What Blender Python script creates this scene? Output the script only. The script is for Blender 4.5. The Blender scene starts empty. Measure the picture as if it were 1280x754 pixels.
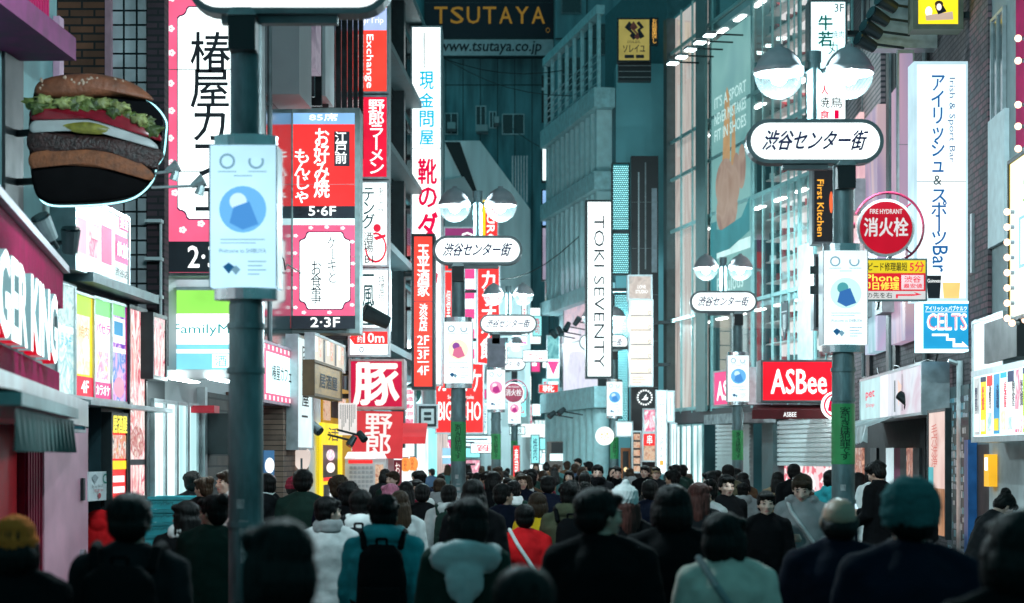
import bpy, bmesh, math, random
from mathutils import Vector, Matrix, noise
import numpy as np
random.seed(7)
SC = bpy.context.scene
COL = SC.collection
F, CX, HY, HC = 2400.0, 640.0, 570.0, 1.95      # focal length and horizon in photo pixels, eye height in metres

# ------------------------------------------------------------------ camera, world, exposure
cam = bpy.data.cameras.new('camera'); camo = bpy.data.objects.new('camera', cam); COL.objects.link(camo)
camo.location = (0, 0, HC); camo.rotation_euler = (math.radians(90), 0, 0)
cam.sensor_width = 36; cam.lens = F/1280*36; cam.shift_y = (HY-377)/1280
cam.clip_start = .1; cam.clip_end = 2000
cam.dof.use_dof = True; cam.dof.focus_distance = 24; cam.dof.aperture_fstop = 2.4
SC.camera = camo
W = bpy.data.worlds.new('World'); SC.world = W; W.use_nodes = True
nt = W.node_tree; nt.nodes.clear()
sky = nt.nodes.new('ShaderNodeTexSky'); sky.sky_type = 'NISHITA'; sky.sun_disc = False
sky.sun_elevation = math.radians(-4); sky.sun_rotation = math.radians(200)
b1 = nt.nodes.new('ShaderNodeBackground'); b1.inputs[1].default_value = .1
b2 = nt.nodes.new('ShaderNodeBackground'); b2.inputs[0].default_value = (.14, .57, .65, 1); b2.inputs[1].default_value = .31   # glow of the city on the night sky
ad = nt.nodes.new('ShaderNodeAddShader'); wo = nt.nodes.new('ShaderNodeOutputWorld')
nt.links.new(sky.outputs[0], b1.inputs[0]); nt.links.new(b1.outputs[0], ad.inputs[0])
nt.links.new(b2.outputs[0], ad.inputs[1]); nt.links.new(ad.outputs[0], wo.inputs[0])
vs = SC.view_settings
vs.view_transform = 'Standard'; vs.look = 'None'; vs.exposure = .5; vs.gamma = 1; vs.use_curve_mapping = False
SC.render.engine = 'CYCLES'
cy = SC.cycles; cy.max_bounces = 6; cy.diffuse_bounces = 3; cy.glossy_bounces = 2; cy.transparent_max_bounces = 8
cy.caustics_reflective = cy.caustics_refractive = False; cy.sample_clamp_indirect = 4; cy.use_denoising = True

# ------------------------------------------------------------------ materials
MATS = {}
def _m(key):
    m = bpy.data.materials.new(key); m.use_nodes = True
    return m, m.node_tree, m.node_tree.nodes['Principled BSDF']
def D(name, col, rough=.6, metal=0., var=.25, scale=6., bump=0., bscale=40., stretch=(1, 1, 1), spec=None):
    """painted / cloth / stone surface with uneven tone"""
    if name in MATS: return MATS[name]
    m, t, p = _m(name); n = t.nodes
    p.inputs['Roughness'].default_value = rough; p.inputs['Metallic'].default_value = metal
    if spec is not None: p.inputs['Specular IOR Level'].default_value = spec
    tc = n.new('ShaderNodeTexCoord'); mp = n.new('ShaderNodeMapping'); mp.inputs['Scale'].default_value = stretch
    t.links.new(tc.outputs['Object'], mp.inputs[0])
    nz = n.new('ShaderNodeTexNoise'); nz.inputs['Scale'].default_value = scale; nz.inputs['Detail'].default_value = 5
    t.links.new(mp.outputs[0], nz.inputs['Vector'])
    mr = n.new('ShaderNodeMapRange'); mr.inputs[1].default_value = .3; mr.inputs[2].default_value = .7
    mr.inputs[3].default_value = 1-var; mr.inputs[4].default_value = 1+var*.6
    t.links.new(nz.outputs[0], mr.inputs[0])
    mx = n.new('ShaderNodeMix'); mx.data_type = 'RGBA'; mx.blend_type = 'MULTIPLY'; mx.inputs[0].default_value = 1
    mx.inputs[6].default_value = (*col, 1); t.links.new(mr.outputs[0], mx.inputs[7])
    t.links.new(mx.outputs[2], p.inputs['Base Color'])
    r2 = n.new('ShaderNodeMapRange'); r2.inputs[3].default_value = max(.05, rough-.12); r2.inputs[4].default_value = min(1, rough+.12)
    t.links.new(nz.outputs[0], r2.inputs[0]); t.links.new(r2.outputs[0], p.inputs['Roughness'])
    if bump:
        nb = n.new('ShaderNodeTexNoise'); nb.inputs['Scale'].default_value = bscale; nb.inputs['Detail'].default_value = 4
        t.links.new(mp.outputs[0], nb.inputs['Vector'])
        bu = n.new('ShaderNodeBump'); bu.inputs['Strength'].default_value = bump; bu.inputs['Distance'].default_value = .02
        t.links.new(nb.outputs[0], bu.inputs['Height']); t.links.new(bu.outputs[0], p.inputs['Normal'])
    MATS[name] = m; return m
def E(name, col, s=1., sample=True):
    """backlit acrylic, lamp or screen"""
    if name in MATS: return MATS[name]
    m, t, p = _m(name)
    p.inputs['Base Color'].default_value = (*[c*.16 for c in col], 1); p.inputs['Roughness'].default_value = .5; p.inputs['Specular IOR Level'].default_value = .12
    p.inputs['Emission Color'].default_value = (*col, 1); p.inputs['Emission Strength'].default_value = s
    if sample and s < 2:                      # tubes behind the acrylic never light it quite evenly
        n = t.nodes; tc = n.new('ShaderNodeTexCoord'); nz = n.new('ShaderNodeTexNoise'); nz.inputs['Scale'].default_value = 1.7; nz.inputs['Detail'].default_value = 3
        mr = n.new('ShaderNodeMapRange'); mr.inputs[1].default_value = .3; mr.inputs[2].default_value = .7; mr.inputs[3].default_value = s*.78; mr.inputs[4].default_value = s*1.12
        t.links.new(tc.outputs['Object'], nz.inputs['Vector']); t.links.new(nz.outputs[0], mr.inputs[0]); t.links.new(mr.outputs[0], p.inputs['Emission Strength'])
    if not sample: m.cycles.emission_sampling = 'NONE'
    MATS[name] = m; return m
def PIC(name, cols, scale=4., s=1., stretch=(1, 1, 1), kind='noise', detail=3., seed=0.):
    """backlit printed picture: patches of colour"""
    if name in MATS: return MATS[name]
    m, t, p = _m(name); n = t.nodes
    tc = n.new('ShaderNodeTexCoord'); mp = n.new('ShaderNodeMapping'); mp.inputs['Scale'].default_value = stretch
    mp.inputs['Location'].default_value = (seed, seed*1.7, seed*.6)
    t.links.new(tc.outputs['Object'], mp.inputs[0])
    if kind == 'vor':
        nz = n.new('ShaderNodeTexVoronoi'); nz.inputs['Scale'].default_value = scale; out = nz.outputs['Color']
        sp = n.new('ShaderNodeSeparateColor'); t.links.new(out, sp.inputs[0]); out = sp.outputs[0]
    else:
        nz = n.new('ShaderNodeTexNoise'); nz.inputs['Scale'].default_value = scale; nz.inputs['Detail'].default_value = detail
        nz.inputs['Distortion'].default_value = .8; out = nz.outputs[0]
    t.links.new(mp.outputs[0], nz.inputs['Vector'])
    cr = n.new('ShaderNodeValToRGB'); el = cr.color_ramp.elements
    lo, hi = (.0, 1.) if kind == 'vor' else (.3, .7)
    while len(el) < len(cols): el.new(.5)
    for i, c in enumerate(cols):
        el[i].position = lo+(hi-lo)*i/(len(cols)-1); el[i].color = (*c, 1)
    if kind == 'vor': cr.color_ramp.interpolation = 'CONSTANT'
    t.links.new(out, cr.inputs[0]); t.links.new(cr.outputs[0], p.inputs['Base Color'])
    p.inputs['Roughness'].default_value = .5; p.inputs['Specular IOR Level'].default_value = .12
    dk_ = n.new('ShaderNodeMix'); dk_.data_type = 'RGBA'; dk_.blend_type = 'MULTIPLY'; dk_.inputs[0].default_value = 1; dk_.inputs[7].default_value = (.15, .15, .15, 1)
    if s > 0:
        t.links.new(cr.outputs[0], p.inputs['Emission Color']); p.inputs['Emission Strength'].default_value = s*.85
        t.links.new(cr.outputs[0], dk_.inputs[6]); t.links.new(dk_.outputs[2], p.inputs['Base Color'])
    MATS[name] = m; return m
def BRICK(name, c1, c2, mortar, bw=.22, bh=.07, rough=.8, ms=.012):
    if name in MATS: return MATS[name]
    m, t, p = _m(name); n = t.nodes
    tc = n.new('ShaderNodeTexCoord'); sx = n.new('ShaderNodeSeparateXYZ'); cx = n.new('ShaderNodeCombineXYZ')
    t.links.new(tc.outputs['Object'], sx.inputs[0]); t.links.new(sx.outputs[0], cx.inputs[0]); t.links.new(sx.outputs[2], cx.inputs[1])
    bk = n.new('ShaderNodeTexBrick'); bk.inputs['Scale'].default_value = 1
    bk.inputs['Color1'].default_value = (*c1, 1); bk.inputs['Color2'].default_value = (*c2, 1); bk.inputs['Mortar'].default_value = (*mortar, 1)
    bk.inputs['Brick Width'].default_value = bw; bk.inputs['Row Height'].default_value = bh; bk.inputs['Mortar Size'].default_value = ms
    t.links.new(cx.outputs[0], bk.inputs['Vector'])
    nz = n.new('ShaderNodeTexNoise'); nz.inputs['Scale'].default_value = 3; nz.inputs['Detail'].default_value = 5
    t.links.new(tc.outputs['Object'], nz.inputs['Vector'])
    mr = n.new('ShaderNodeMapRange'); mr.inputs[1].default_value = .3; mr.inputs[2].default_value = .7; mr.inputs[3].default_value = .65; mr.inputs[4].default_value = 1.2
    t.links.new(nz.outputs[0], mr.inputs[0])
    mx = n.new('ShaderNodeMix'); mx.data_type = 'RGBA'; mx.blend_type = 'MULTIPLY'; mx.inputs[0].default_value = 1
    t.links.new(bk.outputs[0], mx.inputs[6]); t.links.new(mr.outputs[0], mx.inputs[7]); t.links.new(mx.outputs[2], p.inputs['Base Color'])
    bu = n.new('ShaderNodeBump'); bu.inputs['Strength'].default_value = .5; bu.inputs['Distance'].default_value = .01; bu.invert = True
    t.links.new(bk.outputs['Fac'], bu.inputs['Height']); t.links.new(bu.outputs[0], p.inputs['Normal'])
    p.inputs['Roughness'].default_value = rough
    MATS[name] = m; return m
def GLASS(name, tint=(.85, .95, .95), mix=.12):
    if name in MATS: return MATS[name]
    m = bpy.data.materials.new(name); m.use_nodes = True; t = m.node_tree; t.nodes.clear(); n = t.nodes
    tr = n.new('ShaderNodeBsdfTransparent'); tr.inputs[0].default_value = (*tint, 1)
    gl = n.new('ShaderNodeBsdfGlossy'); gl.inputs['Roughness'].default_value = .04; gl.inputs[0].default_value = (.9, 1, 1, 1)
    fr = n.new('ShaderNodeFresnel'); fr.inputs[0].default_value = 1.45
    ma = n.new('ShaderNodeMath'); ma.operation = 'ADD'; ma.inputs[1].default_value = mix
    mx = n.new('ShaderNodeMixShader'); o = n.new('ShaderNodeOutputMaterial')
    ge = n.new('ShaderNodeNewGeometry'); iv = n.new('ShaderNodeMath'); iv.operation = 'SUBTRACT'; iv.inputs[0].default_value = 1
    mu = n.new('ShaderNodeMath'); mu.operation = 'MULTIPLY'
    t.links.new(ge.outputs['Backfacing'], iv.inputs[1]); t.links.new(fr.outputs[0], mu.inputs[0]); t.links.new(iv.outputs[0], mu.inputs[1])
    t.links.new(mu.outputs[0], ma.inputs[0]); t.links.new(ma.outputs[0], mx.inputs[0])
    t.links.new(tr.outputs[0], mx.inputs[1]); t.links.new(gl.outputs[0], mx.inputs[2]); t.links.new(mx.outputs[0], o.inputs[0])
    MATS[name] = m; return m

def BOWL(name):
    """prismatic lamp glass: clear with a share of milky scatter"""
    m = GLASS(name, (.8, .95, .98), .1); t = m.node_tree; n = t.nodes
    o = [x for x in n if x.type == 'OUTPUT_MATERIAL'][0]; src = o.inputs[0].links[0].from_socket
    tl = n.new('ShaderNodeBsdfTranslucent'); tl.inputs[0].default_value = (.75, .97, 1, 1); mx = n.new('ShaderNodeMixShader'); mx.inputs[0].default_value = .0032
    t.links.new(src, mx.inputs[1]); t.links.new(tl.outputs[0], mx.inputs[2]); t.links.new(mx.outputs[0], o.inputs[0]); return m
STEEL = D('galvanised steel', (.30, .36, .37), .45, .6, .25, 9, .15, 30)
GREY = D('grey metal paint', (.16, .2, .21), .45, .2, .3, 5, .1)
DARK = D('dark metal', (.018, .03, .033), .45, .3, .3)
BLACK = D('black paint', (.008, .012, .014), .5)
INK = D('black ink', (.01, .012, .02), .6, var=.05)
NAVY = D('navy ink', (.01, .02, .12), .6, var=.05)
ALU = D('aluminium frame', (.45, .52, .54), .35, .7, .2, 8)
WLIT = E('white lightbox', (.88, 1., 1.), 1.5)
WLIT2 = E('cool white lightbox', (.66, .96, 1.), 1.4)
WLET = E('white backlit lettering', (.95, 1., 1.), 1.1, False)
REDL = E('red lightbox', (.95, .035, .035), .95)
CRIML = E('crimson lightbox', (.8, .012, .05), .85)
PINKL = E('pink lightbox', (.9, .12, .24), .9)
REDLET = E('red backlit lettering', (.75, .0, .06), .8, False)
BLUELET = E('blue backlit lettering', (.005, .1, .4), .45, False)
CYANLET = E('cyan backlit lettering', (.0, .45, .72), .85, False)
PALEPINK = E('pale pink backlit lettering', (1., .82, .76), .95, False)
BLACKB = D('black sign band', (.006, .012, .02), .4, var=.1)

# ------------------------------------------------------------------ mesh builder
class MB:
    def __init__(s): s.v, s.f, s.m = [], [], []
    def add(s, vs, fs, mi=0):
        o = len(s.v); s.v += [tuple(v) for v in vs]; s.f += [tuple(i+o for i in f) for f in fs]; s.m += [mi]*len(fs); return s
    def box(s, x0, x1, y0, y1, z0, z1, mi=0):
        if x0 > x1: x0, x1 = x1, x0
        if y0 > y1: y0, y1 = y1, y0
        if z0 > z1: z0, z1 = z1, z0
        return s.add([(x0, y0, z0), (x1, y0, z0), (x1, y1, z0), (x0, y1, z0), (x0, y0, z1), (x1, y0, z1), (x1, y1, z1), (x0, y1, z1)],
              [(0, 3, 2, 1), (4, 5, 6, 7), (0, 1, 5, 4), (1, 2, 6, 5), (2, 3, 7, 6), (3, 0, 4, 7)], mi)
    def bar(s, p0, p1, r, mi=0, n=8, r1=None, caps=True):
        p0, p1 = Vector(p0), Vector(p1); d = (p1-p0).normalized(); r1 = r if r1 is None else r1
        a = d.orthogonal().normalized(); b = d.cross(a)
        vs = [p+(a*math.cos(2*math.pi*k/n)+b*math.sin(2*math.pi*k/n))*q for p, q in ((p0, r), (p1, r1)) for k in range(n)]
        fs = [(k, (k+1) % n, n+(k+1) % n, n+k) for k in range(n)]
        if caps: fs += [tuple(range(n-1, -1, -1)), tuple(range(n, 2*n))]
        return s.add(vs, fs, mi)
    def tube(s, pts, r, mi=0, n=6):
        for a, b in zip(pts, pts[1:]): s.bar(a, b, r, mi, n)
        return s
    def lathe(s, prof, c=(0, 0, 0), mi=0, n=24, axis='z', rfun=None):
        vs, fs = [], []
        for r, z in prof:
            for k in range(n):
                a = 2*math.pi*k/n; q = r*(rfun(a) if rfun else 1)
                x, y = q*math.cos(a), q*math.sin(a)
                v = (x, y, z) if axis == 'z' else (x, z, y) if axis == 'y' else (z, x, y)
                vs.append((v[0]+c[0], v[1]+c[1], v[2]+c[2]))
        for i in range(len(prof)-1):
            for k in range(n):
                q = (i*n+k, i*n+(k+1) % n, (i+1)*n+(k+1) % n, (i+1)*n+k)
                fs.append(q if axis != 'y' else q[::-1])
        return s.add(vs, fs, mi)
    def ell(s, c, r, mi=0, n=16, rot=None):
        c = Vector(c); vs, fs = [], []; h = n//2
        for i in range(h+1):
            t = math.pi*i/h
            for k in range(n):
                a = 2*math.pi*k/n
                v = Vector((r[0]*math.sin(t)*math.cos(a), r[1]*math.sin(t)*math.sin(a), r[2]*math.cos(t)))
                if rot: v = rot @ v
                vs.append(c+v)
        for i in range(h):
            for k in range(n): fs.append((i*n+k, (i+1)*n+k, (i+1)*n+(k+1) % n, i*n+(k+1) % n))
        return s.add(vs, fs, mi)
    def cap(s, p0, p1, r0, r1, n=12):
        p0, p1 = Vector(p0), Vector(p1); d = p1-p0; L = d.length or 1e-5; d = d/L
        a = d.orthogonal().normalized(); b = d.cross(a); rings = []
        for i in range(5):
            t = math.pi/2*(1-i/4); rings.append((p0-d*r0*math.sin(t), max(r0*math.cos(t), 1e-4)))
        for i in range(5):
            t = math.pi/2*i/4; rings.append((p1+d*r1*math.sin(t), max(r1*math.cos(t), 1e-4)))
        vs = [c+(a*math.cos(2*math.pi*k/n)+b*math.sin(2*math.pi*k/n))*r for c, r in rings for k in range(n)]
        fs = [(i*n+k, i*n+(k+1) % n, (i+1)*n+(k+1) % n, (i+1)*n+k) for i in range(9) for k in range(n)]
        fs += [tuple(range(n-1, -1, -1)), tuple(range(9*n, 10*n))]
        return s.add(vs, fs)
    def loft(s, rings, n=20):
        """rings: (x, y, z, rx, ry) horizontal ellipses, closed at both ends"""
        vs = [(x+rx*math.cos(2*math.pi*k/n), y+ry*math.sin(2*math.pi*k/n), z) for x, y, z, rx, ry in rings for k in range(n)]
        fs = [(i*n+k, i*n+(k+1) % n, (i+1)*n+(k+1) % n, (i+1)*n+k) for i in range(len(rings)-1) for k in range(n)]
        fs += [tuple(range(n-1, -1, -1)), tuple(range((len(rings)-1)*n, len(rings)*n))]
        return s.add(vs, fs)
    def prism(s, poly, y0, y1, mi=0):
        """poly of (x, z), from y0 (front) to y1"""
        n = len(poly)
        ar = sum(poly[i][0]*poly[(i+1) % n][1]-poly[(i+1) % n][0]*poly[i][1] for i in range(n))
        if ar < 0: poly = poly[::-1]
        vs = [(x, y0, z) for x, z in poly]+[(x, y1, z) for x, z in poly]
        fs = [tuple(range(n)), tuple(range(2*n-1, n-1, -1))]+[((i+1) % n, i, n+i, n+(i+1) % n) for i in range(n)]
        return s.add(vs, fs, mi)
    def xf(s, M):
        s.v = [tuple(M @ Vector(v)) for v in s.v]; return s
    def mesh(s, name, mats, smooth=False):
        me = bpy.data.meshes.new(name); me.from_pydata(s.v, [], s.f)
        for m in (mats if isinstance(mats, (list, tuple)) else [mats]): me.materials.append(m)
        me.polygons.foreach_set('material_index', s.m)
        if smooth: me.polygons.foreach_set('use_smooth', [True]*len(s.f))
        me.update(); return me
    def build(s, name, mats, parent=None, smooth=False, kind=None, label=None):
        o = bpy.data.objects.new(name, s.mesh(name, mats, smooth)); COL.objects.link(o)
        if parent: o.parent = parent
        if kind: o['kind'] = kind
        if label: o['label'] = label
        return o
def tag(o, label=None, cat=None, group=None, kind=None):
    if label: o['label'] = label
    if cat: o['category'] = cat
    if group: o['group'] = group
    if kind: o['kind'] = kind
    return o
def thing(name, label, cat, loc=(0, 0, 0), rz=0, group=None):
    o = bpy.data.objects.new(name, None); COL.objects.link(o); o.empty_display_size = .1
    o.location = loc; o.rotation_euler = (0, 0, rz)
    return tag(o, label, cat, group)
def copy_tree(o, parent=None):
    c = o.copy(); COL.objects.link(c)
    if parent: c.parent = parent
    for ch in list(o.children): copy_tree(ch, c)
    return c
def P(px, py, Y): return Vector(((px-CX)/F*Y, Y, HC+(HY-py)/F*Y))
def Z(py, Y): return HC+(HY-py)/F*Y

# ------------------------------------------------------------------ lettering
TXC = {}
def txt(s, vertical=False, off=.0, rot=False, shear=0.):
    """outline of a text, normalised to a unit box; returns verts, faces, aspect"""
    k = (s, vertical, off, rot, shear)
    if k in TXC: return TXC[k]
    c = bpy.data.curves.new('t', 'FONT'); c.resolution_u = 2; c.offset = off; c.shear = shear
    c.body = '\n'.join(s) if vertical else s
    c.align_x = 'CENTER'
    if vertical: c.space_line = .82
    o = bpy.data.objects.new('t', c)
    me = bpy.data.meshes.new_from_object(o)
    v = np.array([q.co[:2] for q in me.vertices]); f = [tuple(p.vertices) for p in me.polygons]
    bpy.data.objects.remove(o); bpy.data.curves.remove(c); bpy.data.meshes.remove(me)
    if rot: v = np.stack([v[:, 1], -v[:, 0]], 1)
    lo, hi = v.min(0), v.max(0); d = hi-lo
    TXC[k] = ((v-lo)/d, f, d[0]/d[1]); return TXC[k]
def put_text(mb, s, x0, x1, z0, z1, y, mi=0, thick=0, bold=0., **kw):
    """lettering filling the box, front face towards -y"""
    v, f, _ = txt(s, **kw)
    if bold:                                  # heavier strokes: the outline laid again a hair to each side
        n = max(len(q) for q in s.split('\n')); k = 1 if kw.get('vertical') else n
        d = bold*.55*min(abs(x1-x0)/(1 if kw.get('vertical') or kw.get('rot') else max(1, n*.8)), abs(z1-z0)/(len(s) if kw.get('vertical') or kw.get('rot') else 1))*1.2
        for i, (a, b) in enumerate(((1, 0), (-1, 0), (0, 1), (0, -1), (.7, .7), (-.7, -.7))):
            mb.add([(x0+(x1-x0)*p+a*d, y+.0005*(i+1), z0+(z1-z0)*q+b*d) for p, q in v], f, mi)
    vs = [(x0+(x1-x0)*a, y, z0+(z1-z0)*b) for a, b in v]
    mb.add(vs, f, mi)
    if thick:
        from collections import Counter
        e = Counter(); d = {}
        for q in f:
            for a, b in zip(q, q[1:]+q[:1]): e[frozenset((a, b))] += 1; d[frozenset((a, b))] = (a, b)
        n = len(vs); bk = [(x, yy+thick, z) for x, yy, z in vs]
        mb.add(vs+bk, [(d[k][1], d[k][0], n+d[k][0], n+d[k][1]) for k, c in e.items() if c == 1], mi+1)

# ------------------------------------------------------------------ signs
def fill(parent, w, h, items, y=-.004, x0=0., z0=0.):
    """printed areas and lettering on a panel w x h whose lower middle is (x0, z0)"""
    mats, mb, mt, tm = [], MB(), MB(), []
    X = lambda u: x0+(u-.5)*w
    Zz = lambda v: z0+h*(1-v)
    def mi(lst, m):
        if m not in lst: lst.append(m)
        return lst.index(m)
    k = 0
    for it in items:
        t = it[0]
        if t == 'r':
            _, u0, v0, u1, v1, m = it; yy = y-.002*k; k += 1
            mb.add([(X(u0), yy, Zz(v1)), (X(u1), yy, Zz(v1)), (X(u1), yy, Zz(v0)), (X(u0), yy, Zz(v0))], [(0, 1, 2, 3)], mi(mats, m))
        elif t == 'e':
            _, u0, v0, u1, v1, m = it; yy = y-.002*k; k += 1
            mb.add([(X((u0+u1)/2+(u1-u0)/2*math.cos(2*math.pi*j/24)), yy, Zz((v0+v1)/2-(v1-v0)/2*math.sin(2*math.pi*j/24))) for j in range(24)], [tuple(range(24))], mi(mats, m))
        elif t == 'ring':
            _, u0, v0, u1, v1, th, m = it; yy = y-.002*k; k += 1; n = 24
            vs = []
            for q in (1, 1-th):
                vs += [(X((u0+u1)/2+q*(u1-u0)/2*math.cos(2*math.pi*j/n)), yy, Zz((v0+v1)/2-q*(v1-v0)/2*math.sin(2*math.pi*j/n))) for j in range(n)]
            mb.add(vs, [(j, (j+1) % n, n+(j+1) % n, n+j) for j in range(n)], mi(mats, m))
        elif t == 'p':
            _, pts, m = it; yy = y-.002*k; k += 1
            q = [(X(u), Zz(v)) for u, v in pts]
            if sum(q[i][0]*q[(i+1) % len(q)][1]-q[(i+1) % len(q)][0]*q[i][1] for i in range(len(q))) < 0: q = q[::-1]
            mb.add([(a, yy, b) for a, b in q], [tuple(range(len(q)))], mi(mats, m))
        elif t == 't':
            _, s, u0, v0, u1, v1, m = it[:7]; kw = it[7] if len(it) > 7 else {}
            put_text(mt, s, X(u0), X(u1), Zz(v1), Zz(v0), y-.002*(len(items)+1), mi(tm, m), **kw)
    if mb.f: mb.build('printed_graphic', mats, parent)
    if mt.f: mt.build('lettering', tm, parent)
def sign_at(name, label, cat, pl, pr, z0, z1, items, pm, fm=None, fw=.03, depth=.22, br=None, group=None, frame=True):
    """sign whose front runs from world xy pl (image left) to pr, z0..z1"""
    w = math.hypot(pr[0]-pl[0], pr[1]-pl[1]); h = z1-z0; rz = math.atan2(pr[1]-pl[1], pr[0]-pl[0])
    o = thing(name, label, cat, ((pl[0]+pr[0])/2, (pl[1]+pr[1])/2, z0), rz, group)
    MB().box(-w/2, w/2, 0, depth, 0, h).build('panel', pm, o)
    if frame:
        fm = fm or ALU; b = MB(); q = fw; e = .003
        for x0, x1, za, zb in ((-w/2-q, -w/2+q*.3, -q, h+q), (w/2-q*.3, w/2+q, -q, h+q), (-w/2+q*.3, w/2-q*.3, h-q*.3, h+q), (-w/2+q*.3, w/2-q*.3, -q, q*.3)):
            b.box(x0, x1, -.02, depth+.01, za, zb)
        b.build('frame', fm, o)
    if h > 2.2:
        b = MB(); n = int(h/1.1)
        for i in range(1, n): b.box(-w/2+fw*.3, w/2-fw*.3, -.0145, -.0135, h*i/n-.004, h*i/n+.004)
        b.build('panel_seam', GREY, o)
    fill(o, w, h, items)
    if br:
        b = MB(); n = max(2, int(h/1.2)); sgn = -1 if br == 'L' else 1
        for i in range(n):
            zc = h*(i+.5)/n; xa = sgn*(w/2+fw*.5)
            b.box(xa, xa+sgn*.45, depth*.3, depth*.7, zc-.04, zc+.04)
        b.build('bracket', DARK, o)
    return o
def sign(name, label, cat, box, Y, items, pm, **kw):
    """sign facing up the street; box in photo pixels at distance Y"""
    x0, y0, x1, y1 = box; a, b = P(x0, y1, Y), P(x1, y0, Y)
    return sign_at(name, label, cat, (a.x, Y), (b.x, Y), a.z, b.z, items, pm, **kw)
class Wall:
    """a stretch of facade from A (image left) to B (image right)"""
    def __init__(s, A, B): s.A, s.B = Vector(A), Vector(B); s.d = (s.B-s.A).normalized(); s.L = (s.B-s.A).length; s.rz = math.atan2(s.d.y, s.d.x); s.n = Vector((s.d.y, -s.d.x))
    def hit(s, px, off=0.):
        k = (px-CX)/F; A = s.A+s.n*off
        t = (k*A.y-A.x)/(s.d.x-k*s.d.y); return A+s.d*t, t
    def sign(s, name, label, cat, px0, px1, pyt, pyb, items, pm, off=.14, at=0, **kw):
        """pyt and pyb are read at px0 (at=0) or px1 (at=1)"""
        a, _ = s.hit(px0, off); b, _ = s.hit(px1, off); Y = b.y if at else a.y
        return sign_at(name, label, cat, (a.x, a.y), (b.x, b.y), Z(pyb, Y), Z(pyt, Y), items, pm, **kw)
    def r(s, px0, px1, pyt, pyb, at=0):
        a, ta = s.hit(px0); b, tb = s.hit(px1); Y = b.y if at else a.y
        return ta, tb, Z(pyb, Y), Z(pyt, Y)
    def thing(s, name, label, cat): return thing(name, label, cat, (s.A.x, s.A.y, 0), s.rz)
LW = Wall((-4.8+.0445*9, 9), (-4.8+.0445*62, 62))
BW = Wall((-2.74, 8.6), (-3.91, 16.6))
RW = Wall((4.8+.0445*36, 36), (4.8+.0445*12, 12))
RG = Wall((3.97, 48.8), (6.4, 36))
RC = Wall((1.5, 61), (3.79, 48.95))
def window(par, x0, x1, z0, z1, glass, fr=ALU, cols=1, rows=1, bw=.04, proud=.05, name='window'):
    b = MB()
    for i in range(cols+1):
        x = x0+(x1-x0)*i/cols; b.box(x-bw/2, x+bw/2, -proud, -.004, z0-bw/2, z1+bw/2)
    for j in range(rows+1):
        z = z0+(z1-z0)*j/rows
        for i in range(cols):
            xa, xb = x0+(x1-x0)*i/cols+bw/2, x0+(x1-x0)*(i+1)/cols-bw/2; b.box(xa, xb, -proud+.004, -.004, z-bw/2, z+bw/2)
    w = b.build(name, fr, par)
    MB().box(x0+bw/2+.002, x1-bw/2-.002, -proud*.5, -.006, z0+bw/2+.002, z1-bw/2-.002).build('pane', glass, w)
    return w

def world_part(par, name, x0, x1, y0, y1, z0, z1, m):
    """a box square to the street axis, as a part of a thing that is turned"""
    o = MB().box(0, x1-x0, 0, y1-y0, 0, z1-z0).build(name, m, par)
    M = Matrix.Translation(par.location) @ Matrix.Rotation(par.rotation_euler.z, 4, 'Z')
    o.matrix_local = M.inverted() @ Matrix.Translation((x0, y0, z0)); return o
# ------------------------------------------------------------------ ground
MB().add([(-300, -60, 0), (300, -60, 0), (300, 600, 0), (-300, 600, 0)], [(0, 1, 2, 3)]).build('ground', D('dark asphalt', (.045, .05, .052), .55, var=.4, scale=1.2, bump=.3, bscale=60), kind='structure')
def strip(name, pts, w0, w1, z, m):
    b = MB()
    for (x0, y0), (x1, y1) in zip(pts, pts[1:]):
        b.add([(x0+w0, y0, z), (x0+w1, y0, z), (x1+w1, y1, z), (x1+w0, y1, z)], [(0, 1, 2, 3)])
    return b.build(name, m, kind='structure')
axis = [(-.3, -4), (.0445*36, 36), (.0445*36-2.4, 49), (-3.2, 63), (-6, 78)]
strip('road', axis, -3.2, 3.4, .004, BRICK('street paving blocks', (.1, .1, .1), (.14, .13, .125), (.05, .05, .05), .4, .2, .55))
def kerb(name, side):
    b = MB(); a, c = (-5.2, -3.2) if side < 0 else (3.4, 5.4)
    for (x0, y0), (x1, y1) in zip(axis, axis[1:]):
        b.add([(x0+a, y0, 0), (x0+c, y0, 0), (x1+c, y1, 0), (x1+a, y1, 0), (x0+a, y0, .1), (x0+c, y0, .1), (x1+c, y1, .1), (x1+a, y1, .1)],
              [(4, 5, 6, 7), (0, 1, 5, 4), (3, 7, 6, 2), (0, 4, 7, 3), (1, 2, 6, 5)])
    b.build(name, D('pavement slab', (.16, .165, .165), .7, var=.3, scale=3), kind='structure')
kerb('pavement', -1); kerb('pavement.001', 1)

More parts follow.
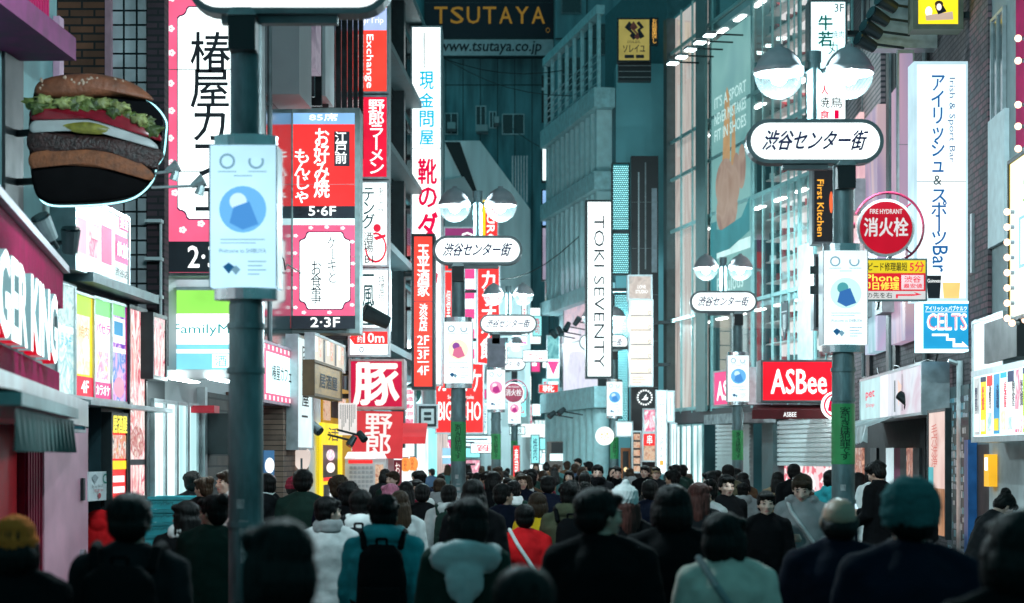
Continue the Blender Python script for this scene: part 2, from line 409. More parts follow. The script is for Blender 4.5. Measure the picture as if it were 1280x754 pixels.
# ------------------------------------------------------------------ lamp posts
U = 1.3
GL = BOWL('lamp bowl glass'); SHADE = D('grey lamp shade paint', (.34, .34, .36), .42, .1, .15, 7)
BULB = E('lamp bulb', (.74, .98, 1.), 14.); POLE = D('weathered steel pole', (.16, .25, .265), .5, .35, .6, 7, .2, 50, (1, 1, .35))
REFL = D('satin reflector', (.16, .18, .18), .35, var=.1)
GREEN = D('green warning sticker', (.05, .42, .13), .45, var=.2); SILV = D('bright steel band', (.55, .6, .62), .25, .85, .2, 5)
def stadium(w, h, n=12):
    r = h/2; return [(w/2-r+r*math.cos(a), r*math.sin(a)) for a in [-math.pi/2+math.pi*i/n for i in range(n+1)]]+[(-w/2+r+r*math.cos(a), r*math.sin(a)) for a in [math.pi/2+math.pi*i/n for i in range(n+1)]]
BOARDM = {}
def banner(par, col, disc, light):
    z0, z1 = 1.95+.81*U, 1.95+1.49*U
    key = 'banner board %s' % (col,)
    bm = E(key, col, light*1.0)
    b = MB().box(-.205, .205, -.13, .13, z0, z1); bo = b.build('banner_board', bm, par)
    rim = MB()
    for x in (-.212, .205):
        rim.box(x, x+.007, -.134, .134, z0, z1)
    rim.build('banner_edge', D('board edge', (.25, .3, .33), .4, .3), par)
    for z in (z1+.002, z0-.072):
        MB().lathe([(.0, z), (.2, z), (.2, z+.07), (0, z+.07)], n=24).xf(Matrix.Diagonal((1, .66, 1, 1))).build('steel_band', SILV, par)
    gray = E('pale blue print', (.25, .5, .66), .5, False); dk = E('deep blue print', (.02, .16, .38), .45, False)
    it = [('ring', .14, .06, .38, .17, .28, gray), ('ring', .58, .06, .82, .17, .28, gray), ('r', .56, .05, .84, .095, bm),
          ('r', .12, .185, .4, .192, gray), ('r', .58, .185, .86, .192, gray), ('r', .36, .215, .64, .222, gray),
          ('e', .14, .29, .86, .62, disc[0]), ('e', .3, .34, .56, .46, disc[1]), ('p', [(.36, .44), (.6, .4), (.74, .56), (.5, .6), (.3, .55)], disc[2]),
          ('r', .16, .665, .84, .672, gray), ('r', .16, .69, .7, .696, gray),
          ('t', 'Welcome to SHIBUYA', .14, .735, .86, .765, dk), ('p', [(.2, .86), (.29, .83), (.38, .86), (.29, .91)], dk),
          ('p', [(.33, .88), (.4, .85), (.47, .88), (.4, .92)], gray), ('r', .58, .82, .86, .828, gray), ('r', .58, .85, .8, .858, gray), ('r', .58, .88, .86, .888, gray), ('r', .58, .91, .76, .918, gray)]
    fill(bo, .41, z1-z0, it, y=-.134, z0=z0)
def lamp_post(px, wpx, s, label, bcol, disc, light=1., sticker=True, watt=330):
    Y = U*F/wpx; X = (px-CX)/F*Y
    o = thing('lamp_post', label, 'lamp post', (X, Y, 0), 0, 'twin-globe lamp posts along the street')
    zs = 1.95+2.29*U; zl = 1.95+2.8*U; hx = s*.215*U
    b = MB().lathe([(.0, 0), (.16, 0), (.16, .1), (.112, .14), (.107, 2.9), (.098, 2.93), (.098, zs-.2), (0, zs-.2)], n=28)
    for z in (.9, 1.5, 2.47, 2.75): b.lathe([(.1, z), (.12, z), (.12, z+.035), (.1, z+.035)], n=28)
    b.build('pole', POLE, o, smooth=False)
    b = MB().prism([(x+hx, z+zs) for x, z in stadium(1.3, .42)], -.09, .09); cs = b.build('name_sign', GREY, o)
    for y, sg in ((-.094, 1), (.094, -1)):
        MB().add([(hx+x*sg, y, zs+z) for x, z in stadium(1.22, .345)], [tuple(range(26))]).build('lit_face', E('name sign face', (.9, 1., 1.), 1.3), cs)
    t = MB(); put_text(t, '渋谷センター街', hx-.5, hx+.5, zs-.085, zs+.1, -.1, bold=.035, shear=.42); t.build('lettering', NAVY, cs)
    b = MB().box(-.15, hx+.3*s, -.04, .04, zs-.26, zs-.212).box(-.07, .07, -.08, .08, zs-.3, zs-.255)
    b.build('sign_bracket', GREY, o)
    b = MB().lathe([(0, zs+.208), (.062, zs+.208), (.062, zl+.1), (.072, zl+.1), (.072, zl+.2), (0, zl+.21)], (hx, 0, 0), n=20)
    b.build('lamp_stem', POLE, o)
    b = MB().bar((hx-.12, 0, zl+.02), (hx+.12, 0, zl+.02), .022); b.build('crossarm', GREY, o)
    for k in (-1, 1):
        lx = hx+k*.255*U; c = (lx, 0, zl)
        sh = MB().lathe([(.0, .275), (.035, .27), (.04, .245), (.09, .225), (.15, .18), (.2, .11), (.225, .05), (.238, .045), (.24, -.01), (.228, -.012), (.222, .02), (.19, .09), (.14, .15), (.06, .19), (0, .2)], c, n=32).build('lamp_shade', SHADE, o, smooth=True)
        sh.data.polygons.foreach_set('use_smooth', [True]*len(sh.data.polygons))
        pr = [(.228*math.cos(a), -.014-.235*math.sin(a)) for a in [math.pi/2*i/9 for i in range(9)]]+[(0, -.25)]
        MB().lathe(pr, c, n=40, rfun=lambda a: 1+.02*math.cos(20*a)).build('glass_bowl', GL, o, smooth=True)
        MB().lathe([(.2, .04), (.17, .075), (.1, .11), (0, .12)], c, n=24).build('reflector', REFL, o, smooth=True)
        MB().lathe([(0, .06), (.05, .055), (.075, 0), (.085, -.05), (.06, -.1), (0, -.12)], c, n=16).build('bulb', BULB, o, smooth=True)
        l = bpy.data.lights.new('lamp_light', 'POINT'); l.energy = watt; l.color = (.86, .97, 1.); l.shadow_soft_size = .02
        lo = bpy.data.objects.new('lamp_light', l); COL.objects.link(lo); lo.location = (lx, 0, zl-.145); lo.parent = o
    b = MB().box(-.085, .085, -.2, -.02, 4.47, 4.68); b.build('speaker_box', BLACK, o)
    MB().prism([(-.095, 4.683), (.095, 4.683), (.06, 4.73), (-.06, 4.73)], -.21, -.02).build('box_hood', STEEL, o)
    bo = banner(o, bcol, disc, light)
    if sticker:
        z0, z1 = 1.95-.06*U, 1.95+.38*U
        g = MB().lathe([(.109, z0), (.112, z0), (.112, z1), (.109, z1)], n=28).build('warning_sticker', GREEN, o)
        t = MB(); put_text(t, '客引きは犯罪です', -.05, .05, z0+.04, z1-.03, 0, vertical=True, bold=.02)
        t.v = [(x, -math.sqrt(.1145**2-x*x), z) for x, y, z in t.v]; t.build('lettering', D('dark green ink', (.004, .05, .02), .6), g)
    st = MB()
    for z, w_, h_, a in ((1.45, .06, .1, 1), (1.28, .08, .14, 2), (1.62, .05, .06, 0)):
        n = 6; xs = [(-w_/2+w_*i/n+.02*a-.02) for i in range(n+1)]
        vs = [(x, -math.sqrt(.1125**2-min(x*x, .01)), zz) for zz in (z, z+h_) for x in xs]
        st.add(vs, [(i, i+1, n+2+i, n+1+i) for i in range(n)])
    st.build('paper_sticker', D('torn white sticker', (.45, .47, .47), .7, var=.5, scale=30), o)
    return o
dA = (E('blue disc', (.16, .5, .9), .75, False), E('light blue blot', (.55, .8, 1.), .9, False), E('mid blue blot', (.08, .32, .75), .7, False))
dB = (E('pale yellow disc', (.95, .86, .6), .9, False), E('violet blot', (.35, .1, .45), .6, False), E('rose blot', (.8, .2, .35), .7, False))
dC = (E('mint disc', (.55, .9, .82), .85, False), E('teal blot', (.1, .45, .5), .6, False), E('blue blot', (.05, .2, .55), .6, False))
dD = (E('pink disc', (.9, .3, .5), .85, False), E('pale rose blot', (1., .75, .8), .9, False), E('magenta blot', (.6, .05, .3), .6, False))
lamp_post(307.5, 258, 1, 'nearest twin-globe lamp post, blue lit banner in front of the pink cafe sign', (.5, .82, 1.), dA, .95, sticker=False, watt=300)
lamp_post(1054, 171, -1, 'twin-globe lamp post with green sticker beside the round fire hydrant sign', (.78, .97, 1.), dC, 1.05)
lamp_post(573, 112, 1, 'twin-globe lamp post before the tall white column sign, yellow disc on its banner', (.9, 1., 1.), dB, 1.05)
lamp_post(922, 84, -1, 'twin-globe lamp post between the glass shoe shop and the small pink shop sign', (.8, .98, 1.), dA, 1.05)
p3 = lamp_post(620, 72, 1, 'twin-globe lamp post with grey junction box and pink disc on its banner', (.88, 1., 1.), dD, 1.05)
MB().box(-.2, .2, -.2, -.1, 3.95, 4.6).build('junction_box', D('mauve grey box', (.2, .2, .24), .5), p3)
lamp_post(768, 62, -1, 'twin-globe lamp post overlapping the tall white vertical name sign', (.8, .98, 1.), dA, 1.05)
lamp_post(643, 50, -1, 'smallest twin-globe lamp post, far down the street behind the junction box', (.85, .98, 1.), dD, 1.05, watt=300)

# fire hydrant signs on brackets
def hydrant(px, py, rpx, Y, label, mat, side=1):
    c = P(px, py, Y); r = rpx/F*Y
    o = thing('fire_hydrant_sign', label, 'sign', c, 0)
    MB().lathe([(0, -.02), (r, -.02), (r, .02), (0, .02)], n=40, axis='y').build('disc', D('white sign rim', (.75, .75, .75), .4, var=.05), o)
    MB().add([(r*.91*math.cos(2*math.pi*k/40), -.024, r*.91*math.sin(2*math.pi*k/40)) for k in range(40)], [tuple(range(40))]).build('red_face', mat, o)
    t = MB(); put_text(t, 'FIRE HYDRANT', -r*.56, r*.56, r*.48, r*.64, -.028, bold=.02); put_text(t, '消火栓', -r*.76, r*.76, -r*.3, r*.34, -.028, bold=.03)
    t.build('lettering', E('sign white lettering', (.95, .95, .95), .55, False), o)
    b = MB(); pts = [(r*.12+r*1.22*math.cos(a), .03, r*.02+r*1.22*math.sin(a)) for a in [math.radians(-62+22*i/2.) for i in range(21)]]
    b.tube(pts, r*.045, n=8); 
    for a in (45, -45): b.bar((r*math.cos(math.radians(a)), .02, r*math.sin(math.radians(a))), (r*1.27*math.cos(math.radians(a)), .03, r*1.22*math.sin(math.radians(a))), r*.03)
    b.bar((-r*1.05, .03, r*.1), (-r*1.3-.1, .03, r*.1), .03)
    b.build('ring_bracket', D('crimson tube paint', (.35, .02, .07), .4), o)
    return o
hydrant(1107, 285, 36, 18.6, 'round red fire hydrant sign in a crimson ring beside the nearer lamp post', E('red sign face', (.62, .008, .03), .6))
hydrant(642, 491, 13, 44.3, 'small dark red fire hydrant disc on the far lamp post', D('dark red face', (.25, .02, .05), .5))
sign('direction_board', 'yellow and red phone repair board with arrow under the fire hydrant sign', 'sign', (1072, 325, 1157, 375), 18.55,
     [('r', 0, 0, 1, .33, E('yellow board print', (.9, .72, .03), .7)), ('r', 0, .33, 1, .78, E('red board print', (.78, .02, .04), .7)), ('r', .64, .38, .97, .74, E('pale pink patch', (.95, .75, .8), .75)),
      ('t', 'スピード修理最短', .06, .07, .72, .28, BLACK, dict(bold=.02)), ('t', '5分', .76, .05, .97, .3, REDLET, dict(bold=.03)),
      ('t', 'iPhone', .06, .37, .6, .54, E('yellow lettering', (1, .85, .1), .9, False), dict(bold=.03)), ('t', '即日修理', .06, .56, .6, .75, E('yellow lettering', (1, .85, .1), .9, False), dict(bold=.03)),
      ('t', '渋谷', .68, .41, .92, .57, CRIML, dict(bold=.02)), ('t', '最安値', .67, .6, .94, .71, CRIML, dict(bold=.02)),
      ('t', 'この先を右', .04, .82, .5, .96, BLACK, dict(bold=.01)), ('p', [(.56, .96), (.56, .86), (.86, .86), (.82, .8), (.94, .87), (.82, .9), (.59, .9), (.59, .96)], CRIML)],
     E('white board', (.9, .92, .92), .6), depth=.04, fw=.012, br='L')

# ------------------------------------------------------------------ buildings: helper
CONC = D('grey concrete', (.22, .35, .36), .8, var=.5, scale=1.5, stretch=(2, 1, .4), bump=.2, bscale=25)
PALEC = D('pale render', (.5, .56, .57), .75, var=.2, scale=1.2, bump=.1)
TEALC = D('grey panel cladding', (.13, .36, .4), .6, var=.5, scale=1.3, stretch=(2.2, 1, .35), bump=.1)
DGLASS = D('dark window glass', (.012, .03, .035), .12, .0, .3, 2, spec=.8)
LITW = PIC('lit shop interior', [(.55, .8, .8), (.95, 1, 1), (.8, .95, .95), (.45, .6, .6)], 1.6, 1.05, (1, 1, .4))
LITP = PIC('pinkish lit interior', [(.5, .36, .36), (.8, .6, .56), (.9, .75, .7), (.3, .22, .22)], 1.2, .65, (1, 1, .5))
class Bld:
    def __init__(s, name, label, wall, px0, px1, H, m, depth=6., t0=None, t1=None, z0=0.):
        s.w = wall; s.t0 = wall.hit(px0)[1] if t0 is None else t0; s.t1 = wall.hit(px1)[1] if t1 is None else t1
        p = wall.A+wall.d*s.t0; s.o = thing(name, label, 'building', (p.x, p.y, 0), wall.rz)
        s.L = s.t1-s.t0; MB().box(0, s.L, 0, depth, z0, H).build('wall', m, s.o)
    def r(s, px0, px1, a, b, at=0):
        x0, x1, z0, z1 = s.w.r(px0, px1, a, b, at); return x0-s.t0, x1-s.t0, z0, z1
    def slab(s, name, px0, px1, a, b, m, proud=.1, at=0, back=-.003, par=None):
        x0, x1, z0, z1 = s.r(px0, px1, a, b, at)
        return MB().box(x0, x1, -proud, back, z0, z1).build(name, m, par or s.o)
    def win(s, px0, px1, a, b, glass, cols=1, rows=1, at=0, fr=ALU, **kw):
        return window(s.o, *s.r(px0, px1, a, b, at), glass, fr, cols, rows, **kw)
    def grid(s, x0, x1, z0, z1, nx, nz, gx, gz, glass, fr=GREY, cols=2, rows=1):
        dx, dz = (x1-x0)/nx, (z1-z0)/nz
        for i in range(nx):
            for j in range(nz):
                window(s.o, x0+i*dx+gx, x0+(i+1)*dx-gx, z0+j*dz+gz, z0+(j+1)*dz-gz, glass, fr, cols, rows)

# ---- left: burger restaurant
CRIM = D('crimson ribbed metal', (.42, .012, .09), .75, 0, .25, spec=.12); PINKP = D('pink painted metal', (.68, .33, .42), .5, var=.18, scale=2.5)
MAGP = D('magenta painted ledge', (.17, .03, .105), .6, var=.35, spec=.2)
bk = Bld('burger_restaurant', 'burger restaurant with crimson fascia, big white lettering and green awning', LW, -60, 71, 12, D('teal plaster', (.16, .3, .31), .7, var=.35, scale=2), t0=0)
def ribbed(x0, x1, y, z0, z1, pitch, r):
    b = MB(); n = max(2, int((x1-x0)/pitch)); p = (x1-x0)/n
    b.box(x0, x1, y, y+.3, z0, z1)
    for i in range(n): b.box(x0+p*(i+.2), x0+p*(i+.7), y-r, y-.001, z0+.002, z1-.002)
    return b
fo = thing('sign_fascia', 'crimson ribbed fascia with huge white backlit letters over the burger restaurant', 'sign', (BW.A.x, BW.A.y, 0), BW.rz)
L = BW.L; Zt, Zb = 3.53, 2.62
ribbed(0, L, 0, 3.22, Zt, .09, .03).build('ribbed_band', CRIM, fo)
MB().box(-.05, L+.05, -.08, .5, Zt+.002, Zt+.06).build('top_edge', D('mauve ledge', (.5, .42, .47), .5), fo)
MB().box(0, L, .03, .35, 2.66, 3.218).build('back_panel', D('dark grey band', (.05, .08, .09), .5), fo)
ribbed(0, L-.35, 0, 2.42, 2.655, .09, .03).build('ribbed_band', CRIM, fo)
MB().box(-.05, L-.1, -.25, .4, 2.2, 2.415).build('canopy_edge', D('pale steel canopy', (.5, .55, .56), .35, .5, .25, 3), fo)
let = MB(); x1 = BW.hit(72, .12)[1]; x0 = x1-(x1-BW.hit(-2, .12)[1])*1.4
put_text(let, 'BURGER KING', x0, x1, 2.66, 3.2, -.12, 0, .09, off=.025)
for i, f in enumerate(let.f):
    if let.m[i] and len(f) == 4:
        a, b, c = (Vector(let.v[j]) for j in f[:3])
        if abs(((b-a).cross(c-b)).normalized().z) > .75 and a.z < 2.8: let.m[i] = 2
let.build('lettering', [E('white channel letter face', (.85, 1, 1), 1.5), E('letter side glow', (.3, .55, .6), .5), E('red letter side', (.75, .0, .02), .6)], fo)
a, ta = LW.hit(95, .5); Yl = a.y
lg = MB().box(0, ta-.0, -.5, -.004, Z(76, Yl), Z(48, Yl)); lg.build('ledge', MAGP, bk.o)
ribbed(0, ta-.3, -.35, Z(46, Yl), Z(-40, Yl), .07, .02).build('ribbed_band', CRIM, bk.o)
bk.slab('corner_trim', 66, 71.5, 20, 300, D('pink corner trim', (.55, .3, .42), .5), .06)
bk.slab('dark_recess', 2, 25, 24, 300, BLACK, .03)
# lower storey
aw = thing('awning', 'dark green fabric awning with pale front edge over the burger restaurant door', 'awning', (BW.A.x, BW.A.y, 0), BW.rz)
b = MB(); n = 40; LA = BW.hit(92, .5)[1]
for i in range(n):
    xa, xb = LA*i/n, LA*(i+1)/n; q = lambda x: -.5-.03*math.sin(x*26)
    b.add([(xa, q(xa), 1.97), (xb, q(xb), 1.97), (xb, -.5, 2.17), (xa, -.5, 2.17)], [(0, 1, 2, 3), (3, 2, 1, 0)])
b.build('valance', D('dark green canvas', (.012, .09, .085), .8, var=.3), aw)
MB().prism([(0, 2.18), (0, 2.24), (LA, 2.24), (LA, 2.18)], -.53, .3).build('front_edge', D('pale awning rail', (.3, .42, .42), .5), aw)
MB().add([(0, -.5, 2.25), (LA, -.5, 2.25), (LA, .4, 2.4), (0, .4, 2.4)], [(0, 1, 2, 3)]).build('canopy', D('dark green canvas', (.012, .09, .085), .8, var=.3), aw)
sd = Wall((-3.62, 13.2), (-4.06, 18.25))
o = bk.o
xr0, xr1, xp0 = LW.hit(31, .12)[1], LW.hit(54, .12)[1], LW.hit(55.5, .16)[1]
MB().box(0, xr0-.01, -.06, -.004, 0, 2.4).build('red_wall', D('red painted wall', (.55, .01, .02), .45, var=.2), o)
ribbed(xr0, xr1, -.12, 0, 2.6, .07, .025).build('ribbed_column', D('dark crimson ribbing', (.2, .008, .03), .7, var=.25, spec=.15), o)
pd = MB().box(xp0, LW.hit(110, .16)[1], -.16, -.004, 0, 2.2).build('pink_door', PINKP, o)
x0 = xp0-1.02
xd = LW.hit(110, .16)[1]
MB().box(xd-.26, xd-.2, -.19, -.162, 1.55, 1.75).build('handle', BLACK, pd)
MB().lathe([(0, -.2), (.05, -.2), (.05, -.16), (0, -.16)], (xd-.24, 0, 1.06), n=16, axis='y').build('lock', SILV, pd)
MB().box(x0+1.0, xd-.02, -.1, -.004, 2.21, 2.6).build('panel', D('pale lavender panel', (.4, .5, .58), .5), o)
LW.sign('menu_screen', 'dark glossy screen in a pale frame above the pink door', 'screen', 58, 104, 503, 536, [('r', .1, .3, .3, .7, E('dim screen print', (.2, .4, .45), .35)), ('ring', .55, .3, .8, .7, .2, E('dim screen print', (.2, .4, .45), .35))], E('dark screen', (.01, .09, .12), .5), off=.42, depth=.2, fm=ALU, fw=.02)

# ---- left: brick building with tiles and posters
BRK = BRICK('brown brick', (.2, .075, .04), (.12, .05, .03), (.015, .012, .012), .26, .085)
DBRK = BRICK('dark plum brick', (.06, .03, .04), (.035, .02, .03), (.012, .012, .014), .24, .07)
TILE = BRICK('grey glazed tile', (.42, .45, .47), (.46, .49, .51), (.008, .012, .014), .135, .15, .25, .011)
TILE.node_tree.nodes['Brick Texture'].offset = 0
bb = Bld('brick_building', 'brown brick building with grey tiled pillar behind the burger shaped sign', LW, 71.5, 206, 3.62, D('dark render', (.05, .06, .065), .7))
def faced(nm, px0, px1, Y, z0, z1, m, d=2.): world_part(bb.o, nm, (px0-CX)/F*Y, (px1-CX)/F*Y, Y, Y+d, z0, z1, m)
faced('brick_wall', 40, 131, 20.0, 3.63, 13, BRK, .2); faced('pink_pilaster', 131, 138.5, 19.95, 3.63, 13, D('dusty pink stone', (.42, .22, .27), .6), .2)
faced('tile_pillar', 138.6, 183, 20.05, 3.3, 13, TILE, .2); faced('brick_pier', 183.2, 205.5, 20.0, 2.9, 13, DBRK, .25)
for py in (278, 325, 372): world_part(bb.o, 'pale_ledge', (184-CX)/F*20.0, (205-CX)/F*20.0, 19.85, 19.99, Z(py+2, 20.), Z(py-2, 20.), PALEC)
world_part(bb.o, 'down_pipe', (201-CX)/F*20.0, (203-CX)/F*20.0, 19.93, 19.99, 2.9, 4.4, PALEC)
bb.slab('dark_storefront', 110.5, 158, 505, 760, D('dark teal board', (.015, .045, .055), .4), .12)
for py in (272, 328): bb.slab('pale_ledge', 74, 90, py, py+5, PALEC, .18)
bb.slab('cornice', 72, 160, 340, 352, D('grey teal ledge', (.16, .24, .26), .5, var=.4, scale=8), .32)
bb.slab('cornice', 72, 181, 500, 506, ALU, .3)
# poster band
P1 = PIC('food photo pale', [(.55, .9, .9), (.9, 1, 1), (.3, .6, .62), (.8, .95, .9), (.45, .75, .55)], 5, .95, seed=1)
P2 = PIC('food photo white', [(.95, 1, .95), (.9, .95, .8), (.95, .8, .5), (1, 1, 1), (.95, .6, .35)], 4, .95, seed=3)
P3 = PIC('idol photo purple', [(.15, .05, .5), (.5, .15, .75), (.9, .6, .9), (.1, .3, .8), (.95, .85, 1)], 5, .85, seed=5)
P4 = PIC('meat photo', [(.12, .12, .1), (.95, .92, .88), (.8, .2, .2), (.98, .85, .8), (.6, .05, .1), (1, .97, .93), (.9, .4, .35), (.95, .9, .85)], 3.2, 1., (1.6, 1, .55), seed=8, detail=5)
P5 = PIC('pink drink photo', [(.9, .3, .45), (1, .8, .85), (.85, .1, .25), (1, .95, .95), (.5, .85, .8)], 6, .9, (1, 1, .6), seed=11)
YEL = E('yellow print', (1., .72, .02), .85); LIME = E('lime print', (.55, .85, .05), .8); WHP = E('white print', (.95, 1., 1.), .95); PNKP = E('hot pink print', (.9, .08, .3), .85); MGR = E('meadow green print', (.3, .85, .3), .8)
LW.sign('poster', 'pale turquoise food poster, leftmost in the lit row over the storefront', 'poster', 70, 92, 352, 492, [('r', 0, 0, 1, .36, PIC('leafy photo', [(.3, .6, .6), (.75, .95, .95), (.2, .45, .4)], 9, .8)), ('r', .05, .38, .95, .44, WHP), ('t', 'ランチ', .2, .47, .8, .56, CYANLET)], P1, depth=.1, fw=.02)
LW.sign('poster', 'yellow and white poster with red 4F block in the lit row', 'poster', 93, 115.5, 366, 495, [('r', .0, .0, .9, .2, LIME), ('r', .0, .2, .8, .78, P2), ('r', 0, .8, 1, 1, E('red print', (.8, .02, .06), .85)), ('t', '4F', .3, .84, .7, .96, WLET, dict(bold=.04)), ('t', '焼肉', .15, .3, .7, .42, E('orange lettering', (.9, .35, .05), .8, False))], YEL, depth=.1, fw=.02)
LW.sign('poster', 'white and green poster with pink base in the lit row', 'poster', 116.5, 137.5, 372, 498, [('r', 0, 0, 1, .16, MGR), ('r', 0, .83, 1, 1, PNKP), ('r', .15, .52, .85, .8, PIC('sweets photo', [(1, .9, .6), (.9, .3, .6), (1, 1, 1), (.95, .7, .2)], 9, .9)), ('t', 'パセラ', .1, .24, .9, .34, E('magenta lettering', (.75, .05, .4), .8, False), dict(bold=.03)), ('t', 'カラオケ', .1, .86, .9, .96, WLET, dict(bold=.03))], WHP, depth=.1, fw=.02)
LW.sign('poster', 'purple and blue picture poster at the end of the lit row', 'poster', 138.5, 158.5, 378, 501, [('r', 0, 0, .85, .12, MGR), ('r', 0, .14, .85, .4, WHP), ('r', .15, .18, .7, .32, E('blue print', (.05, .4, .75), .7)), ('r', .9, 0, 1, 1, E('magenta edge', (.75, .02, .25), .8)), ('r', 0, .45, .85, .5, WHP), ('e', .1, .75, .75, .96, E('rosy disc', (.9, .35, .5), .8))], P3, depth=.1, fw=.02)
LW.sign('meat_photo_sign', 'tall lit column sign with pictures of red meat', 'sign', 160.5, 181, 384, 622, [('e', .08, .62, .92, .79, PIC('steak plate', [(.9, .8, .7), (.5, .1, .1), (.95, .9, .85)], 9, .9)), ('r', 0, .8, 1, .83, BLACKB)], P4, off=.16, depth=.12, fm=DARK)
LW.sign('drink_poster', 'white and pink poster of tall drinks over the ledge beside the burger sign', 'poster', 93, 159.5, 242, 333, [('r', 0, 0, .62, .3, WHP), ('r', .02, .3, .2, .78, E('pink pale print', (.95, .45, .6), .85)), ('r', .24, .3, .42, .78, P5), ('r', .46, .26, .66, .8, E('rose print', (.85, .1, .3), .8)), ('r', .72, .3, .98, .7, PNKP), ('r', .8, .0, .98, .2, PNKP),
    ('t', '宴会', .8, .02, .96, .18, WLET, dict(bold=.03)), ('t', '個室', .25, .34, .41, .52, WLET, dict(bold=.03)), ('t', '飲放', .74, .4, .96, .62, WLET, dict(bold=.03)), ('t', '渋谷店', .7, .8, .96, .92, BLACK, dict(bold=.02))], PIC('pale mint print', [(.75, .95, .95), (.95, 1, 1), (.6, .88, .88)], 3, .95), off=.25, depth=.2)
LW.sign('notice', 'white paper notice with a round green mark on the dark storefront', 'notice', 110.5, 137, 590, 627, [('ring', .65, .08, .92, .42, .3, D('green mark', (.02, .25, .2), .6)), ('p', [(.12, .2), (.28, .08), (.44, .2), (.28, .4)], D('grey mark', (.3, .35, .38), .6)), ('t', 'Free Wi-Fi', .1, .45, .6, .55, INK), ('t', '営業中', .2, .6, .6, .7, D('red ink', (.5, .03, .05), .6)), ('e', .4, .74, .55, .92, D('red ink', (.5, .03, .05), .6))], D('white paper', (.75, .78, .8), .8, var=.1), off=.17, depth=.02, frame=False)
LW.sign('menu_sign', 'black and yellow lit menu strip over a red price panel', 'sign', 138, 157, 519, 655, [('r', 0, 0, 1, .14, BLACKB), ('t', '居酒屋', .04, .0, .96, .16, E('yellow lettering', (1, .85, .1), .9, False), dict(bold=.05)), ('r', 0, .18, 1, .4, PIC('menu photo', [(.9, .7, .3), (.8, .2, .15), (.95, .9, .8), (.2, .2, .2)], 12, .8)), ('r', 0, .42, 1, .5, YEL)]+[('r', .1, .56+.1*i, .85, .62+.1*i, WHP) for i in range(4)], REDL, off=.2, depth=.1, fm=DARK)
# burger shaped sign
def blobpoly(pts, n=4):
    """smooth closed outline through control points"""
    m = len(pts); out = []
    for i in range(m):
        p0, p1, p2, p3 = (Vector(pts[(i+k-1) % m]) for k in range(4))
        for j in range(n):
            t = j/n; out.append(tuple(.5*((2*p1)+(p2-p0)*t+(2*p0-5*p1+4*p2-p3)*t*t+(3*p1-p0-3*p2+p3)*t**3)))
    return out
YB = 15.5
def bp(pts, n=4): 
    c = P(120, 175, YB); return [((p.x-c.x), (p.z-c.z)) for p in (P(x, y, YB) for x, y in blobpoly(pts, n))]
bs = thing('burger_sign', 'giant burger shaped sign with seeded bun, lettuce and tomato, edged in cyan neon', 'sign', P(120, 175, YB))
outl = bp([(40, 128), (48, 105), (75, 95), (115, 93), (150, 102), (172, 120), (190, 130), (203, 148), (203, 165), (200, 190), (192, 205), (185, 225), (165, 243), (135, 251), (90, 254), (55, 252), (42, 235), (37, 195), (36, 155)])
MB().prism(outl, 0, .25).build('sign_body', D('dark sign casing', (.004, .004, .005), .8, spec=.05), bs)
BUN = D('seeded bun crust', (.17, .05, .022), .6, var=.5, scale=9, bump=.5, bscale=30); LET = D('lettuce', (.08, .105, .018), .5, var=.7, scale=16, bump=.7, bscale=35)
LET2 = D('pale lettuce rib', (.2, .21, .07), .5, var=.6, scale=18, bump=.7, bscale=35); LET3 = D('dark lettuce fold', (.04, .06, .01), .5, var=.6, scale=18, bump=.7, bscale=35)
def relief(name, pts, y0, y1, m, n=4):
    MB().prism(bp(pts, n), y0, y1).build(name, m, bs)
def dome(name, pts, y, bulge, m, mats=None):
    """pillow-shaped relief: outline shrunk in steps towards the middle"""
    q = bp([(38+(x-38)*1.05, y) for x, y in pts], 5); N = len(q); cx = sum(a for a, _ in q)/N; cz = sum(b for _, b in q)/N; b = MB()
    rings = [(1, y), (1, y-.02), (.93, y-bulge*.5), (.75, y-bulge*.85), (.45, y-bulge), (.0, y-bulge*1.05)]
    vs = [(cx+(a-cx)*k, yy, cz+(c-cz)*k) for k, yy in rings for a, c in q]
    sgn = 1 if sum(q[i][0]*q[(i+1) % N][1]-q[(i+1) % N][0]*q[i][1] for i in range(N)) > 0 else -1
    fs = [(i*N+k, i*N+(k+1) % N, (i+1)*N+(k+1) % N, (i+1)*N+k)[::sgn] for i in range(5) for k in range(N)]
    return b.add(vs, fs).build(name, m, bs, smooth=True)
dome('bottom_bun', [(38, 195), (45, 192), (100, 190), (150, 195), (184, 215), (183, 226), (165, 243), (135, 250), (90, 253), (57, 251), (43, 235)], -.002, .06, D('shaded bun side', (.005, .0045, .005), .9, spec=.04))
dome('bun_crumb', [(40, 196), (60, 190), (110, 189), (155, 197), (184, 216), (182, 227), (150, 217), (110, 210), (60, 208), (42, 212)], -.06, .04, D('toasted crumb', (.17, .048, .016), .7, var=.4, scale=20, bump=.4))
dome('patty', [(38, 165), (60, 166), (110, 170), (160, 176), (196, 190), (192, 205), (186, 213), (150, 198), (100, 190), (42, 192)], -.02, .07, D('grilled patty', (.03, .009, .008), .5, var=.8, scale=22, bump=.9, bscale=40))
dome('mayonnaise', [(40, 158), (55, 150), (100, 149), (150, 158), (185, 178), (190, 188), (165, 178), (120, 168), (80, 160), (45, 168)], -.05, .05, D('cream sauce', (.3, .3, .3), .35, var=.2))
dome('pickle', [(80, 160), (95, 156), (115, 156), (135, 163), (128, 170), (95, 168)], -.08, .04, D('pickle slice', (.16, .14, .02), .4, var=.5, scale=20))
dome('tomato', [(40, 140), (50, 135), (110, 136), (155, 142), (190, 165), (193, 178), (165, 162), (120, 151), (60, 151), (41, 152)], -.04, .07, D('tomato skin', (.16, .005, .012), .2, var=.4, scale=8))
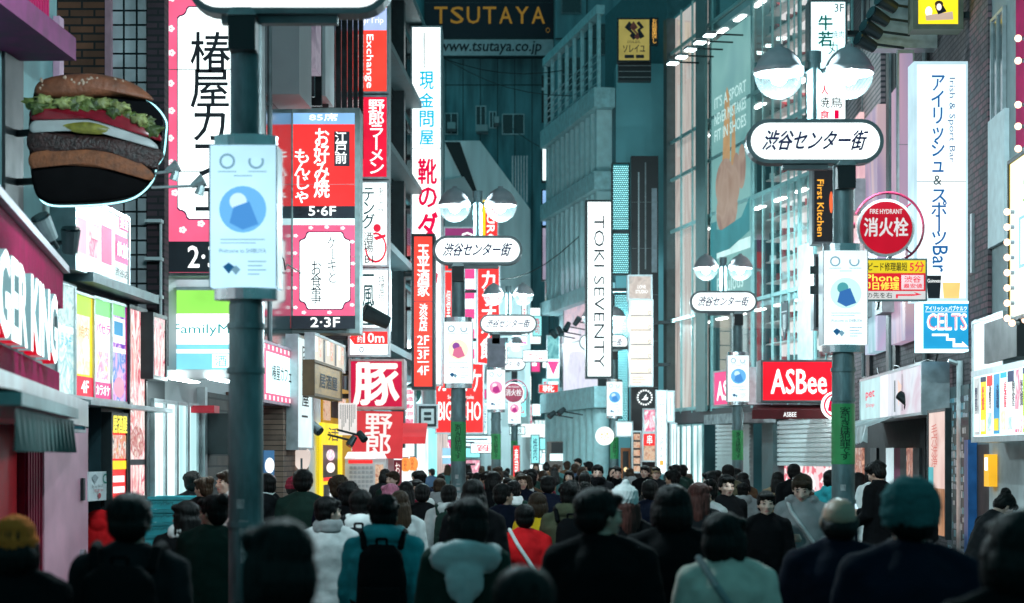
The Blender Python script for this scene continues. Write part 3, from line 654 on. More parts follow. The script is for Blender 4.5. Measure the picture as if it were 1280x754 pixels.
dome('top_bun', [(44, 118), (50, 103), (75, 95), (115, 93), (152, 101), (172, 112), (184, 126), (150, 122), (100, 124), (60, 124)], -.01, .11, BUN)
b = MB(); random.seed(3)
for i in range(46):
    x = random.uniform(52, 160); y = random.uniform(98, 112)+abs(x-105)*.06; c = P(x, y, YB)-P(120, 175, YB)
    b.ell((c.x, -.125+abs(x-105)*.0009, c.z), (.011, .006, .016), n=8, rot=Matrix.Rotation(random.uniform(-1, 1), 3, 'Y'))
sd_ = b.build('sesame_seed', D('sesame seed', (.34, .22, .16), .5), bs, kind='stuff', smooth=True)
for i in range(20):
    x = 42+i*7.6; y = 120+3*math.sin(i*2.1)+max(0, (x-130))*.5+(4 if i % 2 else 0)
    pts = []
    for k in range(16):
        a = 2*math.pi*k/16; r = 9.5*(1+.18*math.sin(k*2.6+i*1.7)+.12*math.sin(k*5.1+i)); pts.append((x+r*1.15*math.cos(a), y+9+r*(1.0 if math.sin(a) > 0 else .6)*math.sin(a)))
    dome('lettuce_leaf', pts, -.05-.014*(i*7 % 4), .035+.012*(i % 3), [LET, LET2, LET3][i*5 % 3])
b = MB(); pz = [(x, .13, z) for x, z in outl]; b.tube(pz+pz[:1], .007, n=6)
b.xf(Matrix.Diagonal((1.012, 1, 1.012, 1))).build('neon_tube', E('cyan neon', (.4, .92, 1.), 1.7), bs)
b = MB().bar((-.5, .2, .1), (-1.2, .5, .1), .03).bar((-.5, .2, -.3), (-1.2, .5, -.3), .03); b.build('bracket', DARK, bs)
for px, py, y0 in ((212, 212, 190), (244, 230, 186)):
    c = P(px, py, YB)-P(120, 175, YB); a = P(y0, py+2, YB)-P(120, 175, YB)
    ar = MB().bar((a.x, .12, a.z), (c.x-.04, .12, c.z), .012).build('light_arm', ALU, bs)
    MB().bar((c.x-.05, .12, c.z), (c.x+.05, .12, c.z+.05), .02, r1=.06, n=10).bar((c.x+.04, .12, c.z+.03), (c.x+.01, .12, c.z-.07), .025, r1=.04).build('lamp_head', STEEL, ar)
def spot(px, py, Y, r, l, aim, label, m=None, group='spotlights clamped over the shopfronts', rod=None, lit=None, k=1.):
    r, l = r*k, l*k
    c = P(px, py, Y); o = thing('spotlight', label, 'spotlight', c, 0, group); a = Vector(aim).normalized()
    b = MB().bar(-a*l*.5, a*l*.5, r*.75, n=14, r1=r); b.build('housing', m or STEEL, o)
    MB().bar(a*l*.5+a*.002, a*l*.5+a*.02, r*.9, n=14).build('lens', lit or DGLASS, o)
    e = Vector(rod) if rod else Vector((-.3, .3, -.1))
    MB().bar((0, 0, 0), e, .018).build('arm', DARK, o)
    return o
spot(57, 286, 15.8, .085, .2, (-.3, -.5, .8), 'pale cylinder spotlight over the crimson fascia', rod=(.08, .1, -.15))
spot(88, 302, 16.4, .085, .2, (.1, -.3, .9), 'dark grey cylinder spotlight at the end of the crimson fascia', GREY, rod=(-.2, .0, -.02))

# ---- left: cafe building with convenience store
cf = Bld('cafe_building', 'grey building with a convenience store below and a pink cafe sign', LW, 206.5, 330, 14, D('grey facade panel', (.3, .33, .34), .55, var=.15, scale=1, bump=.05))
cf.grid(2.2, 6.3, 4.8, 13.6, 1, 3, .1, .35, DGLASS, cols=3)
x0, x1, z0, z1 = LW.hit(184)[1]-cf.t0, LW.hit(292, 1.0)[1]-cf.t0, Z(480, 21.6), Z(470, 21.6)
MB().box(x0, x1, -1., -.003, z0, z1).build('canopy', D('pale canopy', (.6, .66, .67), .4, .2, .1), cf.o)
b = MB()
for i in range(6):
    for y in (-.8, -.4): b.box(x0+.2+i*(x1-x0-.4)/6, x0+.5+i*(x1-x0-.4)/6, y-.06, y+.06, z0-.012, z0-.001)
b.build('downlight', E('canopy downlight', (.85, 1, 1), 26), cf.o, kind='stuff')
wx = (LW.hit(187)[1]-cf.t0, LW.hit(244)[1]-cf.t0)
FGL = PIC('frosted lit glass', [(.55, .9, .92), (.85, 1, 1), (.7, .95, .96), (.4, .66, .68)], .9, 1.1, (2.5, 1, .15), detail=1)
for i in range(4):
    a, c = wx[0]+(wx[1]-wx[0])*i/4, wx[0]+(wx[1]-wx[0])*(i+1)/4
    window(cf.o, a+.03, c-.03, 0.1, 2.55, FGL, ALU, 1, 2)
cf.slab('steel_column', 246, 249, 484, 760, ALU, .1)
cf.slab('plank_wall', 253, 290, 490, 760, BRICK('dark reclaimed planks', (.07, .05, .04), (.035, .045, .045), (.01, .01, .01), 1.3, .14), .06)
cf.slab('door_post', 282, 285, 490, 760, D('brown post', (.12, .07, .05), .5), .16)
cf.slab('red_plate', 236, 243, 507, 516, D('red plate', (.6, .01, .03), .4), .3)
LW.sign('round_lantern_sign', 'yellow glowing panel with small bulbs beside the dark plank wall', 'sign', 286, 292, 520, 565, [], E('amber panel', (.95, .5, .03), .8), off=.35, depth=.3, fm=DARK)
dt = [E('pink lightbox', (.9, .12, .24), .9)]
FL = E('pale flower print', (1., .75, .8), .95, False)
def flowers(pts, du, dv):
    out = []
    for u, v in pts:
        for k in range(5):
            a = 2*math.pi*k/5; out.append((u+du*.55*math.cos(a), v+dv*.55*math.sin(a)))
    return [('e', u-du*.42, v-dv*.42, u+du*.42, v+dv*.42, FL) for u, v in out]
def plaque(u0, v0, u1, v1, cu, cv, m, g=.0):
    """white plaque with notched round corners"""
    p = []
    for (cx_, cy_, sx, sy, rev) in ((u0, v0, 1, 1, 0), (u1, v0, -1, 1, 1), (u1, v1, -1, -1, 0), (u0, v1, 1, -1, 1)):
        arc = [(cx_+sx*cu*(1.-.75*math.cos(a)), cy_+sy*cv*(1.-.75*math.sin(a))) for a in [math.pi/2*i/5 for i in range(6)]]
        q = [(cx_, cy_+sy*cv*1.25)]+[(cx_+sx*cu*(.25+.0), cy_+sy*cv)]+[(cx_+sx*(cu*.25+cu*.75*math.sin(a)), cy_+sy*(cv*.25+cv*.75*math.cos(a))) for a in [math.pi/2*i/5 for i in range(6)]]+[(cx_+sx*cu*1.25, cy_)]
        q = [q[0]]+q[1:-1]+[q[-1]]
        p += q[::-1] if rev else q
    return ('p', p, m)
GUT = E('plum line', (.12, .02, .1), .4, False)
sign('cafe_sign', 'tall pink floral cafe sign, brush lettering on white plaque, behind nearest lamp post', 'sign', (207, -40, 322, 342), 21.5,
     [('r', 0, .0, 1, .885, PINKL), plaque(.125, .125, .875, .825, .1, .03, GUT), plaque(.135, .129, .865, .821, .1, .03, WLIT)]+
     flowers([(.07, .1), (.06, .2), (.07, .28), (.06, .38), (.07, .47), (.06, .56), (.07, .64), (.2, .86), (.4, .84), (.12, .74), (.93, .2), (.93, .5), (.3, .06), (.6, .05)], .045, .012)+
     [('r', 0, .9, 1, 1, BLACKB), ('t', '椿屋カフェ', .3, .22, .72, .8, INK, dict(vertical=True, bold=.015)), ('t', '2·3F', .27, .915, .73, .985, WLET, dict(bold=.05))], PINKL, depth=.4, fm=GREY, br='L')
sign('store_sign', 'green, white and blue convenience store lightbox under the cafe sign', 'sign', (209, 362, 322, 463), 21.9,
     [('r', 0, 0, 1, .3, E('store green', (.32, .85, .12), .85)), ('r', 0, .68, 1, .74, E('store pale blue', (.25, .75, .9), .85)), ('r', 0, .79, 1, 1, E('store pale blue', (.25, .75, .9), .85)), ('r', .5, .8, .69, .97, WLIT), ('t', '酒', .53, .82, .66, .95, CYANLET), ('t', 'FamilyMart', .07, .43, .93, .58, E('store teal lettering', (.02, .4, .42), .6, False), dict(bold=.005))],
     WLIT, depth=.35, fm=ALU, br='L')
sign('price_strip', 'thin strip of coloured notices under the convenience store lightbox', 'sign', (209, 464.5, 322, 471), 21.85, [('r', .0, 0, .12, 1, PNKP), ('r', .14, .1, .3, .9, WHP), ('r', .33, 0, .48, 1, E('amber print', (.95, .5, .1), .8)), ('r', .5, .2, .97, .8, D('grey print', (.2, .25, .28), .5))], GREY, depth=.1, frame=False)
LW.sign('meat_poster', 'narrow meat picture poster on the pier beside the store lightbox', 'poster', 190, 206, 394, 470, [('r', 0, 0, 1, .2, PIC('tomato photo', [(.8, .2, .3), (.95, .7, .7), (.3, .5, .4)], 10, .8))], P4, off=.3, depth=.1, fm=DARK)
LW.sign('gallery_sign', 'white faced cafe sign with pink tiled edge on the stacked stone wall', 'sign', 328, 368, 427, 500, [('r', .1, .14, .9, .86, WLIT2), ('t', '椿屋カフェ', .2, .35, .8, .62, INK, dict(bold=.02))]+[('r', .02+.12*i, .02, .07+.12*i, .1, FL) for i in range(8)]+[('r', .02+.12*i, .9, .07+.12*i, .98, FL) for i in range(8)], PINKL, off=.35, depth=.3, fm=D('mauve frame', (.4, .28, .34), .5))
# crates of turquoise
CR = D('turquoise crate plastic', (.05, .5, .56), .4, var=.15); CRD = D('darker turquoise plastic', (.03, .33, .38), .45)
def crate(x, y, z, label, big=0):
    o = thing('crate', label, 'crate', (x, y, z), .12, 'turquoise delivery crates outside the store')
    w, d, h = .56, .42, .135+big
    b = MB().box(-w/2, w/2, -d/2, d/2, 0, h-.02); b.build('tray', CR, o)
    b = MB()
    for a in (-1, 1): b.box(-w/2-.012, w/2+.012, a*d/2-.012*(a > 0) -.0, a*d/2+.012*(a < 0)*-1+.012*a, h-.035, h)
    for a in (-1, 1): b.box(a*w/2, a*w/2+.012*a, -d/2, d/2, h-.035, h)
    b.build('rim', CRD, o)
    t = MB(); put_text(t, 'FamilyMart', -.2, .05, .04, .085, -d/2-.004); t.build('lettering', D('dark teal ink', (.0, .1, .12), .5), o)
p = P(212, 690, 20.6)
for i in range(10):
    nm = ['bottom', 'second from bottom', 'third from bottom', 'fourth from bottom', 'fifth from bottom', 'sixth from bottom', 'third from top', 'second from top', 'topmost', 'topmost'][i]
    if i < 9: crate(p.x, 20.6, i*.185 if i < 6 else 1.11+(i-6)*.137, 'turquoise store crate, %s in the tall stack by the store' % nm, .05 if i < 6 else 0)
# ------------------------------------------------------------------ left: restaurants further down
RB = Bld('ramen_building', 'dark glass fronted building over the yellow restaurant front', LW, 330, 436, 15, DGLASS)
x = RB.L
for i in range(12):
    xx = .2+i*x/12; MB().box(xx, xx+.09, -.35, -.004, 7.6, 14.9).build('fin', D('glossy dark fin', (.05, .055, .06), .2, .5), RB.o)
RB.slab('pale_column', 376, 388, -60, 120, PALEC, .4)
RB.slab('panel', 331, 348, -60, 118, D('grey facade panel', (.3, .33, .34), .55), .5)
RB.slab('photo_panel', 349, 357, -60, 86, PIC('dusky photo', [(.25, .22, .3), (.5, .45, .55), (.35, .3, .4)], 2, .4), .55)
STONE = BRICK('stacked ledge stone', (.34, .22, .16), (.2, .13, .1), (.05, .035, .03), .42, .075, .75, .006)
RB.slab('stone_wall', 328, 362, 500, 760, STONE, .3)
RB.slab('yellow_wall', 392, 432, 480, 760, E('lit yellow panel', (.75, .38, .0), .38), .15)
for i, (a, b_, c, d, m) in enumerate(((393, 401, 500, 525, 0), (403, 411, 496, 522, 1), (413, 421, 498, 524, 2), (393, 400, 532, 640, 1), (429, 432, 500, 640, 2))):
    RB.slab('menu_poster', a, b_, c, d, [PIC('warm food print', [(.8, .3, .15), (.95, .7, .5), (.5, .15, .1)], 10, .6), D('black menu board', (.02, .02, .02), .6), PIC('menu photo', [(.9, .7, .3), (.8, .2, .15), (.95, .9, .8), (.2, .2, .2)], 12, .8)][m], .17)
RB.slab('white_pier', 366, 386, 420, 760, D('white tile', (.6, .66, .68), .4, var=.1), .2)
RB.slab('doorway', 432, 436, 490, 760, BLACK, .12)
LW.sign('brand_poster', 'blue, white and red poster on the stacked stone wall', 'poster', 330, 343, 563, 640, [('r', 0, .42, 1, 1, E('red print', (.8, .02, .06), .85)), ('e', .05, .12, .95, .38, WHP), ('t', 'いらっしゃい', .2, .5, .8, .95, WLET, dict(vertical=True))], E('deep blue print', (.05, .25, .5), .6, False), off=.4, depth=.04, frame=False)
LW.sign('name_board', 'white vertical board with black characters between stone wall and yellow front', 'sign', 371, 390, 420, 560, [('t', '肉居酒屋', .3, .05, .75, .62, INK, dict(vertical=True, bold=.02)), ('r', .3, .7, .7, .72, INK)], E('soft white board', (.75, .95, .98), .8), off=.45, depth=.15)
sign('seat_sign', 'red lightbox with large white hiragana over a pink plaque sign, blue strip on top', 'sign', (365, 140, 445, 412), 30.2,
     [('r', 0, 0, 1, .057, E('sky blue print', (.25, .5, .85), .85)), ('t', '85席', .29, .016, .73, .05, WLET, dict(bold=.03)),
      ('r', 0, .057, 1, .433, E('red lightbox', (.95, .035, .035), .95)), ('r', .66, .09, .9, .25, BLACKB), ('t', '江戸前', .69, .1, .87, .245, WLET, dict(vertical=True, bold=.025)),
      ('t', 'お好み焼', .36, .085, .6, .4, WLET, dict(vertical=True, bold=.03)), ('t', 'もんじゃ', .06, .18, .3, .425, WLET, dict(vertical=True, bold=.03)),
      ('r', 0, .433, 1, .49, BLACKB), ('t', '5·6F', .28, .44, .7, .483, WLET, dict(bold=.04)), ('r', 0, .49, 1, .52, WLIT2),
      ('r', 0, .52, 1, .94, PINKL), plaque(.11, .55, .92, .91, .11, .035, GUT), plaque(.125, .555, .905, .905, .11, .035, WLIT)]+
     flowers([(.06, .57), (.05, .65), (.06, .73), (.05, .81), (.06, .9), (.3, .535), (.55, .532), (.8, .537), (.95, .6), (.96, .7), (.95, .8), (.95, .89), (.2, .925), (.6, .925)], .04, .009)+
     [('t', 'ケｌキと', .57, .58, .72, .79, INK, dict(vertical=True)), ('t', 'お食事', .31, .69, .48, .885, INK, dict(vertical=True, bold=.01)), ('r', 0, .94, 1, 1, BLACKB), ('t', '2·3F', .31, .948, .76, .992, WLET, dict(bold=.04))],
     REDL, depth=.6, fm=D('grey green sign frame', (.2, .26, .26), .5, .3), fw=.06, br='L')
# hanging bits by the yellow front
WOODB = D('honey wood board', (.4, .22, .08), .5, var=.35, scale=3, stretch=(1, 1, 8))
def tilted(name, label, cat, box, Y, items, pm, tilt, **kw):
    o = sign(name, label, cat, box, Y, items, pm, **kw); o.rotation_euler = (0, tilt, kw.get('rz', 0)); return o
o = LW.sign('wooden_sign', 'honey coloured wooden sign with black characters over the yellow front', 'sign', 392, 426, 452, 492, [('t', '居酒屋', .2, .3, .85, .75, INK, dict(bold=.04))], WOODB, off=.7, depth=.15, fm=D('dark wood', (.12, .07, .03), .6))
LW.sign('menu_boards', 'striped black and white menu boards above the wooden sign', 'sign', 392, 430, 418, 452, [('r', .04+.12*i, .05, .1+.12*i, .6+.3*(i % 3)/2, [WHP, PIC('menu photo', [(.9, .7, .3), (.8, .2, .15), (.95, .9, .8), (.2, .2, .2)], 12, .8), BLACKB][i % 3]) for i in range(8)], E('cream menu', (.85, .75, .62), .6), off=.65, depth=.12)
LW.sign('yellow_poster', 'yellow poster with black and red food circles on the yellow front', 'poster', 402, 428, 528, 640, [('t', '活', .25, .05, .75, .2, BLACK, dict(bold=.02)), ('r', .05, .25, .75, .62, BLACKB), ('e', .2, .3, .6, .43, PIC('sweets photo', [(1, .9, .6), (.9, .3, .6), (1, 1, 1), (.95, .7, .2)], 9, .9)), ('e', .2, .45, .6, .57, PALEPINK), ('r', .05, .62, .75, .66, REDL), ('r', .05, .7, .9, 1, BLACKB), ('t', '昼飲み', .3, .72, .7, .98, WLET, dict(vertical=True))], E('yellow print', (1., .72, .02), .85), off=.3, depth=.04, frame=False)
RBU = D('white lantern paper', (.6, .55, .5), .7)
o = thing('round_signboard', 'white barrel shaped board hanging before the yellow front', 'sign', P(377, 573, 28.6)); MB().prism(bp([(105, 160), (120, 148), (138, 160), (136, 190), (122, 203), (106, 192)], 4), 0, .12).build('board', E('warm white board', (.95, .8, .72), .6), o); MB().box(-.015, .015, -.02, -.002, -.2, .0).build('strap', GREY, o)
for px, py, aim in ((440, 551, (-.5, -.3, -.8)), (452, 545, (.5, -.4, -.6))):
    spot(px, py, 31, .12, .3, aim, ['black floodlight on a rod before the red ramen banner, tipped away from it', 'black floodlight on a rod before the red ramen banner, tipped towards it'][px > 445], DARK, rod=(-.4, .1, .1), k=.55)
spot(391, 532, 29.5, .08, .3, (.7, -.3, -.6), 'grey tube spotlight on a long arm before the yellow front', STEEL, rod=(-.7, .1, .05))
# ramen signs
CRM2 = E('deep crimson lightbox', (.62, .01, .06), .75)
o = sign('pork_sign', 'crimson square lightbox with one huge pale pink character', 'sign', (438, 451, 503, 509), 34, [('t', '豚', .08, .06, .92, .94, PALEPINK, dict(bold=.05))], CRM2, depth=.9, fm=D('pale frame', (.55, .4, .4), .5), br='L')
tilted('banner_cloth', 'red fabric banner with two white characters under the pork sign', 'banner', (440, 514, 503, 573), 33.6, [('t', '野郎', .25, .06, .78, .96, E('pale pink cloth lettering', (.95, .78, .76), .8, False), dict(vertical=True, bold=.03))], E('lit red cloth', (.72, .05, .06), .65), .02, depth=.02, frame=False)
sign('paper_menu', 'white paper menu sheet hanging beside the red banner', 'poster', (423, 504, 446, 544), 33.3, [('r', .08+.1*i, .05, .12+.1*i, .5+.12*(i*7 % 4), GREY) for i in range(9)], E('white paper lit', (.9, .86, .84), .7), depth=.01, frame=False)
sign('distance_sign', 'white and red lightbox reading about 10 m with an arrow', 'sign', (437, 414, 485, 444), 34, [('r', .12, 0, 1, .55, REDL), ('p', [(.12, .0), (.0, .28), (.12, .55)], REDL), ('t', '約', .2, .2, .33, .48, WLET), ('t', '10m', .36, .08, .9, .48, WLET, dict(bold=.03)), ('ring', .25, .65, .37, .9, .35, NAVY), ('t', 'SHIROMARU BASE', .4, .68, .85, .86, INK)], WLIT, depth=.3, fm=ALU, br='L')
tm = thing('ticket_machine', 'white meal ticket machine with rows of buttons under the red banner', 'machine', P(457, 575, 33.4)-Vector((0, 0, 1.88))); tm.location.z = 0
MB().box(-.36, .36, 0, .5, 0, 1.9).build('cabinet', D('white machine paint', (.65, .65, .66), .35, var=.1), tm)
MB().prism([(-.36, 1.905), (.36, 1.905), (.3, 2.02), (-.3, 2.02)], -.1, .5).build('lit_header', E('machine header', (.95, .92, .95), .9), tm)
b = MB()
for i in range(6):
    for j in range(5): b.box(-.28+.07*i, -.225+.07*i, -.012, -.002, 1.4+.08*j, 1.45+.08*j)
b.build('button_panel', D('pale button', (.42, .44, .47), .4), tm)
MB().box(-.3, .12, -.008, -.001, 1.82, 1.88).build('price_strip', REDL, tm)
MB().box(.17, .31, -.012, -.002, 1.35, 1.8).build('photo_panel', PIC('warm food print', [(.8, .3, .15), (.95, .7, .5), (.5, .15, .1)], 10, .6), tm)
sign('pink_panel', 'plain pink lit panel beside the ticket machine', 'panel', (473, 572, 492, 640), 34.2, [], D('pale pink panel', (.62, .42, .48), .5, var=.1), depth=.1, frame=False)
# tall sign column
E1 = E('exchange red', (1., .06, .04), .95)
YC = 36.8
sign('exchange_sign', 'bright red currency exchange lightbox with a pale blue top', 'sign', (437, -20, 484, 115), YC, [('r', 0, 0, 1, .19, WLIT), ('r', 0, .22, 1, .43, E('periwinkle print', (.42, .55, .9), .85)), ('ring', .1, .29, .42, .41, .1, WLET), ('t', 'AirTrip', .26, .31, .9, .38, WLET), ('t', 'Exchange', .4, .47, .63, .965, WLET, dict(rot=True, bold=.02))], E1, depth=.7, fm=ALU, br='L')
sign('ramen_sign', 'crimson vertical ramen lightbox with white characters below the exchange sign', 'sign', (441, 121, 484, 222), YC, [('t', '野郎ラ丨メン', .46, .04, .92, .95, WLET, dict(vertical=True, bold=.03)), ('t', '炎バタメニュー', .1, .06, .3, .7, PALEPINK, dict(vertical=True)), ('t', 'RAMEN', .12, .78, .28, .93, PALEPINK, dict(rot=True))], E('crimson lightbox', (.8, .012, .05), .85), depth=.65, fm=ALU, br='L')
TEALB = E('teal brush ink', (.0, .11, .13), .3, False)
sign('bar_sign', 'white lightbox with teal katakana and a red round stamp', 'sign', (449, 228, 484, 332), YC, [('ring', .2, .6, .98, .97, .16, E('red print', (.8, .02, .06), .85)), ('r', .05, .59, .5, .8, WLIT), ('e', .5, .5, .78, .6, E('red print', (.8, .02, .06), .85)), ('p', [(.5, .66), (.95, .62), (.95, .66), (.6, .7)], E('red print', (.8, .02, .06), .85)), ('t', 'テング', .12, .07, .55, .56, TEALB, dict(vertical=True, bold=.03)), ('t', '酒場', .16, .6, .5, .84, INK, dict(vertical=True, bold=.02)), ('t', '東京渋谷', .66, .06, .88, .37, INK, dict(vertical=True)), ('t', 'B1', .2, .88, .5, .97, INK, dict(bold=.02))], WLIT, depth=.6, fm=ALU, br='L')
sign('noodle_sign', 'white lightbox with teal brush characters just above the floodlights', 'sign', (450, 337, 485, 410), YC, [('t', '一風堂', .1, .08, .5, .95, TEALB, dict(vertical=True, bold=.03)), ('t', '特濃版', .66, .1, .88, .55, INK, dict(vertical=True))], WLIT, depth=.6, fm=ALU, br='L')
spot(470, 397, 35, .16, .5, (-.8, -.3, .35), 'black strip floodlight across the white noodle sign', DARK, rod=(-.6, .3, .2))
# building behind the column
DB = Bld('corner_building', 'dark teal building with slanted balconies behind the tall white sign', LW, 436.5, 520, 17, TEALC)
for j in range(6):
    z = 4.6+j*2.1
    window(DB.o, DB.L*.5, DB.L*.93, z, z+1.5, DGLASS, DARK, 3, 1)
    MB().box(.2, DB.L, -.5, -.06, z-.45, z-.3).build('balcony', D('teal ledge', (.1, .16, .17), .6), DB.o)
DB.slab('pipe', 489, 491, -100, 560, DARK, .3)
for i, (a, b_) in enumerate(((440, 462), (464, 486), (490, 512))): DB.slab('lit_shopfront', a, b_, 528, 700, [LITW, LITP, LITW][i], .12)
FSB = Bld('far_shop_building', 'grey shop building behind the red karaoke signs', LW, 520.5, 556, 14, CONC)
for i, (a, b_) in enumerate(((521, 530), (531, 541), (542, 555))): FSB.slab('lit_shopfront', a, b_, 535, 700, [LITW, E('far aqua sign', (.3, .9, .92), .95), LITP][i], .12)
# white and red column
sign('shoe_sign', 'tallest white column sign with blue tilted characters and red shoe lettering', 'sign', (515, 34, 551, 480), 47,
     [('r', .4, .015, .44, .115, INK), ('t', '現', .27, .125, .75, .175, CYANLET, dict(bold=.04)), ('t', '金', .27, .185, .75, .225, CYANLET, dict(bold=.04)), ('t', '問', .27, .235, .75, .28, CYANLET, dict(bold=.04)), ('t', '屋', .27, .29, .75, .33, CYANLET, dict(bold=.04)), ('r', 0, .34, 1, .342, ALU),
      ('t', '靴', .22, .37, .85, .44, REDLET, dict(bold=.05)), ('t', 'の', .24, .45, .85, .505, REDLET, dict(bold=.06)), ('t', 'ダ', .22, .52, .88, .6, REDLET, dict(bold=.07)), ('t', 'イ', .22, .61, .88, .68, REDLET, dict(bold=.07)), ('t', 'ワ', .22, .69, .88, .76, REDLET, dict(bold=.07))], WLIT, depth=.9, fm=ALU, br='L')
sign('sake_sign', 'orange red vertical bar sign with floor numbers in a black frame', 'sign', (517, 295, 541, 484), 44.5,
     [('t', '玉平酒家', .2, .06, .82, .4, WLET, dict(vertical=True, bold=.03)), ('r', 0, .43, 1, .435, BLACKB), ('t', '渋谷店', .3, .45, .72, .63, WLET, dict(vertical=True, bold=.03)),
      ('t', '2F', .2, .66, .8, .72, WLET, dict(bold=.02)), ('r', .2, .735, .8, .742, WLET), ('t', '3F', .2, .755, .8, .815, WLET, dict(bold=.02)), ('r', .2, .83, .8, .837, WLET), ('t', '4F', .2, .86, .8, .92, WLET, dict(bold=.02))], E1, depth=.8, fm=BLACK, fw=.05, br='L')
# red cluster behind the second lamp post
YK = 52
sign('karaoke_sign', 'large red karaoke board with white letters behind the second left lamp post', 'sign', (545, 455, 604, 541), YK, [('t', 'カラオケ', .05, .08, .95, .4, WLET, dict(bold=.03)), ('t', 'BIG ECHO', .05, .55, .95, .82, WLET, dict(bold=.03)), ('t', 'Sweets & Karaoke', .25, .45, .8, .51, WLET)], REDL, depth=.3, br='L')
sign('karaoke_column', 'red column sign with white katakana, tallest behind the lamp globes', 'sign', (597, 333, 624, 455), YK+1, [('t', 'カラオケ館', .14, .05, .86, .95, WLET, dict(vertical=True, bold=.03))], REDL, depth=.4, br='L')
sign('burger_column', 'red and yellow column sign with white letters between the lamp globes', 'sign', (603, 250, 622, 330), YK+2, [('r', 0, 0, .2, 1, YEL), ('t', 'BURGER', .3, .1, .8, .95, WLET, dict(rot=True, bold=.03))], REDL, depth=.4)
sign('game_column', 'magenta and red column sign with white letters beside the tall white sign', 'sign', (556, 285, 596, 340), YK+2.5, [('r', 0, .4, .45, 1, REDL), ('t', 'GIGO', .5, .1, .9, .95, WLET, dict(rot=True, bold=.03))], E('plum print', (.35, .05, .2), .6), depth=.4)
sign('red_strip_sign', 'thin red vertical strip with small white characters left of the second lamp post', 'sign', (556, 340, 565, 455), YK, [('t', '個室居酒屋', .2, .2, .8, .9, WLET, dict(vertical=True))], REDL, depth=.3)
sign('white_strip_sign', 'white vertical strip with magenta blocks beside the second lamp post', 'sign', (578, 330, 595, 455), YK+1.5, [('r', .1, .05+.2*i, .9, .15+.2*i, PNKP) for i in range(5)], WLIT2, depth=.3)
sign('dark_emblem_board', 'small dark square board with a pale grid emblem under the red bar sign', 'sign', (523, 507, 546, 534), 45, [('r', .15, .15, .85, .3, D('pale emblem', (.5, .55, .55), .5)), ('r', .15, .45, .85, .55, D('pale emblem', (.5, .55, .55), .5)), ('r', .15, .7, .85, .85, D('pale emblem', (.5, .55, .55), .5)), ('r', .15, .15, .3, .85, D('pale emblem', (.5, .55, .55), .5)), ('r', .7, .15, .85, .85, D('pale emblem', (.5, .55, .55), .5))], DARK, depth=.1)
sign('round_cafe_sign', 'dark green round coffee sign half hidden by the red bar sign', 'sign', (505, 478, 527, 505), 46, [('e', .02, .02, .98, .98, D('dark green enamel', (.0, .07, .06), .4)), ('p', [(.5, .2), (.75, .8), (.25, .8)], D('pale emblem', (.5, .55, .55), .5))], WLIT2, depth=.2)
sign('white_menu_column', 'white lit column of menu pictures under the red bar sign', 'sign', (504, 485, 518, 530), 45.5, [('r', .1, .05+.2*i, .9, .18+.2*i, P5) for i in range(5)], WLIT2, depth=.3)
# red awning, lanterns
ra = thing('awning', 'red fabric awning beside the red ramen banner', 'awning', P(514, 543, 36)); 
MB().add([(-.22, .6, .22), (.28, .6, .22), (.28, -.3, -.05), (-.3, -.3, -.05), (-.3, -.3, -.18), (.28, -.3, -.18)], [(0, 3, 2, 1), (3, 4, 5, 2), (0, 4, 3), (1, 2, 5)]).build('canopy', E('lit red cloth', (.72, .05, .06), .65), ra)
def lantern(px, py, Y, r, label):
    o = thing('paper_lantern', label, 'lantern', P(px, py, Y), 0, 'orange paper lanterns by the ramen shop')
    pr = [(0, -1.25), (.5, -1.25), (.55, -1.1)]+[(math.cos(a)*.55+.45-.02*(i % 2), math.sin(a)*1.1) for i, a in enumerate([math.pi*(-.42+.84*k/16) for k in range(17)])]+[(.55, 1.1), (.5, 1.25), (0, 1.25)]
    MB().lathe([(a*r, b*r) for a, b in pr], n=20).build('paper_shade', E('glowing orange paper', (1., .27, .06), .95), o, smooth=True)
    t = MB(); put_text(t, 'らめん', -r*.3, r*.3, -r*.9, r*.9, -r*1.02, vertical=True); t.build('lettering', INK, o)
    MB().lathe([(0, r*1.26), (r*.55, r*1.26), (r*.55, r*1.4), (0, r*1.4)], n=16).build('cap', BLACK, o)
lantern(507, 581, 35, .1, 'glowing orange paper lantern nearer the ticket machine')
lantern(516, 580, 35.4, .1, 'glowing orange paper lantern on the side away from the ticket machine')
sign('red_menu_column', 'dark red menu strip with small characters before the orange lanterns', 'sign', (492, 575, 502, 640), 34.4, [('t', 'おすすめ', .2, .05, .8, .95, PALEPINK, dict(vertical=True))], D('dark red board', (.3, .02, .04), .5), depth=.1, frame=False)

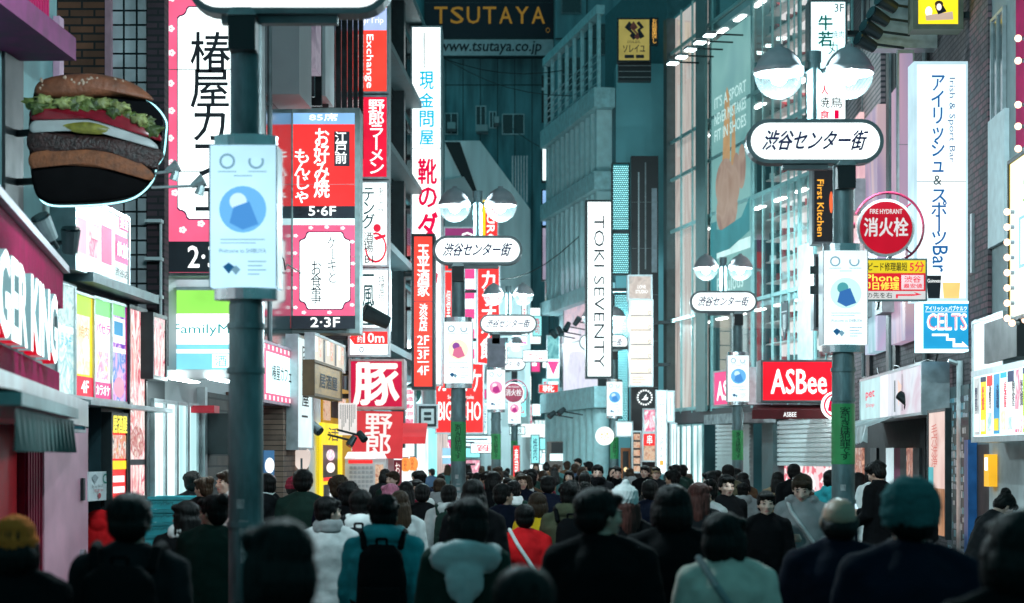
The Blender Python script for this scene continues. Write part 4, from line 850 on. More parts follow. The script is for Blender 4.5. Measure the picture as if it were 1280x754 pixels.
# ------------------------------------------------------------------ far end of the street
FAR = Wall((-9.0, 78), (2.2, 78)); 
fb = Bld('video_store_building', 'tall panel clad building closing the street under a black billboard', FAR, 0, 0, 34, TEALC, 8, t0=0, t1=FAR.L)
for i in range(1, 16): MB().box(i*.7, i*.7+.025, -.03, -.004, 0, 20.2).build('panel_joint', DARK, fb.o)
MB().box(0, FAR.L, -.035, -.004, 17, 17.03).build('panel_joint', DARK, fb.o)
for a, b, c, d in ((556, 572, 142, 168), (595, 607, 133, 165), (628, 655, 143, 168), (612, 620, 140, 160)): fb.win(a, b, c, d, DGLASS, 2, 1)
for px, py, w in ((560, 165, 10), (596, 168, 14), (618, 158, 6)): fb.slab('air_unit', px, px+w, py-8, py, PALEC, .8)
for j in range(5): fb.win(612+j*0, 652, 290+46*j, 322+46*j, DGLASS, 3, 1)
sign('store_billboard', 'black rooftop billboard with large dull gold letters', 'billboard', (531, -40, 692, 47), 76.5, [('t', c_, .075+.126*i_, .56, .075+.126*i_+.1, .8, E('dull gold lettering', (.36, .21, .035), .36, False), dict(bold=.02)) for i_, c_ in enumerate('TSUTAYA')]+[ ('ring', .94, .86, .97, .93, .2, E('dull gold lettering', (.36, .21, .035), .55, False))], D('black billboard', (.006, .008, .018), .5, var=.1), depth=.6, fm=DARK)
sign('web_board', 'pale grey strip with black web address under the billboard', 'billboard', (540, 49, 692, 70), 76.4, [('t', 'www.tsutaya.co.jp', .06, .12, .9, .92, INK, dict(bold=.05, shear=.15))], D('pale board', (.5, .56, .58), .5, var=.15), depth=.4, fm=DARK, br=None)
# concrete building with a diagonal edge
cz = P(600, 300, 66)
cb = thing('concrete_building', 'pale concrete building with a diagonal roof edge and stair openings', 'building', (cz.x, 66, 0))
q = lambda x, y: ((x-600)/F*66, Z(y, 66))
ply = [q(548, 640), q(663, 640), q(663, 262), q(600, 176), q(556, 176)]
MB().prism(ply, 0, 5).build('wall', D('pale board marked concrete', (.6, .74, .75), .75, var=.22, scale=.8, bump=.15, stretch=(3, 1, .4)), cb)
MB().prism([q(556, 178), q(575, 178), q(604, 262), q(597, 262)], -.06, -.004).build('stair_shadow', D('painted stair shade', (.01, .02, .022), .7), cb)  # dark panel on the wall, standing in for shade at the stair opening
MB().prism([q(548, 228), q(580, 222), q(604, 262), q(604, 275), q(575, 240), q(548, 246)], -.25, -.004).build('stair_parapet', PALEC, cb)
b = MB()
for i in range(6): b.box(*[((640+i*3.6)-600)/F*66, ((641.5+i*3.6)-600)/F*66], .5, .56, Z(250, 66), Z(192, 66))
b.build('railing', ALU, cb)
# tower beyond
TB = thing('tower_block', 'tall grey tower block rising behind the balcony building', 'building', (P(694, 570, 74).x, 74, 0)); 
MB().box(0, 7.2, 0, 6, 0, 36).build('wall', D('grey tower render', (.16, .31, .34), .7, var=.45, scale=.9, stretch=(2.5, 1, .3)), TB)
for i in range(2): MB().box(1.2+i*1.6, 1.24+i*1.6, -.05, -.004, 0, 36).build('drain_pipe', DARK, TB)
for z in (9, 12, 15, 18, 21, 24): MB().box(0, 7.2, -.04, -.004, z, z+.05).build('panel_joint', DARK, TB)
for z in (10, 13, 16, 19): window(TB, .25, 1.0, z, z+1.3, DGLASS, GREY, 1, 2)
for z in (17.4, 20.4): window(TB, 1.4, 2.6, z, z+1.2, DGLASS, GREY, 2, 1)
# stacked small signs down the far street
sign('logo_column', 'black column board with grey round emblems on the far building', 'sign', (677, 94, 693, 152), 70, [('ring', .2, .05, .85, .2, .3, STEEL), ('r', .0, .27, .4, .33, PALEC), ('ring', .25, .66, .85, .8, .3, STEEL), ('t', 'めり', .2, .83, .9, .95, STEEL)], BLACK, depth=.3, frame=False)
sign('tube_sign', 'plain white lit column sign, highest of the far stacked signs', 'sign', (678, 178, 693, 226), 68, [], E('far white sign', (.8, 1, 1), 1.3), depth=.4, fm=DARK)
sign('exit_sign', 'tiny green running man exit plate between far lit column signs', 'sign', (686, 229, 693, 235), 68, [('p', [(.3, .9), (.5, .2), (.7, .9)], WLIT)], E('exit green', (.02, .5, .3), .8), depth=.1, frame=False)
sign('blue_sign', 'blue lightbox with a white blot on the far stacked signs', 'sign', (678, 238, 693, 282), 68, [('e', .2, .4, .9, .75, WLIT), ('e', .3, .1, .5, .45, WLIT), ('r', .3, .8, .8, .95, WLIT2)], E('soft blue box', (.28, .5, .85), .85), depth=.4, fm=DARK)
sign('lavender_screen', 'dim lavender screen below the blue lightbox in the far street', 'screen', (678, 285, 697, 350), 68, [], PIC('lavender picture', [(.3, .28, .4), (.5, .45, .6), (.4, .4, .5)], 1.2, .6), depth=.3, fm=DARK)
sign('red_yellow_sign', 'red and yellow far lightbox with white characters over a teal picture', 'sign', (682, 352, 698, 384), 67, [('r', 0, .6, 1, .8, YEL), ('r', 0, .5, 1, .62, WLIT), ('t', 'プ', .2, .05, .9, .45, WLET, dict(bold=.05))], REDL, depth=.3)
sign('teal_picture', 'teal picture lightbox with magenta arrow, low in the far stack', 'sign', (684, 420, 699, 508), 66.5, [('r', 0, .33, 1, .6, WLIT), ('p', [(.0, .36), (1, .36), (.5, .56)], PNKP), ('r', .1, .65, .9, .98, WLIT), ('t', 'フジ', .15, .8, .85, .95, INK)], PIC('teal picture', [(.1, .4, .45), (.3, .75, .75), (.05, .25, .3)], 2, .7), depth=.3)
random.seed(21)
cl = [WLIT, WLIT2, PNKP, REDL, E('far aqua sign', (.3, .9, .92), .95), E('far white sign', (.8, 1, 1), 1.3), P1, P5]
k = 0
farl = ['white', 'cool white', 'pink', 'red', 'aqua', 'bright white', 'pale picture', 'pink picture']
for (x0, y0, x1, y1, Y, c) in ((607, 455, 620, 500, 72, 3), (588, 480, 603, 540, 70, 2), (628, 440, 636, 470, 74, 4), (652, 470, 664, 500, 72, 0), (655, 505, 676, 520, 73, 1), (660, 385, 676, 430, 74, 5), (612, 520, 634, 545, 74, 3), (560, 545, 615, 558, 62, 1), (650, 548, 690, 562, 74, 4), (590, 550, 640, 566, 73, 0),
                               (545, 560, 600, 572, 64, 4), (664, 440, 675, 465, 73, 2), (668, 525, 684, 545, 71, 6), (604, 566, 650, 580, 75, 5), (655, 566, 700, 580, 75, 1), (540, 575, 600, 592, 66, 7), (596, 584, 650, 600, 76, 0), (640, 512, 652, 546, 73.5, 7)):
    nm = 'shop_sign'
    pos = 'at %s the far shopfronts' % ['the crown of', 'eye level in', 'the foot of'][0 if y0 < 470 else 1 if y0 < 545 else 2]
    near = ['left of', 'behind', 'just right of'][0 if x0 < 605 else 1 if x0 < 640 else 2]+' the third lamp post'
    sign(nm, '%s %s lit sign, %s' % ('wide' if (x1-x0) > (y1-y0) else 'upright', farl[c], near) + (', low over the heads' if y0 > 540 else ', high up' if y0 < 450 else ', mid height' if y0 < 500 else ', above the crowd'), 'sign', (x0, y0, x1, y1), Y, [('r', .1, .25, .9, .4, [INK, NAVY, WLIT][k % 3]), ('r', .1, .55, .6, .7, [INK, NAVY, WLIT][k % 3])] if k % 2 else [], cl[c], depth=.3, fm=GREY, group='small lit signs of the far shopfronts'); k += 1
random.seed(77); seen = set()
WORDS = ['居酒屋', 'カラオケ', '薬', '焼肉', 'ラーメン', '寿司', '靴', '個室', '24時間', 'くすり', '漫画', 'ゲーム', 'BAR', 'CAFE', '占い', '質', '焼鳥', 'SALE']
XB = [(530, 'over the red karaoke board'), (566, 'beside the second lamp post'), (600, 'between second and third lamp posts'), (628, 'behind the third lamp post'), (652, 'past the third lamp post'), (676, 'before the stacked far column'), (700, 'by the fluted columns')]
YB_ = [(372, 'high'), (430, 'upper'), (480, 'middle'), (530, 'low')]
def dark(c): return c in (2, 3)
while len(seen) < 52:
    bx = random.randrange(6); by = random.randrange(4); c = random.randrange(8); up = random.random() < .6
    if (bx, by, c, up) in seen or (by == 0 and bx < 1): continue
    seen.add((bx, by, c, up))
    w_, h_ = (random.uniform(5, 11), random.uniform(20, 46)) if up else (random.uniform(16, 34), random.uniform(7, 14))
    x0 = random.uniform(XB[bx][0], XB[bx+1][0])-w_/2; y0 = random.uniform(YB_[by][0], YB_[by][0]+46); Y = random.uniform(63, 76) if 556 < x0 < 655 and y0 < 450 and False else random.uniform(60, 76)
    if 590 < x0 < 664 and y0 < 445: Y = random.uniform(58, 65)
    wd = random.choice(WORDS); tm_ = WLET if dark(c) else random.choice((INK, NAVY, REDLET, TEALB))
    sign('shop_sign', '%s %s small lit sign, %s level %s' % (farl[c], 'upright' if up else 'wide', YB_[by][1], XB[bx][1]), 'sign', (x0, y0, x0+w_, y0+h_), Y, [('t', wd, .2, .1, .8, .9, tm_, dict(vertical=True, bold=.02) if up else dict(bold=.02))], cl[c], depth=.25, fm=GREY, fw=.02, group='small lit signs of the far shopfronts')
sh = thing('far_arcade', 'low row of brightly lit far shopfronts closing the street', 'shopfront', (P(545, 570, 77).x, 77, 0))
MB().box(0, 5.4, 0, .8, 0, 3.4).build('wall', PALEC, sh)
for i in range(5): MB().box(.06+i*1.06, 1.06+i*1.06, -.06, -.004, .3, 3.3).build('lit_window', [PIC('bright far interior', [(.5, .85, .88), (1, 1, 1), (.75, .98, 1), (.9, 1, 1)], 2, 1.7), PIC('aqua interior', [(.3, .75, .78), (.9, 1, 1), (.5, .85, .85)], 2, 1.5)][i % 2], sh)
sign('blue_awning_sign', 'pale blue awning front low over the far crowd', 'awning', (522, 560, 565, 580), 58, [('r', 0, .5, 1, .6, WLIT)], E('pale blue awning', (.35, .7, .9), .75), depth=.8, frame=False)
sign('canopy_sign', 'white lit underside of a canopy in the far street', 'canopy', (652, 530, 682, 546), 64, [], E('white canopy', (.85, .95, .95), .9), depth=1.5, frame=False)

# ------------------------------------------------------------------ right: balcony building with columns
cbd = Bld('balcony_building', 'grey building with a railed roof terrace and fluted columns over the round sign', RC, 699, 769, 12.2, D('cool grey facade', (.05, .15, .17), .6, var=.4, scale=.8), 5)
L = cbd.L
o = cbd.o
XR = cbd.L
PCOR = D('pale cornice', (.34, .6, .63), .55); PCOL = D('pale column', (.42, .68, .7), .5, var=.12)
for za, zb in ((11.7, 12.25), (9.4, 9.9), (6.4, 6.8), (3.3, 3.9)): MB().box(-.1, XR, -.6, -.004, za, zb).build('cornice', PCOR, o)
n = 11
for za, zb in ((9.91, 11.69), (6.81, 9.39)):
    for i in range(n):
        x = .1+i*XR/n; MB().box(x, x+.22, -.45, -.006, za, zb).build('fin', PCOL, o)
for i in range(9):
    x = .1+i*XR/9; MB().lathe([(.24, 0), (.24, 3.29)], (x+.3, -.3, 0), n=18).build('column', PCOL, o, smooth=True)
for i in range(5): window(o, .3+i*1.3, 1.2+i*1.3, 4.1, 5.9, DGLASS, GREY, 2, 1)
b = MB()
for i in range(8):
    x = .05+i*XR*.98/7; b.box(x-.05, x+.05, -.5, -.4, 12.254, 14.3)
b.box(0, XR, -.54, -.3, 14.304, 14.55).build('terrace_frame', PCOR, o)
b = MB()
for k in range(5):
    for i in range(7): b.box(.1+i*XR*.14, XR*.14+i*XR*.14, -.47, -.45, 12.4+.2*k, 12.43+.2*k)
b.build('railing', ALU, o)
MB().box(0, L, 1.5, 4.6, 12.204, 16).build('upper_wall', D('dark teal setback', (.06, .17, .19), .7), o)
YS = RC.hit(769)[0].y
world_part(o, 'side_wall', (769-CX)/F*YS+.02, (840-CX)/F*YS, YS-.1, YS+1., 0, 12.9, D('teal side wall', (.12, .36, .4), .6, var=.2, scale=.8))
b = MB()
sign('soleil_sign', 'dull yellow sign with zigzag emblem on the railed terrace', 'sign', (773, 24, 812, 76), 50, [('p', [(.2, .2), (.35, .05), (.5, .2), (.4, .25), (.62, .42), (.48, .5), (.36, .4), (.42, .34)], INK), ('p', [(.48, .05), (.62, .2), (.52, .26), (.74, .42), (.6, .5), (.5, .42), (.58, .36), (.36, .2)], D('brick red print', (.3, .06, .04), .5)), ('p', [(.66, .05), (.82, .2), (.7, .26), (.84, .42), (.7, .48), (.6, .26), (.7, .2), (.58, .1)], INK), ('t', 'SOLEIL', .28, .52, .72, .58, INK), ('t', 'ソレイユ', .15, .62, .85, .8, INK, dict(bold=.03)), ('r', .2, .86, .5, .94, INK), ('r', .56, .86, .82, .94, INK)], E('dull yellow sign', (.42, .36, .1), .55), depth=.3, fm=DARK)
sign('louvre_band', 'black louvred band under the dull yellow zigzag sign', 'panel', (773, 77, 814, 101), 50.2, [('r', 0, .2+.3*i, 1, .23+.3*i, STEEL) for i in range(3)], BLACK, depth=.3, frame=False)
sign('black_notice', 'black vertical notice with orange characters beside the dull yellow sign', 'sign', (813, 22, 823, 56), 50.1, [('t', 'お部屋探し', .2, .05, .8, .95, E('amber print', (.95, .5, .1), .8), dict(vertical=True))], BLACK, depth=.2, frame=False)
# led panel, name sign and others hanging on this building
LEDB = E('led panel body', (.02, .2, .24), .5)
def led(px0, py0, px1, py1, Y, label):
    o = sign('led_panel', label, 'screen', (px0, py0, px1, py1), Y, [], LEDB, depth=.3, fm=DARK)
    w = (px1-px0)/F*Y; h = (py1-py0)/F*Y; b = MB(); nx = 8; nz = int(h/w*nx); p = w/nx
    for i in range(nx):
        for j in range(nz): 
            x = -w/2+p*(i+.5+(.25 if j % 2 else -.25)); z = p*(j+.5)
            b.add([(x+p*.3*math.cos(a), -.006, z+p*.3*math.sin(a)) for a in [math.pi/3*k for k in range(6)]], [tuple(range(6))])
    b.build('dot', E('led aqua dot', (.4, .95, 1.), 1.5, False), o, kind='stuff')
led(766, 205, 786, 342, 49.6, 'tall aqua dotted light panel behind the white vertical name sign')
led(768, 368, 785, 545, 50.8, 'dimmer aqua dotted light panel behind the smallest right lamp post')
sign('name_sign', 'tall white vertical sign with thin black rotated capitals', 'sign', (734, 252, 764, 471), 48.5, [('t', 'TOKI SEVENTY', .28, .08, .72, .95, INK, dict(rot=True))], WLIT, depth=.5, fm=DARK, fw=.04, br='R')
PNKPHO = PIC('pink crowd photo', [(.55, .35, .42), (.8, .55, .62), (.65, .5, .6), (.45, .4, .5)], 2.5, .7)
RC.sign('photo_board', 'dusty pink photo board beside the white vertical name sign', 'billboard', 705, 735, 338, 432, [('r', .1, .1, .35, .4, PNKPHO)], PNKPHO, off=.3, depth=.25, fm=GREY)
RC.sign('photo_screen', 'large lavender lit screen with a slanted top near the black floodlights', 'screen', 704, 748, 432, 506, [('r', .1, .3, .5, .9, PIC('lavender light picture', [(.62, .62, .8), (.8, .8, .92), (.7, .72, .85)], 1.5, .85))], PIC('lavender light picture', [(.62, .62, .8), (.8, .8, .92), (.7, .72, .85)], 1.5, .85), off=.32, depth=.3, fm=DARK)
for i, (px, py) in enumerate(((692, 418), (700, 414), (709, 408), (721, 402))): spot(px, py, 54, .16, .45, ((-.5, -.4, .6), (.3, -.4, -.7), (-.4, -.4, -.8), (.5, -.3, .7))[i], ['lowest black floodlight of four near the lavender screen', 'second black floodlight near the lavender screen, tipped down', 'third black floodlight near the lavender screen', 'highest black floodlight of four near the lavender screen'][i], DARK, rod=(.6, .2, -.1), k=.55)
for i, (px, py) in enumerate(((690, 518), (702, 514))): spot(px, py, 54, .16, .4, (-.6, -.4, -.5), ['black floodlight under the lavender screen, outer one', 'black floodlight under the lavender screen, inner one'][i], DARK, rod=(.6, .2, -.1), k=.55)
o = thing('round_shop_sign', 'white glowing round sign with small gold face marks', 'sign', P(756, 545, 47.5)); MB().lathe([(0, 0), (.23, 0), (.23, .12), (0, .12)], n=32, axis='y').build('disc', E('warm white disc', (.95, .96, .92), 1.05), o)
b = MB()
for u, v, r in ((-.07, .04, .025), (.06, .05, .025), (-.08, -.04, .02), (.08, -.04, .02), (0, -.09, .02), (.02, .0, .02), (.0, .08, .015)): b.add([(u+r*math.cos(a), -.004, v+r*math.sin(a)) for a in [math.pi/4*k for k in range(8)]], [tuple(range(8))])
b.build('printed_graphic', E('gold print', (.9, .6, .1), .7), o)
sign('cream_column', 'tall cream lightbox divided in floors with tiny black squares', 'sign', (788, 376, 815, 482), 47.5, [('r', 0, .17*i, 1, .17*i+.012, GREY) for i in range(1, 6)]+[('ring', .82, .17*i+.12, .96, .17*i+.165, .3, GREY) for i in range(5)]+[('r', .1, .9, .6, .905, GREY), ('r', .1, .93, .7, .935, GREY), ('r', .1, .96, .5, .965, GREY)], E('cream lightbox', (1., .88, .72), 1.), depth=.4, fm=ALU, br='R')
sign('beige_photo_sign', 'beige photo lightbox capping the cream column', 'sign', (786, 345, 814, 374), 47.6, [('t', 'LOVE\nSTUDIO', .3, .4, .85, .75, WLET)], PIC('beige photo', [(.5, .42, .38), (.7, .62, .56), (.42, .4, .38)], 3, .8), depth=.4, fm=ALU)
o = thing('round_bird_sign', 'black round sign with a white ring of letters and bird shape', 'sign', P(806, 497, 47)); MB().lathe([(0, 0), (.21, 0), (.21, .1), (0, .1)], n=32, axis='y').build('disc', BLACK, o)
b = MB(); 
for k in range(18): a = 2*math.pi*k/18; b.add([(.175*math.cos(a+d)+e*math.cos(a), -.004, .175*math.sin(a+d)+e*math.sin(a)) for d, e in ((-.1, -.02), (.1, -.02), (.1, .02), (-.1, .02))], [(0, 1, 2, 3)])
b.add([(x*.1, -.004, z*.1) for x, z in ((-.9, -.6), (.6, -.6), (.9, .0), (.3, .1), (.5, .9), (.0, .4), (-.3, -.2))], [tuple(range(7))])
b.build('printed_graphic', WLET, o)
sign('highball_sign', 'narrow white vertical bar sign with grey characters', 'sign', (821, 489, 833, 592), 47, [('t', '渋谷ハイボ丨ルBAR', .2, .03, .8, .82, GREY, dict(vertical=True, bold=.01)), ('r', .3, .84, .7, .9, E('amber print', (.95, .5, .1), .8))], WLIT, depth=.2, fm=ALU)
sign('white_plate', 'short white plate with faint marks beside the bar sign', 'sign', (834, 490, 842, 527), 46.8, [('r', .4, .2, .6, .8, E('faint grey print', (.6, .7, .72), .7))], WLIT2, depth=.1)
sign('white_strip', 'thin white strip with faint letters hung below the short plate', 'sign', (839, 530, 845, 592), 46.6, [('r', .35, .1, .65, .8, E('faint grey print', (.6, .7, .72), .7))], WLIT2, depth=.1)
sign('pink_photo_column', 'pink picture column in the dark gap under the round bird sign', 'sign', (805, 512, 819, 540), 48.2, [], P5, depth=.2)
sign('red_food_sign', 'red lit food shop sign low in the dark gap', 'sign', (804, 542, 820, 576), 48, [('r', 0, .45, 1, 1, PIC('warm food print', [(.8, .3, .15), (.95, .7, .5), (.5, .15, .1)], 10, .6)), ('t', '串', .3, .05, .7, .4, WLET)], REDL, depth=.2)
sign('menu_column', 'column of small food pictures in the dark gap', 'sign', (791, 540, 801, 590), 48.4, [('r', .1, .05+.2*i, .9, .2+.2*i, PIC('warm food print', [(.8, .3, .15), (.95, .7, .5), (.5, .15, .1)], 10, .6)) for i in range(5)], BLACK, depth=.2)
sign('orange_door', 'orange framed doorway of a small bar behind the crowd', 'door', (776, 560, 788, 600), 49.5, [('r', .2, .1, .8, 1, BLACK), ('e', .3, .6, .7, .75, E('warm lamp', (1, .7, .35), 1.))], D('orange wood', (.35, .1, .02), .5), depth=.1, frame=False)
sign('lit_canopy', 'white lit canopy box over the orange doorway', 'sign', (771, 528, 790, 545), 49, [], WLIT2, depth=.4)
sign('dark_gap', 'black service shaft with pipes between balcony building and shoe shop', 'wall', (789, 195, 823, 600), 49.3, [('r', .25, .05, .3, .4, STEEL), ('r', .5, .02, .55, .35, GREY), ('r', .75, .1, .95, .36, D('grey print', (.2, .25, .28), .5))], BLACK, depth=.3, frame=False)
sign('shop_kiosk', 'brown kiosk front with a pale price board at the foot of the balcony building', 'kiosk', (684, 552, 718, 600), 58, [('r', .1, .32, .95, .5, WLIT2), ('t', '1F', .5, .34, .65, .48, INK), ('r', .15, .02, .9, .3, BLACK)], D('brown kiosk', (.2, .16, .14), .6), depth=1., frame=False)

# ------------------------------------------------------------------ right: glass shoe shop
TEALF = D('teal green mullion', (.3, .58, .58), .4, .2, .15)
sg = thing('shoe_shop_building', 'glass fronted shoe shop building with teal mullions and shelves of shoes', 'building', (RG.A.x, RG.A.y, 0), RG.rz)
L = RG.L; Hs = 13
MB().box(0, L, 3.2, 6, 0, Hs).build('wall', D('interior white wall', (.55, .55, .54), .7, var=.1), sg)
MB().box(-.02, .3, -.12, .09, 0, Hs).build('corner_pier', D('dark teal pier', (.05, .095, .1), .5), sg)
floors = [3.1, 5.35, 7.6, 9.85, 12.1]
for z in floors: MB().box(.46, L, .1, 3.19, z-.16, z).build('floor_slab', PALEC, sg)
CEIL = E('shop ceiling light', (1., .93, .9), 9.)
for z in floors:
    b = MB()
    for i in range(9): b.box(.7+i*L/9.3, .7+i*L/9.3+L/22, .2, .32, z-.19, z-.165)
    b.build('ceiling_light', CEIL, sg, kind='stuff')
random.seed(5)
xs = [hitx for hitx in (RG.hit(p)[1] for p in (835, 852, 866, 879, 890, 941, 966, 986, 1000, 1020, 1046, 1066))]
# shelves with shoes behind the right half of the glass
shb, shoe = MB(), [MB(), MB(), MB()]
for fi, z in enumerate(floors[:4]):
    for k in range(4):
        zz = z+.35+k*.46; shb.box(xs[5], L-.1, .3, .6, zz, zz+.03)
        x = xs[5]+.15
        while x < L-.3:
            b = shoe[random.randrange(3)]; s_ = random.uniform(.09, .13)
            b.prism([(x, zz+.031), (x+s_*2.4, zz+.031), (x+s_*2.4, zz+.031+s_*.5), (x+s_*1.3, zz+.031+s_*.8), (x+s_*.8, zz+.031+s_*1.3), (x, zz+.031+s_*1.4)], .33, .45); x += random.uniform(.3, .5)
shb.build('shelf', D('pale shelf', (.7, .66, .64), .5), sg)
for b, m in zip(shoe, (D('dark shoe', (.03, .05, .05), .5), D('red shoe', (.4, .04, .05), .5), D('white shoe', (.7, .7, .7), .5))): b.build('shoe', m, sg, kind='stuff')
MB().box(xs[5], L-.05, .62, .66, 3.1, Hs).build('back_panel', PIC('pink display panel with added glow', [(.55, .42, .42), (.95, .82, .8), (.85, .7, .7), (.98, .9, .88)], 1.3, 1.05, (1, 1, .6), detail=2), sg)  # glow put into the panel itself to brighten the shop behind the glass
MB().box(.31, xs[3]-.05, .1, .14, 3.1, Hs).build('back_panel', PIC('rosy blind with added glow', [(.5, .36, .33), (.85, .66, .6), (.7, .52, .48), (.95, .8, .74)], 1.1, .85, (3, 1, .35), detail=1), sg)  # blind glows by itself, standing in for shop light falling on it
GLS = GLASS('shop front glass', (.82, .93, .93), .05)
MB().add([(.46, .02, 3.1), (L, .02, 3.1), (L, .02, Hs), (.46, .02, Hs)], [(0, 1, 2, 3)]).build('glass', GLS, sg)
b = MB()
for i, x in enumerate(xs): w_ = .022 if i not in (3, 4, 5, 8) else .07; b.box(x-w_, x+w_, -.03, .015, 3.0, Hs)
for i, (xa, xb) in enumerate(zip(xs, xs[1:])):
    if i > 4: x = (xa+xb)/2; b.box(x-.01, x+.01, -.016, .012, 3.1, Hs)
for z in (3.1, 5.35, 7.6, 8.9, 9.85, 12.1):
    for xa, xb in zip(xs, xs[1:]): b.box(xa+.072, xb-.072, -.034, .019, z-.04, z+.04)
b.build('mullion', TEALF, sg)
MB().box(xs[3]-.1, xs[4]-.02, -.16, -.1, 3, Hs).build('pilaster', D('teal pilaster', (.12, .22, .22), .45, var=.2), sg)
pxa, pxb = xs[4]+.06, xs[5]-.06; po = MB().box(pxa, pxb, -.03, -.002, 5.4, 11.6).build('window_poster', PIC('pale teal poster', [(.2, .48, .48), (.3, .62, .6), (.24, .52, .53)], .5, .55, detail=1), sg)
SKP = PIC('poster skin tone', [(.62, .42, .32), (.8, .6, .48), (.55, .36, .3)], 1.2, .36, detail=2); CONE = E('poster amber cone', (.8, .5, .25), .4)
wv = [(.1, 1.), (.1, .6), (.25, .52), (.4, .5), (.52, .44), (.6, .36), (.72, .4), (.8, .46), (.92, .5), (.95, .62), (.85, .7), (.6, .72), (.45, .76), (.3, .84), (.2, .88)]
fill(po, pxb-pxa, 6.2, [('r', 0, .78, 1, .82, E('poster pale stripe', (.6, .9, .88), .75)), ('p', [(.3, .46), (.36, .24), (.42, .2), (.48, .24), (.5, .46), (.42, .6)], CONE), ('p', [(.52, .5), (.56, .28), (.62, .28), (.64, .5)], CONE), ('e', .12, .46, .6, .64, SKP), ('e', .4, .5, .66, .7, SKP), ('e', .56, .46, .76, .64, SKP), ('e', .7, .44, .9, .6, SKP), ('e', .15, .56, .7, .74, SKP), ('r', .02, .68, .16, 1., E('poster deep teal', (.05, .25, .28), .7)), ('p', [(.0, .7), (.3, .72), (.8, .7), (1, .64), (1, .76), (.5, .8), (0, .8)], E('poster deep teal', (.05, .25, .28), .7))], y=-.034, x0=(pxa+pxb)/2, z0=5.4)
t = MB(); xa, xb = xs[4]+.35, xs[5]-.35
for i, s in enumerate(("IT'S A SPORT", 'NEVER MISTAKES', 'FIT IN SHOES')): put_text(t, s, xa, xb, 10.0-.38*i, 10.26-.38*i, -.045, bold=.03)
put_text(t, 'Fabulous', xa+.2, xb-.2, 5.7, 6.05, -.045, bold=.02)
t.build('lettering', E('pale poster lettering', (.6, .9, .88), .6, False), sg)
MB().box(xs[8]+.05, xs[9]-.02, -.06, -.02, 3.2, 6.2).build('grey_panel', D('pale grey panel', (.36, .43, .44), .5), sg)
# shield emblem on the pale panel
e = thing('shield_emblem', 'dark striped shield emblem on the pale grey panel of the shoe shop', 'sign', (RG.A+RG.d*RG.hit(985)[1]).to_3d()+Vector((RG.n.x*.08, RG.n.y*.08, 4.45)), RG.rz)
MB().prism([(-.2, .7), (-.1, .64), (0, .7), (.1, .64), (.2, .7), (.19, .2), (0, -.1), (-.19, .2)], 0, .02).build('shield', D('dark emblem', (.03, .05, .06), .5), e)
b = MB()
for k in (-1, 0, 1): b.prism([(.06*k-.016, .42), (.06*k+.016, .42), (.06*k+.016, .06+.05*abs(k)), (.06*k-.016, .06+.05*abs(k))], -.006, -.002)
b.box(-.17, .17, -.006, -.002, .47, .49).build('stripe', D('pale emblem', (.5, .55, .55), .5), e)
# ground floor
MB().box(.46, L, -.02, .3, 2.75, 3.05).build('shop_lintel', D('dark lintel', (.04, .06, .065), .5), sg)
for p0, p1 in ((838, 852), (854, 866), (868, 880)):
    x0, x1 = RG.hit(p0)[1], RG.hit(p1)[1]; window(sg, x0, x1, .1, 2.7, LITW, TEALF, 2, 1)
def shutter(px0, px1, z0, z1, name='shutter'):
    x0, x1 = RG.hit(px0)[1], RG.hit(px1)[1]; b = MB(); n = int((z1-z0)/.09)
    for i in range(n): z = z0+(z1-z0)*i/n; b.box(x0, x1, .05-.025*(1), .1, z, z+(z1-z0)/n*.72)
    b.box(x0, x1, .06, .12, z0, z1); b.build(name, D('pale roller shutter', (.6, .7, .7), .4, .2, .1), sg)
shutter(970, 1050, 1.75, 2.7); shutter(893, 935, 0, 2.7)
MB().box(RG.hit(955)[1], RG.hit(969)[1], -.05, .3, 0, 2.74).build('pillar', D('dark teal pier', (.05, .095, .1), .5), sg)
x0, x1 = RG.hit(962)[1], RG.hit(1050)[1]
MB().box(x0, x1, .2, .26, 0, 1.74).build('display', PIC('pink shop display', [(.95, .9, .9), (.95, .7, .72), (.8, .2, .25), (1, .95, .95)], 7, .9, kind='vor'), sg)
sign('shop_sign_red', 'big red lightbox with rounded white shoe shop letters', 'sign', (953, 452, 1044, 501), 37.2, [('t', 'ASBee', .12, .2, .88, .82, WLET, dict(bold=.05))], E('pure red lightbox', (.95, .012, .03), .95), depth=.7, fm=GREY, br=None)
RG.sign('shop_sign_pink', 'pink slanted lightbox with white shoe shop letters by the mid lamp post', 'sign', 893, 930, 466, 507, [('t', 'ASBee', .1, .3, .95, .85, WLET, dict(bold=.06))], E('rose lightbox', (.85, .08, .25), .85), off=.9, depth=.3)
va = thing('awning', 'dark red shop valance with small white letters under the big red lightbox', 'awning', P(995, 518, 37)); 
MB().box(-.85, .85, -.05, 0, -.09, .09).build('valance', D('dark red canvas', (.16, .015, .02), .7), va)
MB().add([(-.85, -.05, .095), (.85, -.05, .095), (.7, .7, .2), (-.7, .7, .2)], [(0, 1, 2, 3)]).build('canopy', D('dark red canvas', (.16, .015, .02), .7), va)
MB().box(-.8, .8, .1, .16, -.06, -.02).build('added_strip_light', E('added shutter light', (.9, 1, 1), 16), va)  # unseen strip added behind the valance to light the shutter
t = MB(); put_text(t, 'ASBEE', -.25, .0, -.05, .04, -.056); t.build('lettering', WLET, va)
o = RG.sign('awning', 'grey weathered shop awning at the foot of the pink lightbox', 'awning', 880, 930, 519, 531, [], D('weathered canvas', (.3, .36, .37), .8, var=.5, scale=6), off=.7, depth=.7, frame=False)
